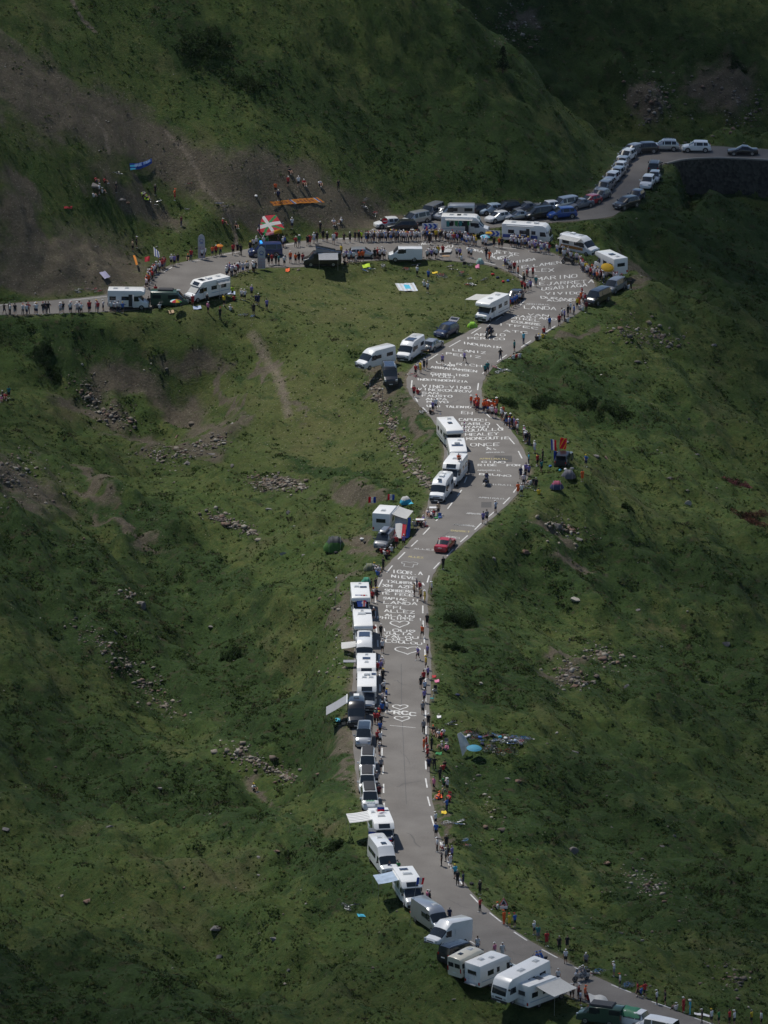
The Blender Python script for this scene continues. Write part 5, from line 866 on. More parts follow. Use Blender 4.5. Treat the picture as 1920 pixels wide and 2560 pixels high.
def pose_meshes(k):
    if k in PM_: return PM_[k]
    p = POSES[k]; m = SKIN[0]; hz_ = p['hip']; sx, sy, sz = p['sh']; hx = 0.0; mb = MB(); T = lambda t, y, dz=0: (hx+(sx-hx)*t, y, hz_+(sz-hz_)*t+dz)
    for y in (-.07, .07): limb(mb, T(.04, y), T(.42, y*.8), .105, .098, m); limb(mb, T(.42, y*.8), T(.88, y*1.35), .098, .105, m)
    limb(mb, T(.93, -sy*.8), T(.93, sy*.8), .065, .065, m); nk = (sx+.02, 0, sz+.12); limb(mb, (sx, 0, sz+.0), nk, .058, .052, m)
    hc = (sx+.045, 0, sz+.215); mb.ell(hc, (.098, .076, .118), m, 12, 9); mb.ell((hc[0]+.035, 0, hc[2]-.06), (.06, .052, .055), m); mb.ell((hc[0]+.10, 0, hc[2]-.015), (.022, .014, .026), m, 6, 5)
    for s in (-1, 1): mb.ell((hc[0]-.01, s*.078, hc[2]-.01), (.02, .012, .03), m, 6, 5)
    for i, s in ((0, 1), (1, -1)):
        limb(mb, (sx, s*sy, sz-.02), p['el'][i], .052, .04, m); limb(mb, p['el'][i], p['wr'][i], .04, .026, m)
        limb(mb, (hx, s*.09, hz_-.02), p['kn'][i], .088, .056, m); limb(mb, p['kn'][i], p['an'][i], .054, .036, m); a = p['an'][i]; limb(mb, (a[0]-.03, a[1], a[2]-.03), (a[0]+.14, a[1]+s*.02, a[2]-.045), .036, .028, m)
        w_ = Vector(p['wr'][i]); d = (w_-Vector(p['el'][i])).normalized(); limb(mb, w_, w_+d*.085, .03, .034, m)
    body = remesh(mb, .017, 'person', m, .35); hb = MB()
    for i, s in ((0, 1), (1, -1)):
        w_ = Vector(p['wr'][i]); d = (w_-Vector(p['el'][i])).normalized(); sd = d.cross(Vector((0, 0, 1))); sd = (sd if sd.length > .2 else Vector((1, 0, 0))).normalized(); fd = d.cross(sd).normalized()*(-s)
        for f in range(4):
            b0 = w_+d*.095+sd*(.023-.0155*f); l = (.062, .074, .070, .054)[f]; b1 = b0+d*l*.5+fd*.008; b2 = b1+d*l*.42+fd*.022; hb.tube([b0, b1, b2], [.0085, .008, .006], m, 5)
        t0 = w_+d*.03+sd*.03; hb.tube([t0, t0+d*.03+sd*.025, t0+d*.062+sd*.028+fd*.01], [.011, .010, .007], m, 5)
    for s in (-1, 1): hb.ell((hc[0]+.088, s*.03, hc[2]+.012), (.010, .012, .008), HAIR[0], 6, 4)
    hb.tube([(hc[0]+.097, -.022, hc[2]-.055), (hc[0]+.101, 0, hc[2]-.057), (hc[0]+.097, .022, hc[2]-.055)], .005, mat('lips', (.30, .10, .09), .6), 4)
    hm = hb.mesh('h'); b = bmesh.new(); b.from_mesh(body); b.from_mesh(hm); k0 = len(b.faces)-len(hm.polygons); b.faces.ensure_lookup_table()
    src = [pl.material_index for pl in hm.polygons]; ms = [x for x in hm.materials]; b.to_mesh(body); b.free()
    for x in ms[1:]: body.materials.append(x)
    for i, q in enumerate(src): body.polygons[k0+i].material_index = q
    body.shade_smooth()
    sh = MB()
    for y in (-.07, .07): limb(sh, T(.02, y), T(.42, y*.85), .122, .116, m); limb(sh, T(.42, y*.85), T(.88, y*1.35), .116, .120, m)
    limb(sh, T(.94, -sy*.85), T(.94, sy*.85), .073, .073, m)
    for i, s in ((0, 1), (1, -1)): a = Vector((sx, s*sy, sz-.02)); e = Vector(p['el'][i]); limb(sh, a, a.lerp(e, .72), .066, .060, m)
    shirt = remesh(sh, .024, 'shirt', cloth('w'), .6)
    out = {'body': body, 'shirt': shirt, 'hc': hc}
    for nm, f in (('shorts', .0), ('trousers', .95)):
        sh = MB(); limb(sh, (hx, -.06, hz_+.03), (hx, .06, hz_+.03), .118, .118, m)
        for i, s in ((0, 1), (1, -1)):
            a = Vector((hx, s*.09, hz_-.02)); kn = Vector(p['kn'][i]); an = Vector(p['an'][i])
            if f == 0: limb(sh, a, a.lerp(kn, .82), .104, .088, m)
            else: limb(sh, a, kn, .102, .070, m); limb(sh, kn, kn.lerp(an, .92), .069, .055, m)
        out[nm] = remesh(sh, .024, nm, cloth('k'), .6)
    sh = MB(); sh.ell((hc[0]-.012, 0, hc[2]+.03), (.102, .086, .105), m, 12, 8); sh.ell((hc[0]-.05, 0, hc[2]-.02), (.065, .076, .085), m, 10, 7); out['hair'] = sh.mesh('hair')
    sh = MB(); sh.ell((hc[0]-.005, 0, hc[2]+.045), (.108, .09, .09), m, 12, 8, .0); sh.box((hc[0]+.13, 0, hc[2]+.05), (.13, .13, .012), m); out['cap'] = sh.mesh('cap')
    sh = MB(); sh.ell((hc[0]-.005, 0, hc[2]+.045), (.105, .09, .095), m, 12, 8, .0); sh.tube([(hc[0], 0, hc[2]+.04), (hc[0], 0, hc[2]+.055)], [.18, .16], m, 14); out['sun_hat'] = sh.mesh('sun_hat')
    for i, s in ((0, 1), (1, -1)):
        a = p['an'][i]; sh = MB(); limb(sh, (a[0]-.035, a[1], a[2]-.025), (a[0]+.15, a[1]+s*.02, a[2]-.04), .046, .037, m); sh.tube([(a[0], a[1], a[2]), (a[0], a[1], a[2]+.05)], .042, m, 8); out['shoe%d' % i] = sh.mesh('shoe')
    sh = MB(); c = T(.66, 0); sh.prism([(c[0]-.30, c[2]-.26), (c[0]-.12, c[2]-.26), (c[0]-.11, c[2]+.22), (c[0]-.22, c[2]+.22), (c[0]-.30, c[2]+.08)], -.14, .14, m); out['backpack'] = sh.mesh('backpack', .03)
    PM_[k] = out; return out
def setmat(o, m): o.material_slots[0].link = 'OBJECT'; o.material_slots[0].material = m
def person(loc, face, shirt='w', pants='k', hat='', pose='s', size=None, name='person', pack=None):
    P = pose_meshes(pose); o = link(name, P['body']); setmat(o, SKIN[rng.choice((0, 0, 0, 1, 1, 2))]); s = size or rng.uniform(.93, 1.05)
    o.location = loc; o.rotation_euler = (0, 0, face); o.scale = (s, s, s)
    c = link('shirt', P['shirt'], o); setmat(c, clothd() if shirt == 'd' else cloth(shirt))
    long = pants.isupper(); c = link('trousers' if long else 'shorts', P['trousers' if long else 'shorts'], o); setmat(c, cloth(pants.lower()))
    if hat and hat != '-':
        kd = 'sun_hat' if hat.isupper() else 'cap'; c = link(kd, P[kd], o); setmat(c, clothd() if hat.lower() == 'd' else cloth(hat.lower()))
    else: c = link('hair', P['hair'], o); setmat(c, rng.choice(HAIR))
    for i in (0, 1): c = link('shoe', P['shoe%d' % i], o); setmat(c, rng.choice((SOLE, cloth('w'), cloth('k'))))
    if pack: c = link('backpack', P['backpack'], o); setmat(c, cloth(pack))
    return o
ORD = 'first second third fourth fifth sixth seventh eighth ninth tenth eleventh twelfth thirteenth fourteenth fifteenth sixteenth seventeenth eighteenth nineteenth twentieth'.split()
def ordn(i):
    if i < 20: return ORD[i]
    t = ['', '', 'twenty', 'thirty', 'forty', 'fifty', 'sixty', 'seventy', 'eighty', 'ninety'][(i+1)//10]; u = (i+1) % 10
    return t[:-1]+'ieth' if u == 0 else t+'-'+ORD[u-1]
PN = {'s': 'standing', 'a': 'standing with hands on hips', 'k': 'walking', 'p': 'taking a photo', 'u': 'raising an arm', 'i': 'sitting', 'r': 'riding'}
PC = {'s': 'standing', 'a': 'hands on hips', 'k': 'walking', 'p': 'photographing', 'u': 'arm raised', 'i': 'sitting'}
def crowd(place_, s, order='left', look=None, group=None, near=False):
    """s: 'u v shirt pants hat pose;...' feet positions in photo pixels"""
    L_ = []
    for q in s.replace('\n', ';').split(';'):
        if not q.strip(): continue
        t = q.split(); u, v = float(t[0]), float(t[1]); sh, pa = t[2][0], t[2][1]; ha = t[2][2] if len(t[2]) > 2 else '-'; po = t[2][3] if len(t[2]) > 3 and t[2][3] in POSES else 's'; pk = t[2][4] if len(t[2]) > 4 else None
        L_.append((u, v, sh, pa, ha, po, pk))
    L_.sort(key=lambda q: q[0] if order == 'left' else q[1]); n_ = len(L_)
    for i, (u, v, sh, pa, ha, po, pk) in enumerate(L_):
        g = G(u, v)
        if bil(DR, g[0], g[1]) < .2: g = gp(u, v, 0)
        if look: lk = gp(*look); f = math.atan2(lk[1]-g[1], lk[0]-g[0])+rng.uniform(-.6, .6)
        else: f = rng.uniform(-math.pi, math.pi)
        o = person(g, f, sh, pa, ha, po, pack=pk)
        o.name = 'person'; wh = ('%s from %s ' % (ordn(i), 'left' if order == 'left' else 'top')) if n_ > 1 else ''
        lab = 'person in %s top, %s%s' % ({'d': 'dotted', 'h': 'lime'}.get(sh, CN[sh]), wh, place_)
        if n_ == 1: lab = '%s person in %s top %s' % (PC[po], CN[sh], place_)
        if len(lab.split()) > 16: lab = lab.replace(' in the ', ', ').replace(' on the ', ', ').replace(' of the ', ', ')
        tag(o, lab, 'person', group or 'spectators along the road')
def auto(line, n_, pal, seed, spread=(3, 3), poses='ssssapk', hats='-w-yW-r-', pants='knkbenKNe'):
    """spread n people evenly along a line of pixels, clothes drawn from pal"""
    r = random.Random(seed); P = [Vector(p) for p in line]; Ls = [(P[i+1]-P[i]).length for i in range(len(P)-1)]; T_ = sum(Ls); out = []
    for k in range(n_):
        d = (k+.5+r.uniform(-.35, .35))/n_*T_; i = 0
        while i < len(Ls)-1 and d > Ls[i]: d -= Ls[i]; i += 1
        p = P[i].lerp(P[i+1], d/Ls[i]); out.append('%.1f %.1f %s%s%s%s' % (p.x+r.uniform(-1, 1)*spread[0], p.y+r.uniform(-1, 1)*spread[1], r.choice(pal), r.choice(pants), r.choice(hats), r.choice(poses)))
    return ';'.join(out)
PAL = 'wwwwddrknwwvdbwepydwwwo'
crowd('in the row on the far left road', auto([(6,787),(60,786),(115,784),(170,783),(230,781),(268,779)], 24, 'knwkrwdkw', 3, (13, 3)), look=(130, 745))
crowd('by the open motorhome door on the left road', "278 782 wk-s;287 783 dkws;296 781 wN-a;307 783 bkys", look=(300, 740))
crowd('between the motorhomes on left road', "372 770 kk-s;399 772 wk-i;389 741 rn-s", look=(380, 720))
crowd('of the crowd on the outer left bend', auto([(362,722),(372,705),(380,690),(396,678),(412,668)], 26, 'rodwwrkrdo', 5, (6, 4))+';428 664 wkws;436 666 vk-s;445 660 kn-s;478 652 rN-s;470 650 kkoi', look=(470, 700))
crowd('at the roadside around the blue police van', "505 648 wkws;512 645 dk-s;531 642 on-s;540 640 rkws;551 638 oN-s;583 638 rk-s;594 634 kk-s;602 639 kK-s;626 632 kkys;634 624 dk-s;642 620 wkws;650 620 gn-s;659 618 wkws;668 617 gkgs", look=(560, 690))
crowd('on the outer kerb right of police van', "696 611 kk-s;707 619 wnws;711 617 bk-s;739 618 rkwa;748 616 geWs;769 615 kk-s;775 614 rr-s;785 609 wlws;792 607 kK-s;808 603 kk-s;818 606 kkws;834 611 we-s;841 606 rk-s;860 608 kk-a;875 607 kkws;888 603 kk-s;897 605 kKrs;904 605 hk-s", look=(800, 650))
crowd('in the outer row by the left chevrons', auto([(912,605),(955,604),(1000,603),(1050,603)], 34, PAL, 21, (2, 2))+';1068 597 rnr-', look=(1000, 640))
crowd('in the row before the hairpin motorhome', auto([(1056,603),(1095,602),(1130,606),(1165,612),(1195,615)], 32, 'kwdknrywvdkb', 22, (2, 3)), look=(1110, 650))
crowd('in front of the blue striped motorhome', "1207 620 wk-s;1214 621 dkws;1235 618 kk-s;1248 621 okys;1255 622 kk-s;"+auto([(1272,614),(1300,618),(1330,626),(1358,630),(1376,636)], 24, 'wdwvwkwdrw', 23, (3, 4)), look=(1290, 680))
crowd('beside the grey awning van on the outer bend', auto([(1386,640),(1402,641),(1438,658),(1450,668)], 11, 'wdkwdwr', 24, (4, 5), 'ssss'), look=(1380, 700))
crowd('in the crowd below the yellow parasol', auto([(1447,668),(1465,685),(1484,694),(1500,703),(1518,708)], 30, 'wrdwodrywrkd', 25, (6, 5), 'ssssa'), look=(1380, 720))
crowd('at the spur end behind the black bend van', auto([(1535,708),(1552,716),(1568,722)], 12, 'wvwkdw', 26, (4, 4), 'ssi')+';1578 724 kK-s', look=(1480, 720))
crowd('in the inner row around the lower banner', auto([(562,690),(585,688),(600,683)], 9, 'dwwrpvd', 27, (4, 3), 'ssss')+';'+auto([(608,684),(626,680),(645,680)], 6, 'wdwkw', 28, (3, 2), 'ssss')+';672 664 kkys;680 662 rk-s;690 662 kK-s;697 663 tk-s', look=(640, 640))
crowd('of the cyclists left of the black camper van', "711 666 wkws;726 658 onws;739 660 ok-s;747 658 kn-s;757 660 rk-s", look=(740, 620))
crowd('in the knot left of the silver estate', "853 640 yk-s;860 655 wkws;866 652 vk-s;872 657 wnws;879 653 bkws;884 656 wk-s;889 652 wewi;862 664 kk-i", look=(870, 620))
crowd('around the silver estate and compact white van', "899 655 ok-s;907 654 okrs;937 650 kk-s;944 648 rkrs;950 650 dk-s;955 647 wkws;961 650 dk-s;1048 642 vkws", look=(950, 610))
crowd('inside the hairpin above the lying bicycles', "1068 650 wkws;1073 647 dk-s;1079 649 vk-s;1086 646 wkws;1091 648 wk-s;1095 642 ye-s;1107 640 rk-s;1142 644 wkws;1150 646 vk-s;1153 651 wyyi;1172 643 wk-s;1178 646 wkws", look=(1120, 610))
crowd('walking on the road at the apex of the hairpin', "1216 648 kN-k;1224 655 oo-k", look=(1180, 640))
crowd('lining the inside of the hairpin bend', "1263 670 vk-s;1269 672 wkws;1273 679 wn-s;1278 680 wkws;1286 681 rk-s;1295 694 ok-s;1319 692 wnWs;1332 694 rk-s;1308 706 skws;1311 712 kk-s;1317 700 rk-s;1305 726 rk-s;1319 730 wkws;1326 727 vn-s;1340 718 teWs;1312 732 rk-s;1299 757 wkws;1292 762 bk-s;1287 766 bkws;1281 770 bk-s;1273 774 rk-s;1269 779 vkws;1263 776 kk-s", look=(1380, 700))
crowd('beside the black bend van on the road edge', "1453 757 ok-s;1459 760 wkws;1463 762 rk-s;1455 745 rkws;1447 768 oo-s;1443 772 yk-s;1450 774 wk-i;1457 778 wewi;1466 782 mK-s", look=(1390, 740))
crowd('on the right road edge below the black van', "1426 783 wkws;1435 791 bk-s;1420 792 kk-s;1411 803 vkws;1405 800 wk-s;1398 815 rk-s;1419 806 wk-i;1374 821 bK-s;1360 832 rk-i;1347 850 wkyi;1357 846 yn-i;1341 852 kk-i", look=(1330, 780))
crowd('on the right road edge above orange crowd', "1309 860 cN-s;1286 879 tk-s;1251 901 kN-a;1283 899 wk-i;1291 897 rk-i;1299 895 ww-i;1213 938 tk-s;1219 934 tnws", look=(1180, 850))
crowd('crossing the painted road', "1106 914 vkwk;1161 907 vkwk", look=(1250, 870))
crowd('by the gear below the solar camper van', "1039 940 rk-s;1051 934 yywa;1060 926 knws;1067 922 ek-s;1045 922 we-i;1035 993 rk-s;1044 986 rk-i", look=(1130, 920))
crowd('just above the bunting motorhome', "1082 1031 vk-s;1089 1026 wkws;1076 1036 kk-i", look=(1150, 1000))
crowd('in the orange crowd at the right edge', auto([(1180,1022),(1192,1026),(1206,1028),(1222,1028),(1240,1030)], 22, 'ooorodooowo', 41, (6, 8), 'sssska', '-o-rW')+';1227 1043 dk-s;1231 1045 wkws;1240 1047 pkws;1257 1045 ok-s', look=(1130, 980))
crowd('in the line below the orange crowd', auto([(1256,1052),(1268,1062),(1282,1072),(1296,1084)], 17, 'wdvwrkww', 42, (4, 6), 'sssi')+';'+auto([(1308,1098),(1316,1110),(1322,1118)], 8, 'wrdvke', 43, (5, 6), 'ssss'), 'top', look=(1200, 1080))
crowd('near the bend widest to the right', "1337 1134 wlws;1322 1163 cN-s;1343 1163 yk-s;1357 1155 kK-s;1344 1166 rk-s;1354 1181 tk-s;1302 1198 nn-s;1315 1188 vk-s;1322 1191 vnws;1312 1205 kk-s;1295 1238 oo-s;1304 1240 wkws;1340 1227 kK-s;1335 1224 kN-s;1326 1212 we-i;1347 1237 yy-i;1309 1216 dkws", 'top', look=(1230, 1150))
crowd('on the grass by the tents', "1465 1167 bnya;1456 1205 oo-s;1351 1176 kk-s", look=(1390, 1180))
crowd('on the edge below the widest bend', "1239 1282 lnwa;1208 1309 vn-s;1217 1306 ek-s", look=(1150, 1250))
crowd('beside the four motorhomes facing down', "1170 1184 kK-s;1096 1287 skws;1107 1240 kk-s", look=(1170, 1220))
crowd('at the picnic tables by the lowest meadow', "1070 1290 dk-i;1079 1294 dkwi;1084 1290 rk-i;1034 1315 wkwi;1046 1308 rk-i;1052 1318 kk-i;1058 1305 vkwi;1062 1316 wnyi", look=(1050, 1305))
crowd('behind the dark roof box car', "991 1370 rk-s;1009 1367 vkwp;954 1384 rk-i;962 1390 dkwi;971 1388 rk-i;978 1380 wkwi;966 1398 kk-i", look=(1040, 1330))
crowd('by the small brown tent at the road edge', "958 1426 kK-s;941 1432 dkwi;948 1430 wn-i;944 1440 bn-i;936 1424 wkyi", look=(1000, 1400))
crowd('alone below the red car', "1108 1424 kK-s", look=(1040, 1400))
crowd('around the first painted words', "1036 1491 sk-s;1050 1486 rk-s;1052 1502 sk-s;1062 1508 yyWs;1079 1485 wkWs;1042 1478 nn-s", look=(960, 1500))
crowd('right beside the blue ensign motorhome', "928 1480 kk-s;935 1486 wkyi;922 1490 rk-s;931 1507 rk-s;942 1502 kkys;939 1476 kk-s", look=(1000, 1480))
crowd('on the left road edge beside the painted names', "934 1550 kkwp;952 1593 kKws;956 1633 wkws", 'top', look=(1010, 1580))
crowd('on the right edge beside the painted hearts', "1068 1567 kk-s;1056 1595 ok-k;1045 1650 vkwk;1069 1643 vk-s;1065 1674 ykys;1070 1698 vk-s;1059 1710 rk-s;1052 1722 kk-s;1062 1733 lkws;1061 1757 vkws;1057 1787 ekws", 'top', look=(1000, 1680))
crowd('on the left edge above the black camper', "943 1688 rkws;955 1676 dkws;951 1684 vk-s;957 1706 kKys;960 1733 wkwa;966 1754 bkys;956 1760 dk-s;963 1772 wkws;967 1784 wn-s;955 1790 bkws;948 1800 rk-s;940 1806 tkws;946 1814 rkys;952 1820 kk-s;937 1812 rk-s", 'top', look=(1005, 1760))
crowd('on the left road edge beside the white vans', "950 1836 bk-s;944 1861 rkrs;951 1862 wk-s;948 1889 ekws;953 1929 ekws;942 1964 ekws;948 1997 mk-s", 'top', look=(1000, 1900))
crowd('on the right verge beside the straight road', "1059 1834 eK-s;1071 1817 kkws;1083 1832 kkoi;1091 1838 kk-i;1096 1842 wk-i;1103 1846 rk-i;1108 1838 we-i;1060 1879 oo-s;1066 1872 rk-s;1079 1876 kK-s;1068 1893 rk-s;1069 1903 rk-s;1104 1872 eewi;1115 1878 pewi;1072 1929 nk-s;1086 1926 kK-a;1112 1918 kk-i;1108 1926 rk-i;1100 1954 kK-s", 'top', look=(1000, 1870))
crowd('on the right verge where the road starts curving', "1085 1978 pk-s;1118 1980 wkWp;1110 1975 gk-s;1098 1998 opoi;1107 2000 sk-s;1124 2004 rk-i;1117 2030 bN-s;1089 2064 wkws", 'top', look=(1030, 2000))
crowd('on the right edge of the lower bend', "1090 2094 bk-s;1093 2130 wKws;1107 2124 wrwi;1116 2122 kk-s;1104 2166 kK-s;1115 2154 ekws;1121 2150 kk-s;1126 2168 dwws;1130 2152 vk-s;1138 2197 ckys;1144 2214 kK-s;1158 2215 nn-s", 'top', look=(1030, 2150))
crowd('around the warning sign of lower bend', "1200 2237 kK-u;1200 2280 rK-a;1243 2274 wkoi;1264 2276 kn-i;1260 2312 oOos;1274 2319 yyos;1287 2318 bkrs", 'top', look=(1150, 2270))
crowd('beside the motorhomes of the lower bend', "980 2127 kKws;996 2187 gG-s;973 2190 nn-s;1068 2263 pkws;1074 2264 kk-s;1030 2293 oyoi;1124 2304 nn-s;1158 2345 kk-s;1194 2379 wn-s;1237 2394 pwws;1256 2396 wwws;1395 2458 wnws", 'top', look=(1150, 2260))
crowd('under and beside the big bottom awning', "1426 2498 wkws;1433 2497 kk-s;1445 2494 ekws;1447 2500 mkws;1463 2503 okos;1451 2514 lk-s;1470 2502 rk-i", look=(1530, 2500))
crowd('in the row along the bottom road edge', "1335 2337 wkws;1345 2351 te-s;1367 2366 rr-s;1398 2377 kK-s;1418 2374 kk-s;1414 2409 wkws;1465 2418 ekws;1535 2441 wewp;1550 2469 wkos;1594 2492 rk-s;1602 2486 bkoi;1612 2494 rk-k;1642 2511 wkws;1663 2514 kk-s;1690 2526 wewi;1709 2532 rRws;1725 2537 cCWs;1755 2559 kKws;1779 2560 wkys;1797 2562 gk-s;1824 2563 rk-s;1836 2564 wkws;1879 2562 yk-s;1903 2566 wk-s", look=(1450, 2480))
crowd('on the grass below the left bend motorhome', "482 764 rr-s;520 783 pkws;550 798 kKrs;560 766 yk-s;581 742 hk-s;576 777 wkwi;604 750 wnws;612 752 dkws;629 742 vkws;640 762 nn-s;646 764 nnws;634 788 kk-s;667 776 vn-s;585 752 rk-i;518 762 kkws", look=(600, 700))
crowd('on the meadow inside the hairpin', "1043 692 wkws;1071 702 bn-s;1069 733 wnws;1060 716 wkwi", look=(1100, 640))
crowd('resting high on the left hillside', "248 487 wkws;256 484 wkwi;290 482 kK-s;234 494 we-i;388 488 kK-s;437 501 oroa;453 566 mN-s;332 629 sk-s;341 621 kkws;240 456 rn-i;262 458 rk-i;356 492 hk-i;366 498 hk-i", look=(640, 640))
crowd('on the scree slope above the upper road', "689 483 ok-s;696 502 nkws;720 468 rkws;724 434 kk-i;746 468 wkws;800 465 dk-i;760 464 rkwi;846 476 kK-s;730 572 wnws;801 582 kKws;834 562 wn-i;853 558 wkwi;648 584 nN-u;558 562 rkwi;590 570 kk-i", look=(800, 640))
crowd('at the left border of green bank', "6 992 kkwi;14 998 rk-i;22 996 tk-s;3 1004 pkwi", look=(200, 1000))
crowd('alone in the grass of the lower left slope', "635 1978 wkyi", look=(900, 1900))

r_ = person(atY(1147, 1158, gp(1140, 1205)[1]), -1.2, 'o', 'k', '-', 'i'); r_.location.z = 2.9; tag(r_, 'sitting person in orange top on the roof of a white motorhome', 'person')
r_ = person(gp(1074, 612), -1.6, 'k', 'k', 'y', 's', 1.1); tag(r_, 'person with yellow cap standing above the row beside the left chevron sign', 'person')
print('people', sum(1 for o in bpy.data.objects if o.name.startswith('person')))
# ---------------------------------------------------------------- bicycles, motorcycles, tents, flags, signs
BK = {}
def bicycle(col):
    root = empty('bicycle'); n_ = col.name
    def B(k, f):
        if (k, n_) not in BK: BK[(k, n_)] = f()
        return link(k, BK[(k, n_)], root)
    def fr():
        mb = MB(); s = [(-.42, 0, .34), (-.02, 0, .30), (-.15, 0, .82), (.36, 0, .78), (.40, 0, .66), (.56, 0, .34)]
        for a, b in ((0, 1), (1, 2), (0, 2), (2, 3), (1, 4), (4, 5), (3, 4)): mb.tube([s[a], s[b]], .022, col, 5)
        mb.tube([(-.02, -.16, .18), (-.02, 0, .30), (-.02, .16, .42)], .014, ALU, 4); return mb.mesh('frame')
    def wh(x):
        mb = MB(); mb.ring((x, 0, .34), .33, .02, RUB, 'y', 18, 4); mb.ring((x, 0, .34), .30, .012, ALU, 'y', 18, 4)
        for i in range(6): t = i*math.pi/6; mb.tube([(x-math.cos(t)*.3, 0, .34-math.sin(t)*.3), (x+math.cos(t)*.3, 0, .34+math.sin(t)*.3)], .004, ALU, 3)
        return mb.mesh('wheel')
    B('frame', fr)
    for x in (-.42, .56):
        k = 'wheel%s' % x
        if k not in BK: BK[k] = wh(x)
        link('wheel', BK[k], root)
    def hb(): mb = MB(); mb.tube([(.36, 0, .78), (.38, 0, .90)], .014, TRIM, 5); mb.tube([(.50, -.21, .84), (.50, -.21, .92), (.38, -.2, .92), (.38, .2, .92), (.50, .21, .92), (.50, .21, .84)], .016, TRIM, 5); return mb.mesh('handlebar')
    def sd(): mb = MB(); mb.ell((-.18, 0, .92), (.14, .06, .03), TRIM, 8, 5); mb.tube([(-.15, 0, .8), (-.17, 0, .92)], .014, ALU, 5); return mb.mesh('saddle')
    B('handlebar', hb); B('saddle', sd); return root
BC = [paint('bike_black', (.02, .02, .022)), paint('bike_white', (.6, .6, .6)), paint('bike_blue', (.03, .16, .4)), paint('bike_red', (.4, .03, .04))]; BP = {}
BN = ['black', 'white', 'blue', 'red']
def bikes(s, place_, lying=True):
    L_ = sorted([tuple(map(float, q.split())) for q in s.split(';')])
    for i, (u, v) in enumerate(L_):
        c = rng.randrange(4)
        if c not in BP: BP[c] = bicycle(BC[c]); r = BP[c]
        else: r = copy_tree(BP[c])
        g = G(u, v); a = rng.uniform(0, 6.28)
        if lying: r.rotation_euler = (R(rng.choice((-1, 1))*rng.uniform(74, 84)), 0, a); r.location = (g[0], g[1], g[2]+.08)
        else: r.rotation_euler = (R(rng.uniform(-12, 12)), 0, rng.uniform(-.7, .7)+rng.choice((0, 3.14))); r.location = g
        tag(r, ('%s bicycle, %s from left of those %s' % (BN[c], ordn(i), place_)) if len(L_) > 1 else '%s bicycle %s' % (BN[c], place_), 'bicycle', 'bicycles left in the grass')
bq = random.Random(4)
bikes(';'.join('%.0f %.0f' % (1170+i*6.6+bq.uniform(-4, 4), 1841+i*.5+bq.uniform(-6, 12)) for i in range(24)), 'heaped behind the blue parasol')
bikes('1218 1878;1226 1880;1238 1886;1246 1888;1270 1888;1284 1886', 'standing right of the blue parasol', False)
bikes('1135 674;1146 684;1152 690;1120 666;1166 664;1172 690;1180 700;1188 712;1204 700;1176 712;1105 696;1100 692;1010 676;1036 662', 'lying on the hairpin meadow')
bikes('612 790;622 792;606 788;920 678;928 672;950 668', 'lying inside the hairpin, left')
bikes('908 500;912 508;918 520;924 528;930 536;936 540;914 516', 'leaning on the scree by the sign')
bikes('200 728;215 726;228 724;240 728;190 734', 'on the bank above the left motorhome')
bikes('368 500;376 504;392 504;398 512;350 486;284 432;300 434;468 460;546 508;556 516;474 526', 'scattered on the upper left hillside')
bikes('1144 2054;1150 2060;1124 2063;1152 2102;1166 2120;1128 1812;1122 1806', 'on the lower right verge')
bikes('1480 2434;1490 2432;1566 2466;1574 2470;1500 2434', 'lying by the bottom right road edge')
bikes('1246 920;1256 924;1262 930;1252 934', 'piled on the grass above the orange crowd')
bikes('1310 1214;1322 1210;1316 1220;1330 1206', 'near the yellow dressed sitter')
bikes('872 2266;884 2262;880 2274;1062 884', 'in the grass left of the flag pole')
bikes('1024 936;1028 944;1062 1034;1086 1040', 'at the left road edge by the bend')
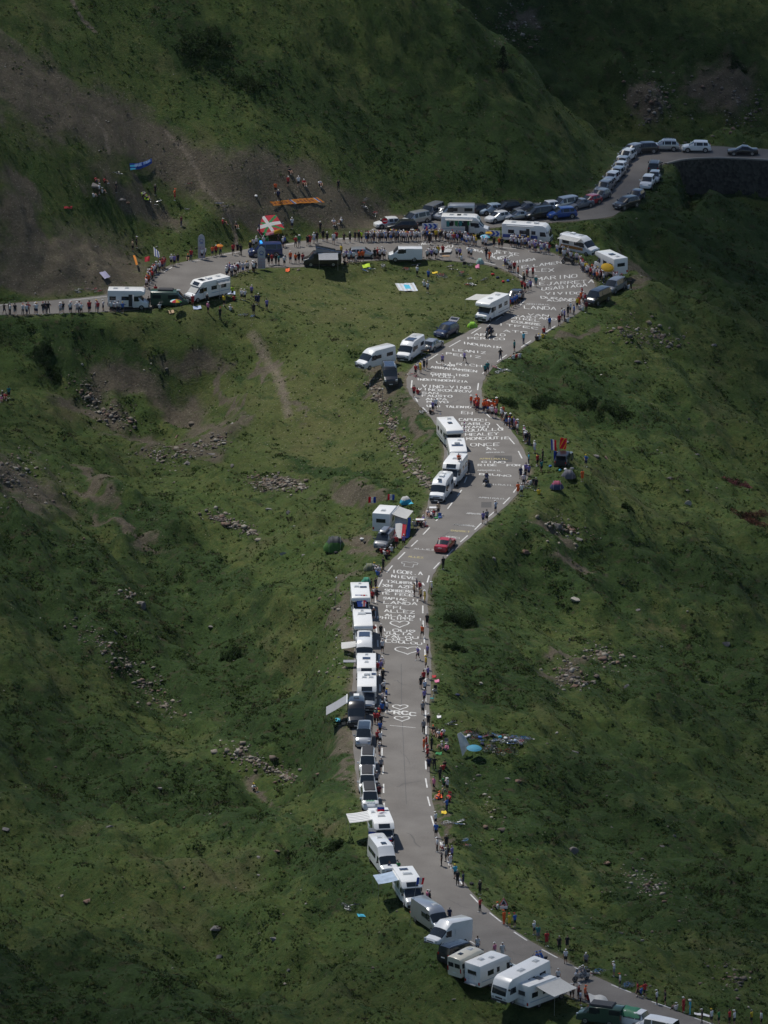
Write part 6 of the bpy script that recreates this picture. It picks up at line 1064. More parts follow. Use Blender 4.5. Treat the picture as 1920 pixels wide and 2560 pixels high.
def motorbike(u, v, head, col, lab, rider='k', pill=None, helm='w'):
    g = G(u, v); root = empty('motorcycle', g if bil(DR, g[0], g[1]) > .2 else gp(u, v), R(head)); tag(root, lab, 'motorcycle')
    for x in (-.72, .72):
        mb = MB(); mb.ring((x, 0, .32), .27, .065, RUB, 'y', 18, 6); mb.ring((x, 0, .32), .19, .03, RIM, 'y', 14, 5); mb.tube([(x, -.05, .32), (x, .05, .32)], .14, TRIM, 8); mb.build('wheel', root)
    mb = MB(); mb.prism([(-.45, .35), (.4, .35), (.5, .62), (.35, .95), (.1, 1.02), (-.15, .82), (-.75, .86), (-.8, .68), (-.4, .6)], -.16, .16, col); mb.build('body', root, .04)
    mb = MB(); mb.prism([(.35, .6), (.72, .72), (.66, .98), (.42, 1.18), (.34, .95)], -.2, .2, col); mb.build('fairing', root, .04)
    mb = MB(); mb.box((.50, 0, 1.24), (.03, .36, .34), GLASS, Matrix.Rotation(R(-30), 3, 'Y')); mb.build('windshield', root, .01)
    mb = MB(); mb.box((.74, 0, .86), (.06, .24, .14), LAMP); mb.build('headlight', root, .02); mb = MB(); mb.tube([(.28, -.38, 1.06), (.42, 0, 1.06), (.28, .38, 1.06)], .02, TRIM, 6); mb.build('handlebar', root)
    mb = MB(); mb.ell((-.28, 0, .88), (.42, .16, .08), DARK, 10, 6); mb.build('seat', root); mb = MB(); mb.tube([(.72, .1, .32), (.5, .1, .95)], .03, ALU); mb.tube([(.72, -.1, .32), (.5, -.1, .95)], .03, ALU); mb.build('fork', root)
    for s in (-1, 1): mb = MB(); mb.box((-.68, s*.30, .66), (.46, .22, .34), col if pill else TRIM); mb.build('pannier', root, .03)
    mb = MB(); mb.box((-.88, 0, 1.0), (.34, .4, .28), TRIM); mb.build('top_case', root, .04)
    h = R(head); c, s = math.cos(h), math.sin(h); cn = lab.split(' motor')[0]
    for i, (q, x, z) in enumerate(((rider, -.16, .04), (pill, -.52, .14))):
        if not q: continue
        L0 = root.location; r = person((L0.x+c*x, L0.y+s*x, L0.z+z), h, q, q.upper(), helm, 'r', 1.0); tag(r, '%s in %s riding the %s motorcycle' % ('driver' if i == 0 else 'passenger', CN[q], cn), 'person', 'motorcycle riders')
    return root
motorbike(1222, 842, -118, BLACK, 'black motorcycle driving down past the navy car', 'k', 'n', 'w')
motorbike(1216, 1211, 84, BLUE, 'dark blue motorcycle on the road beside the four motorhomes', 'n', None, 'w')
motorbike(1344, 2414, 170, BLUE, 'bright blue motorcycle on the bottom road', 'b', 'b', 'b')
motorbike(1452, 2452, -150, SILVER, 'grey touring motorcycle with two riders at bottom right', 'e', 'e', 'w')
motorbike(1420, 660, 160, BLACK, 'black and yellow motorcycle parked by the outer bend', None, None)
# rider on foot next to the blue one is left to the crowd
def cloth_sheet(name, corners, fn, nx, ny, lab=None, cat=None, parent=None, amp=.08, th=.012, seed=0, drape=None):
    """corners TL, TR, BR, BL in space; fn(i, j) gives the material of a cell; a thin waving sheet"""
    A_, B_, C_, D_ = [Vector(p) for p in corners]; nrm = (B_-A_).cross(D_-A_).normalized(); mb = MB(); V = []
    for j in range(ny+1):
        for i in range(nx+1):
            s, t = i/nx, j/ny; p = A_.lerp(B_, s).lerp(D_.lerp(C_, s), t); V.append(p+nrm*amp*(math.sin(s*7+seed)+.6*math.sin(s*4+t*5+seed*2))*min(1, s*2.5))
    if drape is not None: V = [Vector((p.x, p.y, sum(H(p.x+a_, p.y+b_) for a_, b_ in ((0, 0), (1.3, 0), (-1.3, 0), (0, 1.3), (0, -1.3), (2.4, 0), (-2.4, 0)))/7+drape+.03*math.sin(i*1.3))) for i, p in enumerate(V)]
    n_ = len(V); mats_ = {}
    for j in range(ny):
        for i in range(nx): mats_.setdefault(fn(i, j), []).append((j*(nx+1)+i, j*(nx+1)+i+1, (j+1)*(nx+1)+i+1, (j+1)*(nx+1)+i))
    mb.v = [tuple(p) for p in V]+[tuple(p-nrm*th) for p in V]
    for m, fs in mats_.items():
        k = mb.mi(m)
        for f in fs: mb.f += [list(f), [n_+q for q in f[::-1]]]; mb.m += [k, k]
    o = mb.build(name, parent)
    if lab: tag(o, lab, cat)
    return o
FB, FW_, FR = mat('flag_blue', (.03, .10, .45), .8, trans=.5), mat('flag_white', (.75, .75, .74), .8, trans=.45), mat('flag_red', (.62, .03, .06), .8, trans=.5); FG, FY, FO = mat('flag_green', (.02, .33, .10), .8, trans=.5), mat('flag_yellow', (.75, .5, .04), .8, trans=.5), mat('flag_orange', (.75, .27, .03), .8, trans=.3)
def flag(u, v, h, wd_, ht, fn, lab, nx=9, ny=6, base=None, lean=0., z0=None, name='flag', side=1):
    g = G(u, v) if base is None else np.array(base, float); root = empty(name, g); tag(root, lab, 'flag'); mb = MB(); mb.tube([(0, 0, -.1), (lean, 0, h)], [.025, .018], ALU, 6); mb.build('pole', root)
    x = lean*(h-ht)/h; cloth_sheet('cloth', [(lean, 0, h), (lean+side*wd_, .25, h-.15*ht), (x+side*wd_, .2, h-ht*1.1), (x, 0, h-ht)], fn, nx, ny, parent=root, amp=.07, seed=u)
    return root
tri = lambda i, j: (FB, FW_, FR)[min(2, i//3)]; hor = lambda i, j: (FW_, FB, FR)[min(2, j//2)]
flag(919, 1290, 2.6, 1.0, .8, lambda i, j: (FR, FW_, FB)[min(2, i//3)], 'tricolour flag on a pole, left of two above the flag draped motorhome', lean=.1)
flag(967, 1284, 2.6, .9, .75, lambda i, j: (FR, FW_, FB)[min(2, i//3)], 'tricolour flag on a pole, right of two above the flag draped motorhome', lean=.1)
flag(1380, 1160, 3.4, .7, 1.5, tri, 'blue white red flag, upper left one of three by the black car', lean=-.2); flag(1384, 1164, 2.0, 1.2, 1.3, tri, 'blue white red flag, lowest of three flags by the black car')
flag(1394, 1160, 3.6, .9, 1.5, lambda i, j: FY if (i+j) % 5 == 0 else FR, 'red and yellow flag between the two tricolours by the black car', lean=.3)
flag(1024, 2316, 5.6, .8, .8, tri, 'tricolour flag on the tall pole before the pale awning motorhome', lean=.8)
flag(946, 2030, 1.0, .8, .8, hor, 'white blue red flag lying over the rear of the striped awning motorhome', base=gp(943, 2092, 0)+np.array([0, 0, 2.8])); flag(921, 2125, 2.6, .8, 1.2, hor, 'white blue red flag at the left mirror of the striped awning motorhome')
flag(975, 2112, 2.2, .35, .5, hor, 'small white blue red flag at the right mirror of the striped awning motorhome')
g = gp(955, 2128, 0); cloth_sheet('flag', [(g[0]-1.0, g[1]-.12, 1.62), (g[0]+1.1, g[1]-.02, 1.72), (g[0]+1.1, g[1]-.16, 1.2), (g[0]-1.0, g[1]-.26, 1.15)], hor, 9, 6, 'white blue red flag laid across the windscreen of the striped awning motorhome', 'flag', amp=.03)
BT = {'o': cloth_sheet('banner', [(g[0]-1.15, g[1]-.30, 1.0), (g[0]+1.05, g[1]-.26, 1.02), (g[0]+1.05, g[1]-.36, .45), (g[0]-1.15, g[1]-.40, .43)], lambda i, j: FW_, 8, 4, 'white banner with black letters on the nose of the striped awning motorhome', 'banner', amp=.02)}
mb = MB(); o = BT['o']
for k_, ch in enumerate('ROUVALA'):
    for st in FONT[ch]: mb.tube([(g[0]-1.05+k_*.3+x*.05, g[1]-.43-.0, .52+y*.07) for x, y in st], .022, DARK, 4)
mb.build('lettering', o)
g = gp(440, 784); g = G(440, 784); r = empty('parasol', g); tag(r, 'rainbow coloured parasol in front of the dark green van', 'parasol')
def parasol(root, h, rad, cols, tilt=0):
    mb = MB(); mb.tube([(0, 0, -.05), (0, 0, h)], .022, ALU, 6); p = mb.build('pole', root); mb = MB(); n_ = 16
    for i in range(n_):
        a0, a1 = 2*math.pi*i/n_, 2*math.pi*(i+1)/n_; m = cols[(i//2) % len(cols)]; pr = [(0, .34), (.4, .30), (.75, .18), (1, 0)]
        V = []
        for q, z in pr: V += [(math.cos(a0)*rad*q, math.sin(a0)*rad*q, h-.3+z*rad*.9), (math.cos(a1)*rad*q, math.sin(a1)*rad*q, h-.3+z*rad*.9)]
        mb.add(V, [(0, 2, 3, 1), (2, 4, 5, 3), (4, 6, 7, 5)], m)
        mb.add([(x, y, z-.01) for x, y, z in V], [(1, 3, 2, 0), (3, 5, 4, 2), (5, 7, 6, 4)], m)
    c = mb.build('canopy', root, smooth=False); root.rotation_euler = (tilt, tilt*.4, 0)
parasol(r, 2.1, .85, [FR, FY, FG, cloth('c'), FW_])
def par(u, v, h, rad, cols, lab, tilt=0, z=0, cat='parasol'):
    g = G(u, v); r = empty('parasol' if cat == 'parasol' else 'umbrella', (g[0], g[1], g[2]+z)); tag(r, lab, cat); parasol(r, h, rad, cols, tilt)
CY = mat('parasol_blue', (.10, .42, .6), .7, trans=.4)
par(1184, 1896, 1.6, .9, [CY], 'light blue parasol beside the heap of bicycles', .1); par(1512, 696, 2.4, .95, [FY], 'yellow parasol leaning against the motorhome seen from behind', .45); par(1222, 612, 2.1, .55, [FY], 'small yellow umbrella between the two big motorhomes', 0, 0, 'umbrella')
par(1212, 614, 1.7, .75, [cloth('l'), cloth('c')], 'pale blue umbrella beside the small yellow one', .1, 0, 'umbrella'); par(548, 640, 1.9, .55, [FO], 'orange umbrella in the upper roadside crowd', .1, 0, 'umbrella'); par(928, 1602, 2.2, .5, [mat('umbrella_orange', (.55, .06, .02), .7)], 'orange red umbrella beside the second motorhome of the long row', .2, 0, 'umbrella')
# tents
def tent(u, v, L, W, Hh, col, lab, col2=None, rz=0, poles=True):
    g = G(u, v); root = empty('tent', g, rz); tag(root, lab, 'tent'); nu, nv = 14, 9; mb = MB(); V = []; Fc = []
    for i in range(nu+1):
        t = i/nu; px = -L/2+L*t; e = max(.04, math.sin(math.pi*min(max(t, .02), .98)))**.55*(1+.05*math.cos(t*math.pi*6))
        for j in range(nv+1): a = math.pi*j/nv; V.append((px, math.cos(a)*W/2*e, max(0, math.sin(a))**.85*Hh*e))
    for i in range(nu):
        for j in range(nv): Fc.append((i*(nv+1)+j, (i+1)*(nv+1)+j, (i+1)*(nv+1)+j+1, i*(nv+1)+j+1))
    up = [f for f in Fc if sum(V[k][2] for k in f)/4 > Hh*.62]; lo = [f for f in Fc if f not in up]; k = mb.mi(col); k2 = mb.mi(col2 or col); mb.v = V; mb.f = [list(f) for f in lo+up]; mb.m = [k]*len(lo)+[k2]*len(up); mb.build('flysheet', root)
    mb = MB(); mb.add([(-L*.12, -W*.47, .02), (L*.12, -W*.47, .02), (L*.1, -W*.34, Hh*.70), (-L*.1, -W*.34, Hh*.70)], [(0, 1, 2, 3)], DARK); mb.build('door', root, smooth=False)
    if poles: mb = MB(); [mb.tube([(-L*q, math.cos(math.pi*j/8)*W*.49, math.sin(math.pi*j/8)**.85*Hh*.98+.01) for j in range(9)], .015, ALU, 4) for q in (-.25, .25)]; mb.build('pole', root) if False else mb.build('tent_poles', root)
    return root
TG, TD = mat('tent_green', (.05, .14, .02), .7), mat('tent_dark', (.03, .035, .04), .7)
tent(837, 1376, 2.9, 2.2, 1.9, TG, 'large green dome tent with dark roof on the slope left of the road', TD)
tent(1421, 1194, 1.9, 1.5, 1.1, mat('tent_grey', (.10, .10, .12), .7), 'grey dome tent just below the black car'); tent(1392, 1221, 1.8, 1.5, 1.05, mat('tent_navy', (.03, .04, .09), .7), 'navy and pink dome tent, lower of two right of the bend', mat('tent_pink', (.25, .03, .08), .7))
tent(1014, 1259, 1.7, 1.4, 1.0, mat('tent_blue', (.02, .30, .45), .7), 'blue and white pop-up shelter on the meadow below the four motorhomes', FW_, .6, False); tent(916, 1460, 1.4, 1.2, .9, mat('tent_teal', (.03, .24, .14), .7), 'green shelter just behind the blue ensign motorhome')
tent(924, 1425, 1.6, 1.2, .9, mat('tent_olive', (.14, .15, .09), .7), 'small olive tent at the left road edge above the blue ensign motorhome'); tent(1181, 818, 1.5, 1.1, .8, mat('tent_lime', (.22, .48, .02), .7), 'lime green shelter behind the navy car')
tent(1200, 660, 1.2, 1.0, .9, mat('tent_pale', (.34, .50, .45), .7), 'pale green windbreak inside the hairpin apex')
# hillside banners and flags
def ground_sheet(px, fn, nx, ny, lab, cat='banner', lift=.12, name='banner', amp=.05): return cloth_sheet(name, [G(u, v)+np.array([0, 0, lift]) for u, v in px], fn, nx, ny, lab, cat, amp=amp, seed=px[0][0], drape=lift if lift < .45 else None)
GD = mat('graphic_dark', (.30, .09, .02), .8)
ob = ground_sheet([(674, 514), (794, 504), (812, 511), (684, 522)], lambda i, j: (FB if i in (16, 37) else FW_ if i in (17, 36) else GD if (j in (1, 2) and i % 3 != 1 and i not in (15, 18, 35, 38, 39)) else FO), 40, 4, 'long orange banner spread on the scree slope', lift=.34, amp=.0)
def lay(px, txt, m, parent, wd_=.05, lift=.2, x0=.05, x1=.95, y0=.2, y1=.8):
    A_, B_, C_, D_ = [Vector(G(u, v))+Vector((0, 0, lift)) for u, v in px]; mb = MB(); n_ = len(txt)
    for i, ch in enumerate(txt):
        for st in FONT.get(ch, []):
            P = []
            for x, y in st:
                s = x0+(x1-x0)*(i+.78*x/4)/n_; t = 1-(y0+(y1-y0)*y/6); p_ = A_.lerp(B_, s).lerp(D_.lerp(C_, s), t); P.append((p_.x, p_.y, sum(H(p_.x+a_, p_.y) for a_ in (0, 1.3, -1.3, 2.4, -2.4))/5+.42))
            mb.tube(P, wd_, m, 4)
    return mb.build('lettering', parent)
bb_ = ground_sheet([(324, 414), (379, 404), (380, 416), (326, 429)], lambda i, j: FB if i > 2 else (cloth('c') if j % 2 else FB), 12, 4, 'blue banner with pale lettering high on the left hillside', lift=.34, amp=.0)
lay([(324, 414), (379, 404), (380, 416), (326, 429)], 'HAUTE ROUTE', mat('letter_pale', (.3, .45, .7), .8), bb_, .035, .82, .24, .97, .3, .8)
Yf = gp(660, 600)[1]; q = [atY(621, 545, Yf+1.6), atY(690, 537, Yf+2.0), atY(712, 572, Yf-1.0), atY(655, 592, Yf-1.6)]
def bask(i, j):
    s, t = i/24, j/16
    if abs(s-.5) < .07 or abs(t-.5) < .10: return FW_
    if abs(s-t) < .07 or abs(s-(1-t)) < .07: return FG
    return FR
r = empty('flag', G(652, 590)); tag(r, 'large red flag with white cross and green saltire above the police van', 'flag'); L0 = np.array(r.location)
cloth_sheet('cloth', [p-L0 for p in q], bask, 24, 16, parent=r, amp=.06); mb = MB(); mb.tube([(0, 0, 0), tuple(q[3]-L0), tuple(q[0]-L0)], .03, ALU, 6); mb.build('pole', r)
cloth_sheet('flag', [atY(664, 582, Yf-1.2), atY(704, 572, Yf-1), atY(705, 583, Yf-1.3), atY(666, 589, Yf-1.5)], lambda i, j: FY if i > 3 else mat('flag_pink', (.5, .2, .22), .8), 8, 4, 'yellow and pink flag held under the big red flag', 'flag', amp=.08)
cloth_sheet('flag', [atY(690, 558, Yf+.3), atY(708, 556, Yf+.5), atY(710, 566, Yf+.3), atY(694, 568, Yf)], lambda i, j: FW_ if (i+j) % 2 else DARK, 6, 4, 'small black and white flag right of the big red flag', 'flag', amp=.05)
ground_sheet([(987, 711), (1034, 710), (1045, 727), (998, 728)], lambda i, j: cloth('c') if 3 < i < 7 and j in (1, 2) else (mat('sheet_pale', (.55, .60, .66), .8) if i % 2 else FW_), 10, 4, 'pale blue and white sheet spread on the hairpin meadow', 'sheet', name='sheet')
ground_sheet([(248, 690), (262, 686), (276, 700), (262, 706)], lambda i, j: mat('flag_lilac', (.5, .46, .6), .8), 6, 3, 'pale lilac flag above the open door motorhome', 'flag', .5, 'flag'); ground_sheet([(1100, 634), (1130, 632), (1126, 640), (1096, 642)], lambda i, j: FW_, 5, 2, 'white cloth on the table inside the hairpin apex', 'cloth', .6, 'table_cloth')
cloth_sheet('flag', [G(384, 650)+np.array([0, 0, 2]), G(398, 660)+np.array([0, 0, 1.8]), G(400, 664)+np.array([0, 0, 1.1]), G(386, 660)+np.array([0, 0, 1.2])], lambda i, j: (FW_, FB, FW_)[i % 3], 6, 4, 'white and blue flag over the outer left bend', 'flag')
cloth_sheet('flag', [G(332, 660)+np.array([0, 0, 1.4]), G(338, 662)+np.array([0, 0, 1.3]), G(346, 676)+np.array([0, 0, .9]), G(340, 678)+np.array([0, 0, .9])], lambda i, j: FO, 4, 4, 'thin orange flag left of the outer left bend', 'flag'); cloth_sheet('flag', [G(362, 664)+np.array([0, 0, 1.3]), G(375, 664)+np.array([0, 0, 1.4]), G(374, 668)+np.array([0, 0, .9]), G(362, 668)+np.array([0, 0, .8])], lambda i, j: FR, 4, 3, 'small red flag above the outer left bend', 'flag')
# feather banners
def feather(u, v, h, w_, lab):
    g = G(u, v); g = g if bil(DR, g[0], g[1]) > .2 else gp(u, v); root = empty('feather_banner', g); tag(root, lab, 'banner'); mb = MB(); P = []; n_ = 10
    prof = [(-w_/2, .15), (w_/2, .15), (w_/2, h*.80), (w_*.38, h*.92), (.0, h), (-w_*.38, h*.92), (-w_/2, h*.80)]; mb.prism(prof, -.02, .02, mat('banner_grey', (.42, .44, .47), .7)); mb.build('cloth', root, smooth=False)
    mb = MB()
    for i in range(5):
        for j in range(7): mb.box((-w_*.36+i*w_*.18, -.03, .35+j*h*.065), (w_*.08, .01, .08), FR)
    mb.build('dot_pattern', root, smooth=False); mb = MB(); mb.ring((0, -.03, h*.72), w_*.26, .04, FB, 'y', 10, 4); mb.box((0, -.035, h*.62), (w_*.5, .01, .06), FB); mb.build('emblem', root); mb = MB(); mb.tube([(-w_/2, 0, 0), (-w_/2, 0, h*.85)], .03, ALU, 6); mb.build('pole', root)
feather(504, 648, 3.8, 1.0, 'tall grey feather banner at the outer kerb of the left road'); feather(654, 674, 3.5, 1.1, 'grey feather banner in front of the police van')
# signs
SB, SW = mat('sign_blue', (.02, .09, .45), .45), mat('sign_white', (.7, .7, .7), .45)
def chevron(u, v, h0, L, lab, rz):
    g = gp(u, v); root = empty('chevron_sign', g, rz); tag(root, lab, 'road sign'); mb = MB(); mb.box((0, 0, h0+.45), (L, .05, .9), SW); mb.build('panel', root, .01); mb = MB(); n_ = 3
    for i in range(n_):
        x = -L/2+.15+i*(L-.25)/n_; q = (L-.3)/n_*.52
        mb.add([(x, -.032, h0+.04), (x+q, -.032, h0+.04), (x+q+.34, -.032, h0+.45), (x+.34, -.032, h0+.45)], [(0, 1, 2, 3)], SB); mb.add([(x+.34, -.032, h0+.45), (x+q+.34, -.032, h0+.45), (x+q, -.032, h0+.86), (x, -.032, h0+.86)], [(0, 1, 2, 3)], SB)
    mb.build('chevrons', root, smooth=False)
    for s in (-1, 1): mb = MB(); mb.tube([(s*L*.35, .05, -.1), (s*L*.35, .05, h0+.8)], .04, STEEL); mb.build('post', root)
chevron(1075, 588, .9, 2.3, 'blue and white chevron sign left of the green hung motorhome', 0); chevron(1232, 606, .9, 2.2, 'blue and white chevron sign between the two big motorhomes', -.25)
g = G(962, 596); g = gp(962, 590); r = empty('no_entry_sign', g); tag(r, 'round red no entry sign at the start of the side road', 'road sign'); mb = MB(); mb.tube([(0, -.03, 2.25), (0, 0, 2.25)], .42, FR, 24); mb.build('disc', r); mb = MB(); mb.box((0, -.04, 2.25), (.56, .01, .13), SW); mb.build('bar', r); mb = MB(); mb.tube([(0, .02, 0), (0, .02, 2.6)], .035, STEEL); mb.build('post', r)
g = G(1259, 2304); r = empty('warning_sign', g); tag(r, 'triangular warning sign with plate on the verge of the lower bend', 'road sign'); mb = MB()
mb.prism([(-.5, 1.9), (.5, 1.9), (0, 2.77)], -.02, .02, SW); mb.build('triangle', r, smooth=False); mb = MB(); [mb.tube([a, b], .04, FR, 4) for a, b in (((-.46, -.03, 1.93), (.46, -.03, 1.93)), ((.46, -.03, 1.93), (0, -.03, 2.70)), ((0, -.03, 2.70), (-.46, -.03, 1.93)))]; mb.build('red_border', r); mb = MB(); mb.prism([(-.22, 2.0), (.22, 2.0), (.05, 2.4), (-.1, 2.35)], -.035, -.025, DARK); mb.build('symbol', r, smooth=False)
mb = MB(); mb.box((0, 0, 1.65), (.85, .03, .3), SW); mb.build('plate', r, smooth=False); mb = MB(); mb.tube([(0, .04, -.1), (0, .04, 2.6)], .03, STEEL); mb.build('post', r)
for (u, v, lab) in ((838, 1516, 'thin snow pole with white tip left of the blue ensign motorhome'), (954, 1038, 'thin snow pole on the bank left of the four motorhomes')):
    g = G(u, v); r = empty('snow_pole', g); tag(r, lab, 'pole'); mb = MB(); mb.tube([(0, 0, -.1), (.15, 0, 3.7)], .035, mat('weathered_wood', (.22, .2, .17), .8)); mb.build('pole', r); mb = MB(); mb.ell((.15, 0, 3.72), (.09, .09, .09), SW, 8, 6); mb.build('tip', r)
# sheets, awnings and loose gear
def free_sheet(px, mfn, nx, ny, lab, cat, name, amp=.05):
    return cloth_sheet(name, [G(u, v) + np.array([0, 0, z]) for u, v, z in px], mfn, nx, ny, lab, cat, amp=amp, seed=px[0][0])
g0 = gp(960, 1340, 0)
free_sheet([(988, 1330, 2.5), (1018, 1332, 2.1), (1012, 1352, .3), (985, 1352, .3)], lambda i, j: (FW_, FW_, FR)[min(2, i//3)] if j > 1 else FW_, 9, 6, 'white and red flag hung as a side wall under the motorhome awning', 'flag', 'flag')
free_sheet([(1020, 1336, 2.2), (1028, 1330, 2.0), (1024, 1348, .3), (1014, 1352, .3)], lambda i, j: FB, 4, 5, 'blue flag cloth hanging at the outer end of the motorhome awning', 'flag', 'flag')
free_sheet([(893, 1640, 1.9), (895, 1652, 1.9), (854, 1640, .9), (853, 1626, 1.0)], lambda i, j: CANV, 5, 8, 'loose white sheet stretched left of the third vehicle in the long row', 'sheet', 'sheet')
mb = MB(); g = G(874, 1668); mb.box((0, 0, .75), (1.5, .9, .05), CANG); o = mb.build('table_top', None); t_ = empty('camping_table', g); tag(t_, 'grey camping table left of the fourth vehicle in the long row', 'table'); o.parent = t_
for sx in (-.65, .65):
    for sy in (-.38, .38): mb = MB(); mb.tube([(sx, sy, 0), (sx, sy, .74)], .02, ALU); mb.build('leg', t_)
free_sheet([(1143, 1884, 2.3), (1151, 1880, 2.5), (1176, 1876, .75), (1156, 1894, .15)], lambda i, j: FW_, 6, 8, 'white cloth hanging from a pole left of the blue parasol', 'cloth', 'sheet', .15)
for (px, m, lab) in [([(1466, 2528), (1500, 2538), (1512, 2530), (1470, 2516)], 'o', 'orange blanket under the small white tarp at the bottom'), ([(1086, 1702), (1098, 1700), (1098, 1708), (1087, 1708)], 'p', 'pink blanket on the right verge'), ([(1080, 1690), (1090, 1690), (1090, 1696), (1081, 1696)], 'r', 'red bag on the right verge above the pink blanket'), ([(1092, 1791), (1103, 1791), (1103, 1797), (1093, 1797)], 'w', 'white cloth on the right verge beside the painted letters'),
                     ([(1112, 1867), (1122, 1865), (1123, 1875), (1110, 1874)], 'p', 'pink towel between the resting people, right verge'), ([(1090, 1882), (1104, 1882), (1104, 1888), (1088, 1888)], 'g', 'green blanket on the right verge'), ([(1088, 1990), (1106, 1988), (1108, 1997), (1089, 1998)], 'o', 'orange blanket on the right verge lower down'), ([(1103, 2030), (1116, 2028), (1117, 2036), (1104, 2036)], 'y', 'yellow cloth next to the person in blue, right verge'),
                     ([(905, 664), (924, 660), (926, 668), (908, 672)], 'h', 'lime yellow jacket on the grass below the silver estate'), ([(1080, 682), (1094, 680), (1094, 685), (1081, 686)], 'y', 'yellow jacket on the hairpin meadow'), ([(1188, 666), (1198, 662), (1198, 672), (1189, 672)], 'p', 'pink jacket inside the hairpin apex'), ([(714, 674), (724, 672), (724, 680), (714, 681)], 'o', 'orange bag below the cyclists'), ([(160, 518), (180, 517), (180, 523), (160, 523)], 'r', 'red cloth on the upper left bank'),
                     ([(362, 494), (374, 496), (372, 502), (360, 500)], 'h', 'lime jacket on the upper left hillside, right of the rocks'), ([(420, 778), (434, 776), (436, 784), (424, 786)], 's', 'wooden board below the rainbow parasol'), ([(482, 768), (502, 766), (504, 774), (484, 775)], 'l', 'pale blue cloth before the covered windscreen motorhome'), ([(560, 728), (588, 730), (588, 738), (562, 737)], 'l', 'pale table cloth beside the left bend motorhome'), ([(1012, 1255), (1028, 1255), (1034, 1261), (1018, 1263)], 'c', 'light blue mat before the pop-up shelter'),
                     ([(838, 1798), (850, 1796), (852, 1806), (840, 1808)], 'c', 'light blue cloth left of the black camper van'), ([(854, 1808), (864, 1806), (866, 1813), (855, 1814)], 's', 'beige box lid left of the black camper van'), ([(1735, 2533), (1775, 2540), (1775, 2545), (1736, 2538)], 'w', 'white folded sheet at the bottom right road edge'), ([(892, 2286), (910, 2288), (914, 2294), (896, 2294)], 'c', 'light blue towel in the grass by the bicycles, lower left')]:
    cloth_sheet('blanket', [G(u, v)+np.array([0, 0, .10]) for u, v in px], lambda i, j, m=m: cloth(m), 5, 4, lab, 'cloth', amp=.05, seed=px[0][0])
free_sheet([(1470, 2514, 1.4), (1512, 2524, 1.5), (1524, 2530, 1.1), (1478, 2538, 1.0)], lambda i, j: CANV, 8, 4, 'small white tarp stretched right of the big awning at the bottom', 'tarp', 'tarp', .12)
# folding chairs round the picnic tables
def chair(u, v, a, m, lab):
    g = G(u, v); r = empty('folding_chair', g, a); tag(r, lab, 'chair', 'folding chairs by the road'); mb = MB(); mb.box((0, 0, .42), (.45, .45, .03), m); mb.build('seat', r); mb = MB(); mb.box((-.22, 0, .68), (.03, .45, .42), m); mb.build('backrest', r); mb = MB()
    for s in (-.2, .2): mb = MB(); mb.tube([(-.2, s, 0), (.2, s, .42)], .015, ALU, 5); mb.tube([(.2, s, 0), (-.2, s, .42), (-.22, s, .9)], .015, ALU, 5); mb.build('frame', r)
for i, (u, v, c) in enumerate([(1040, 1322, 'n'), (1066, 1322, 'r'), (1090, 1302, 'g'), (1100, 1300, 'b'), (886, 1618, 'n'), (1088, 1732, 'k'), (1080, 1754, 't'), (1116, 1862, 'e'), (1122, 1998, 'r'), (1160, 668, 'k')]):
    chair(u, v, rng.uniform(0, 6), cloth(c), '%s folding chair, %s' % (CN[c], ['left one at the meadow picnic table', 'by the picnic table right of the awning', 'at the table below the lowest camper van', 'nearest the road at the upper picnic spot', 'beside the loose white sheet', 'on the right verge, upper one', 'on the right verge below the dark one', 'among the people resting on the verge', 'beside the person in red, right verge', 'inside the hairpin apex'][i]))
for (u, v, lab) in ((1050, 1312, 'small white picnic table among sitters by the lowest meadow'), (1084, 1282, 'white picnic table below the lowest camper van'), (1115, 652, 'long wooden table inside the hairpin apex'), (1062, 888, 'round laden table beside the solar camper van')):
    g = G(u, v); r = empty('picnic_table', g); tag(r, lab, 'table'); mb = MB(); mb.box((0, 0, .72), (1.1, .7, .04), SW if 'white' in lab else mat('wood', (.35, .22, .11), .7)); mb.build('table_top', r, .01)
    for sx in (-.45, .45): mb = MB(); mb.tube([(sx, -.28, 0), (sx, .28, .7)], .02, ALU); mb.tube([(sx, .28, 0), (sx, -.28, .7)], .02, ALU); mb.build('leg', r)
# union flag ensign on the first motorhome of the row, bunting, windscreen covers
g = gp(903, 1551, 0)
def ens(i, j):
    if i < 6: return FB
    s, t = (i-6)/5, j/5
    return FR if abs(s-.5) < .12 or abs(t-.5) < .12 or abs(s-t) < .1 else FW_ if abs(s-.5) < .32 or abs(t-.5) < .3 or abs(s-(1-t)) < .15 else FB
cloth_sheet('flag', [(g[0]-.75, g[1]+1.15, 2.93), (g[0]+.75, g[1]+1.15, 2.93), (g[0]+.6, g[1]+.0, 1.78), (g[0]-.4, g[1]+.0, 1.75)], ens, 12, 8, 'blue ensign flag laid over the nose of the top motorhome in the row', 'flag', amp=.02)
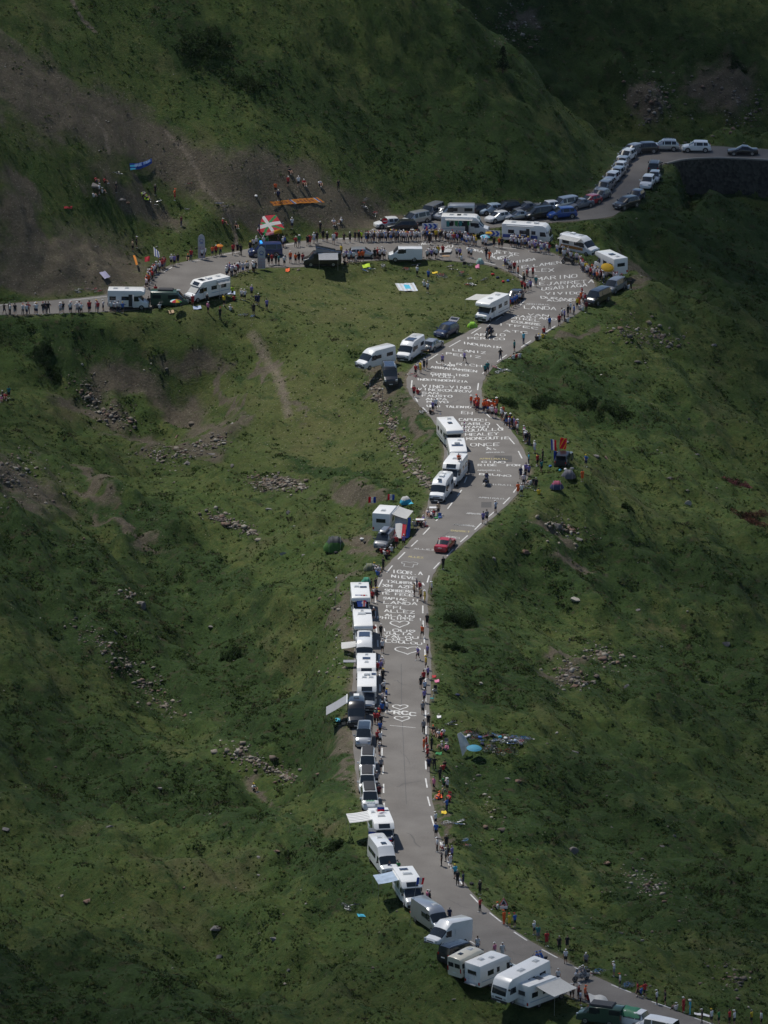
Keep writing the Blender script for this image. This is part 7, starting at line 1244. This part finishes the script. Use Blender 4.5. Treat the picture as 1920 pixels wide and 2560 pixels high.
# last vehicles at the bottom border
r = van(DGREEN, 4.8, 1.95, 2.0, popup=False, win=True, roof=(('b', -.2, 0, 2.6, 1.5),)); place(r, 1502, 2572, 160, 4.8, 1.95, 2.3, 'dark green camper van with roof bed at the bottom border', 'camper van')
r = putcar('mpv', WHITE, 1568, 2578, 150, 'white car under a green cover at the bottom border')
GC = mat('green_cover', (.02, .16, .08), .6); mb = MB(); V = []; Fc = []
for i in range(11):
    for j in range(9):
        x = -1.9+i*.36; y = -1.05+j*.2625; q = max(abs(x+.1)/1.9, abs(y)/1.05); V.append((x, y, 1.86-.9*max(0, q-.62)**1.2*2.0+.04*math.sin(i*2+j)))
for i in range(10):
    for j in range(8): Fc.append((i*9+j, (i+1)*9+j, (i+1)*9+j+1, i*9+j+1))
mb.add(V, Fc, GC); o = mb.build('car_cover', None); o.location = r.location; o.rotation_euler = r.rotation_euler; tag(o, 'dark green tarpaulin draped over the car at the bottom border', 'cover')
r = putcar('van', WHITE, 1640, 2606, 150, 'white van roof just showing at the bottom border', None, 'van')
# bunting on the highest motorhome
g = gp(1142, 1112, 0); r = empty('bunting', (g[0]+.9, g[1], 2.3)); tag(r, 'pink and white flag strip hanging on the highest of the four motorhomes', 'bunting')
for i in range(6): cloth_sheet('pennant', [(.0, -.05, .9-i*.26), (.22, -.1, .88-i*.26), (.2, -.1, .68-i*.26), (.0, -.05, .68-i*.26)], lambda a, b, i=i: FW_ if i % 2 else mat('bunting_pink', (.55, .15, .3), .8), 2, 2, parent=r, amp=.01)
# things hung under the awning of the hairpin motorhome
g = gp(1150, 592, 0)
for i in range(6):
    o = cloth_sheet('towel', [(g[0]-2.0+i*.62, g[1]+.1, 2.35), (g[0]-1.55+i*.62, g[1]+.1, 2.35), (g[0]-1.56+i*.62, g[1]+.08, 1.5+.2*(i % 2)), (g[0]-2.0+i*.62, g[1]+.08, 1.5+.1*(i % 3))], lambda a, b, i=i: (cloth('t'), DARK, cloth('g'))[i % 3], 3, 3, '%s cloth, %s from left of those hung on the first hairpin motorhome' % (('teal', 'black', 'green')[i % 3], ordn(i)), 'cloth', amp=.02); o['group'] = 'cloths hung under the awning'
# luggage and bags
def bag(u, v, m, lab, s=.3):
    g = G(u, v); r = empty('bag', g, rng.uniform(0, 3)); tag(r, lab, 'bag'); mb = MB(); mb.ell((0, 0, s*.5), (s*1.1, s*.8, s*.62), m, 10, 7, -.75); mb.build('body', r); mb = MB(); mb.tube([(-.12, 0, s), (0, 0, s*1.4), (.12, 0, s)], .015, TRIM, 5); mb.build('handle', r)
for (u, v, c, lab) in [(1163, 1846, 'w', 'white bag at the left end of the bicycle heap'), (1172, 1842, 'w', 'second white bag at the left end of the bicycle heap'), (1200, 1846, 'b', 'blue bag in the bicycle heap, left half'), (1206, 1862, 'n', 'navy bag right above the blue parasol'), (1230, 1842, 'k', 'black bag in the middle of the bicycle heap'), (1250, 1845, 'c', 'light blue bag in the middle of the bicycle heap'), (1264, 1848, 'w', 'white bag right of the light blue one in the heap'), (1276, 1854, 'w', 'white bag in the right half of the bicycle heap'), (1288, 1854, 'l', 'pale blue bag in the right half of the bicycle heap'), (1302, 1862, 'e', 'grey bag at the right end of the bicycle heap'), (1236, 1868, 'k', 'black bag above the standing bicycles'), (1401, 1178, 'c', 'light blue bag left of the grey tent'), (1414, 1176, 'w', 'white bag between the black car and the grey tent'), (1430, 1174, 'e', 'grey bag right behind the black car'), (1179, 2212, 'k', 'black bag on the verge left of the person in black'), (1258, 668, 'y', 'yellow bag at the inner kerb of the bend'), (1240, 672, 'k', 'black bag at the inner kerb of the bend'), (1232, 688, 'r', 'red rucksack below the inner kerb'), (1244, 696, 'n', 'navy rucksack below the inner kerb'),
                       (1258, 706, 'r', 'red bag above the dark car inside the bend'), (1270, 704, 'b', 'blue bag above the dark car inside the bend'), (905, 1350, 'w', 'white bag left of the flag draped motorhome'), (912, 1358, 'k', 'black bag left of the flag draped motorhome'), (840, 1384, 'k', 'dark bag in front of the green tent'), (1144, 1740, 'n', 'navy bag beyond the verge'), (1086, 1728, 'w', 'white bag on the verge by the road'), (640, 492, 'w', 'white bag on the scree'), (1376, 1168, 'b', 'blue box near the flags')]: bag(u, v, cloth(c), lab, .28)
hz = bpy.data.materials.new('haze'); hz.use_nodes = True; t = hz.node_tree; t.nodes.remove(t.nodes['Principled BSDF']); pv = t.nodes.new('ShaderNodeVolumePrincipled'); pv.inputs['Color'].default_value = (.82, .9, 1, 1); pv.inputs['Density'].default_value = .000005; t.links.new(pv.outputs[0], t.nodes['Material Output'].inputs['Volume'])
mb = MB(); mb.box((0, 0, 135), (1000, 1960, 345), hz); o = mb.build('haze', None, smooth=False); tag(o, 'thin bluish summer haze in the air between the viewpoint and the slopes', 'haze', kind='stuff')
bpy.context.view_layer.update()

# past three hundred people: the three hundred that show largest stay individuals, the rest become one crowd
POSEH = {}
for k_, P_m in PM_.items(): POSEH[P_m['body'].name] = max(v.co.z for v in P_m['body'].vertices)
ppl = [o for o in bpy.data.objects if o.type == 'MESH' and o.parent is None and o.name.startswith('person')]
def bigness(o):
    p = np.array(o.location); return POSEH[o.data.name]*o.scale[0]*F/np.linalg.norm(p-CAM)+(60 if o.get('group') == 'motorcycle riders' or 'roof' in o.get('label', '') else 0)
ppl.sort(key=bigness, reverse=True); rest = ppl[298:]
LOW = {}
def low(me):
    if me.name not in LOW:
        o = bpy.data.objects.new('t', me); COL.objects.link(o); md = o.modifiers.new('d', 'DECIMATE'); md.ratio = min(1, 160/max(1, len(me.polygons))); ev = o.evaluated_get(bpy.context.evaluated_depsgraph_get()); r = bpy.data.meshes.new_from_object(ev); bpy.data.objects.remove(o)
        co = np.empty(len(r.vertices)*3); r.vertices.foreach_get('co', co); r.calc_loop_triangles(); tr = np.empty(len(r.loop_triangles)*3, int); r.loop_triangles.foreach_get('vertices', tr); LOW[me.name] = (co.reshape(-1, 3), tr.reshape(-1, 3))
    return LOW[me.name]
VS, TS, MS, mats_, nb = [], [], [], [], 0
for o in rest:
    M4 = np.array(Matrix.LocRotScale(o.location, o.rotation_euler, o.scale))
    for q in [o]+list(o.children):
        co, tr = low(q.data); m = q.material_slots[0].material
        if m not in mats_: mats_.append(m)
        VS.append(co@M4[:3, :3].T+M4[:3, 3]); TS.append(tr+nb); MS.append(np.full(len(tr), mats_.index(m))); nb += len(co)
if rest:
    me = polymesh('distant_crowd', np.concatenate(VS), np.concatenate(TS), 3, mats_[0]); 
    for m in mats_[1:]: me.materials.append(m)
    me.polygons.foreach_set('material_index', np.concatenate(MS).astype(np.int32)); me.shade_smooth()
    tag(link('distant_crowd', me), 'crowd of smaller, more distant spectators around the hairpin and on the hillside above', 'crowd', kind='stuff')
    for o in rest:
        for q in list(o.children): bpy.data.objects.remove(q)
        bpy.data.objects.remove(o)
for o in bpy.data.objects:
    if o.parent is None and 'label' in o:
        wds = o['label'].split()
        if len(wds) > 16: print('LONG', o['label'])
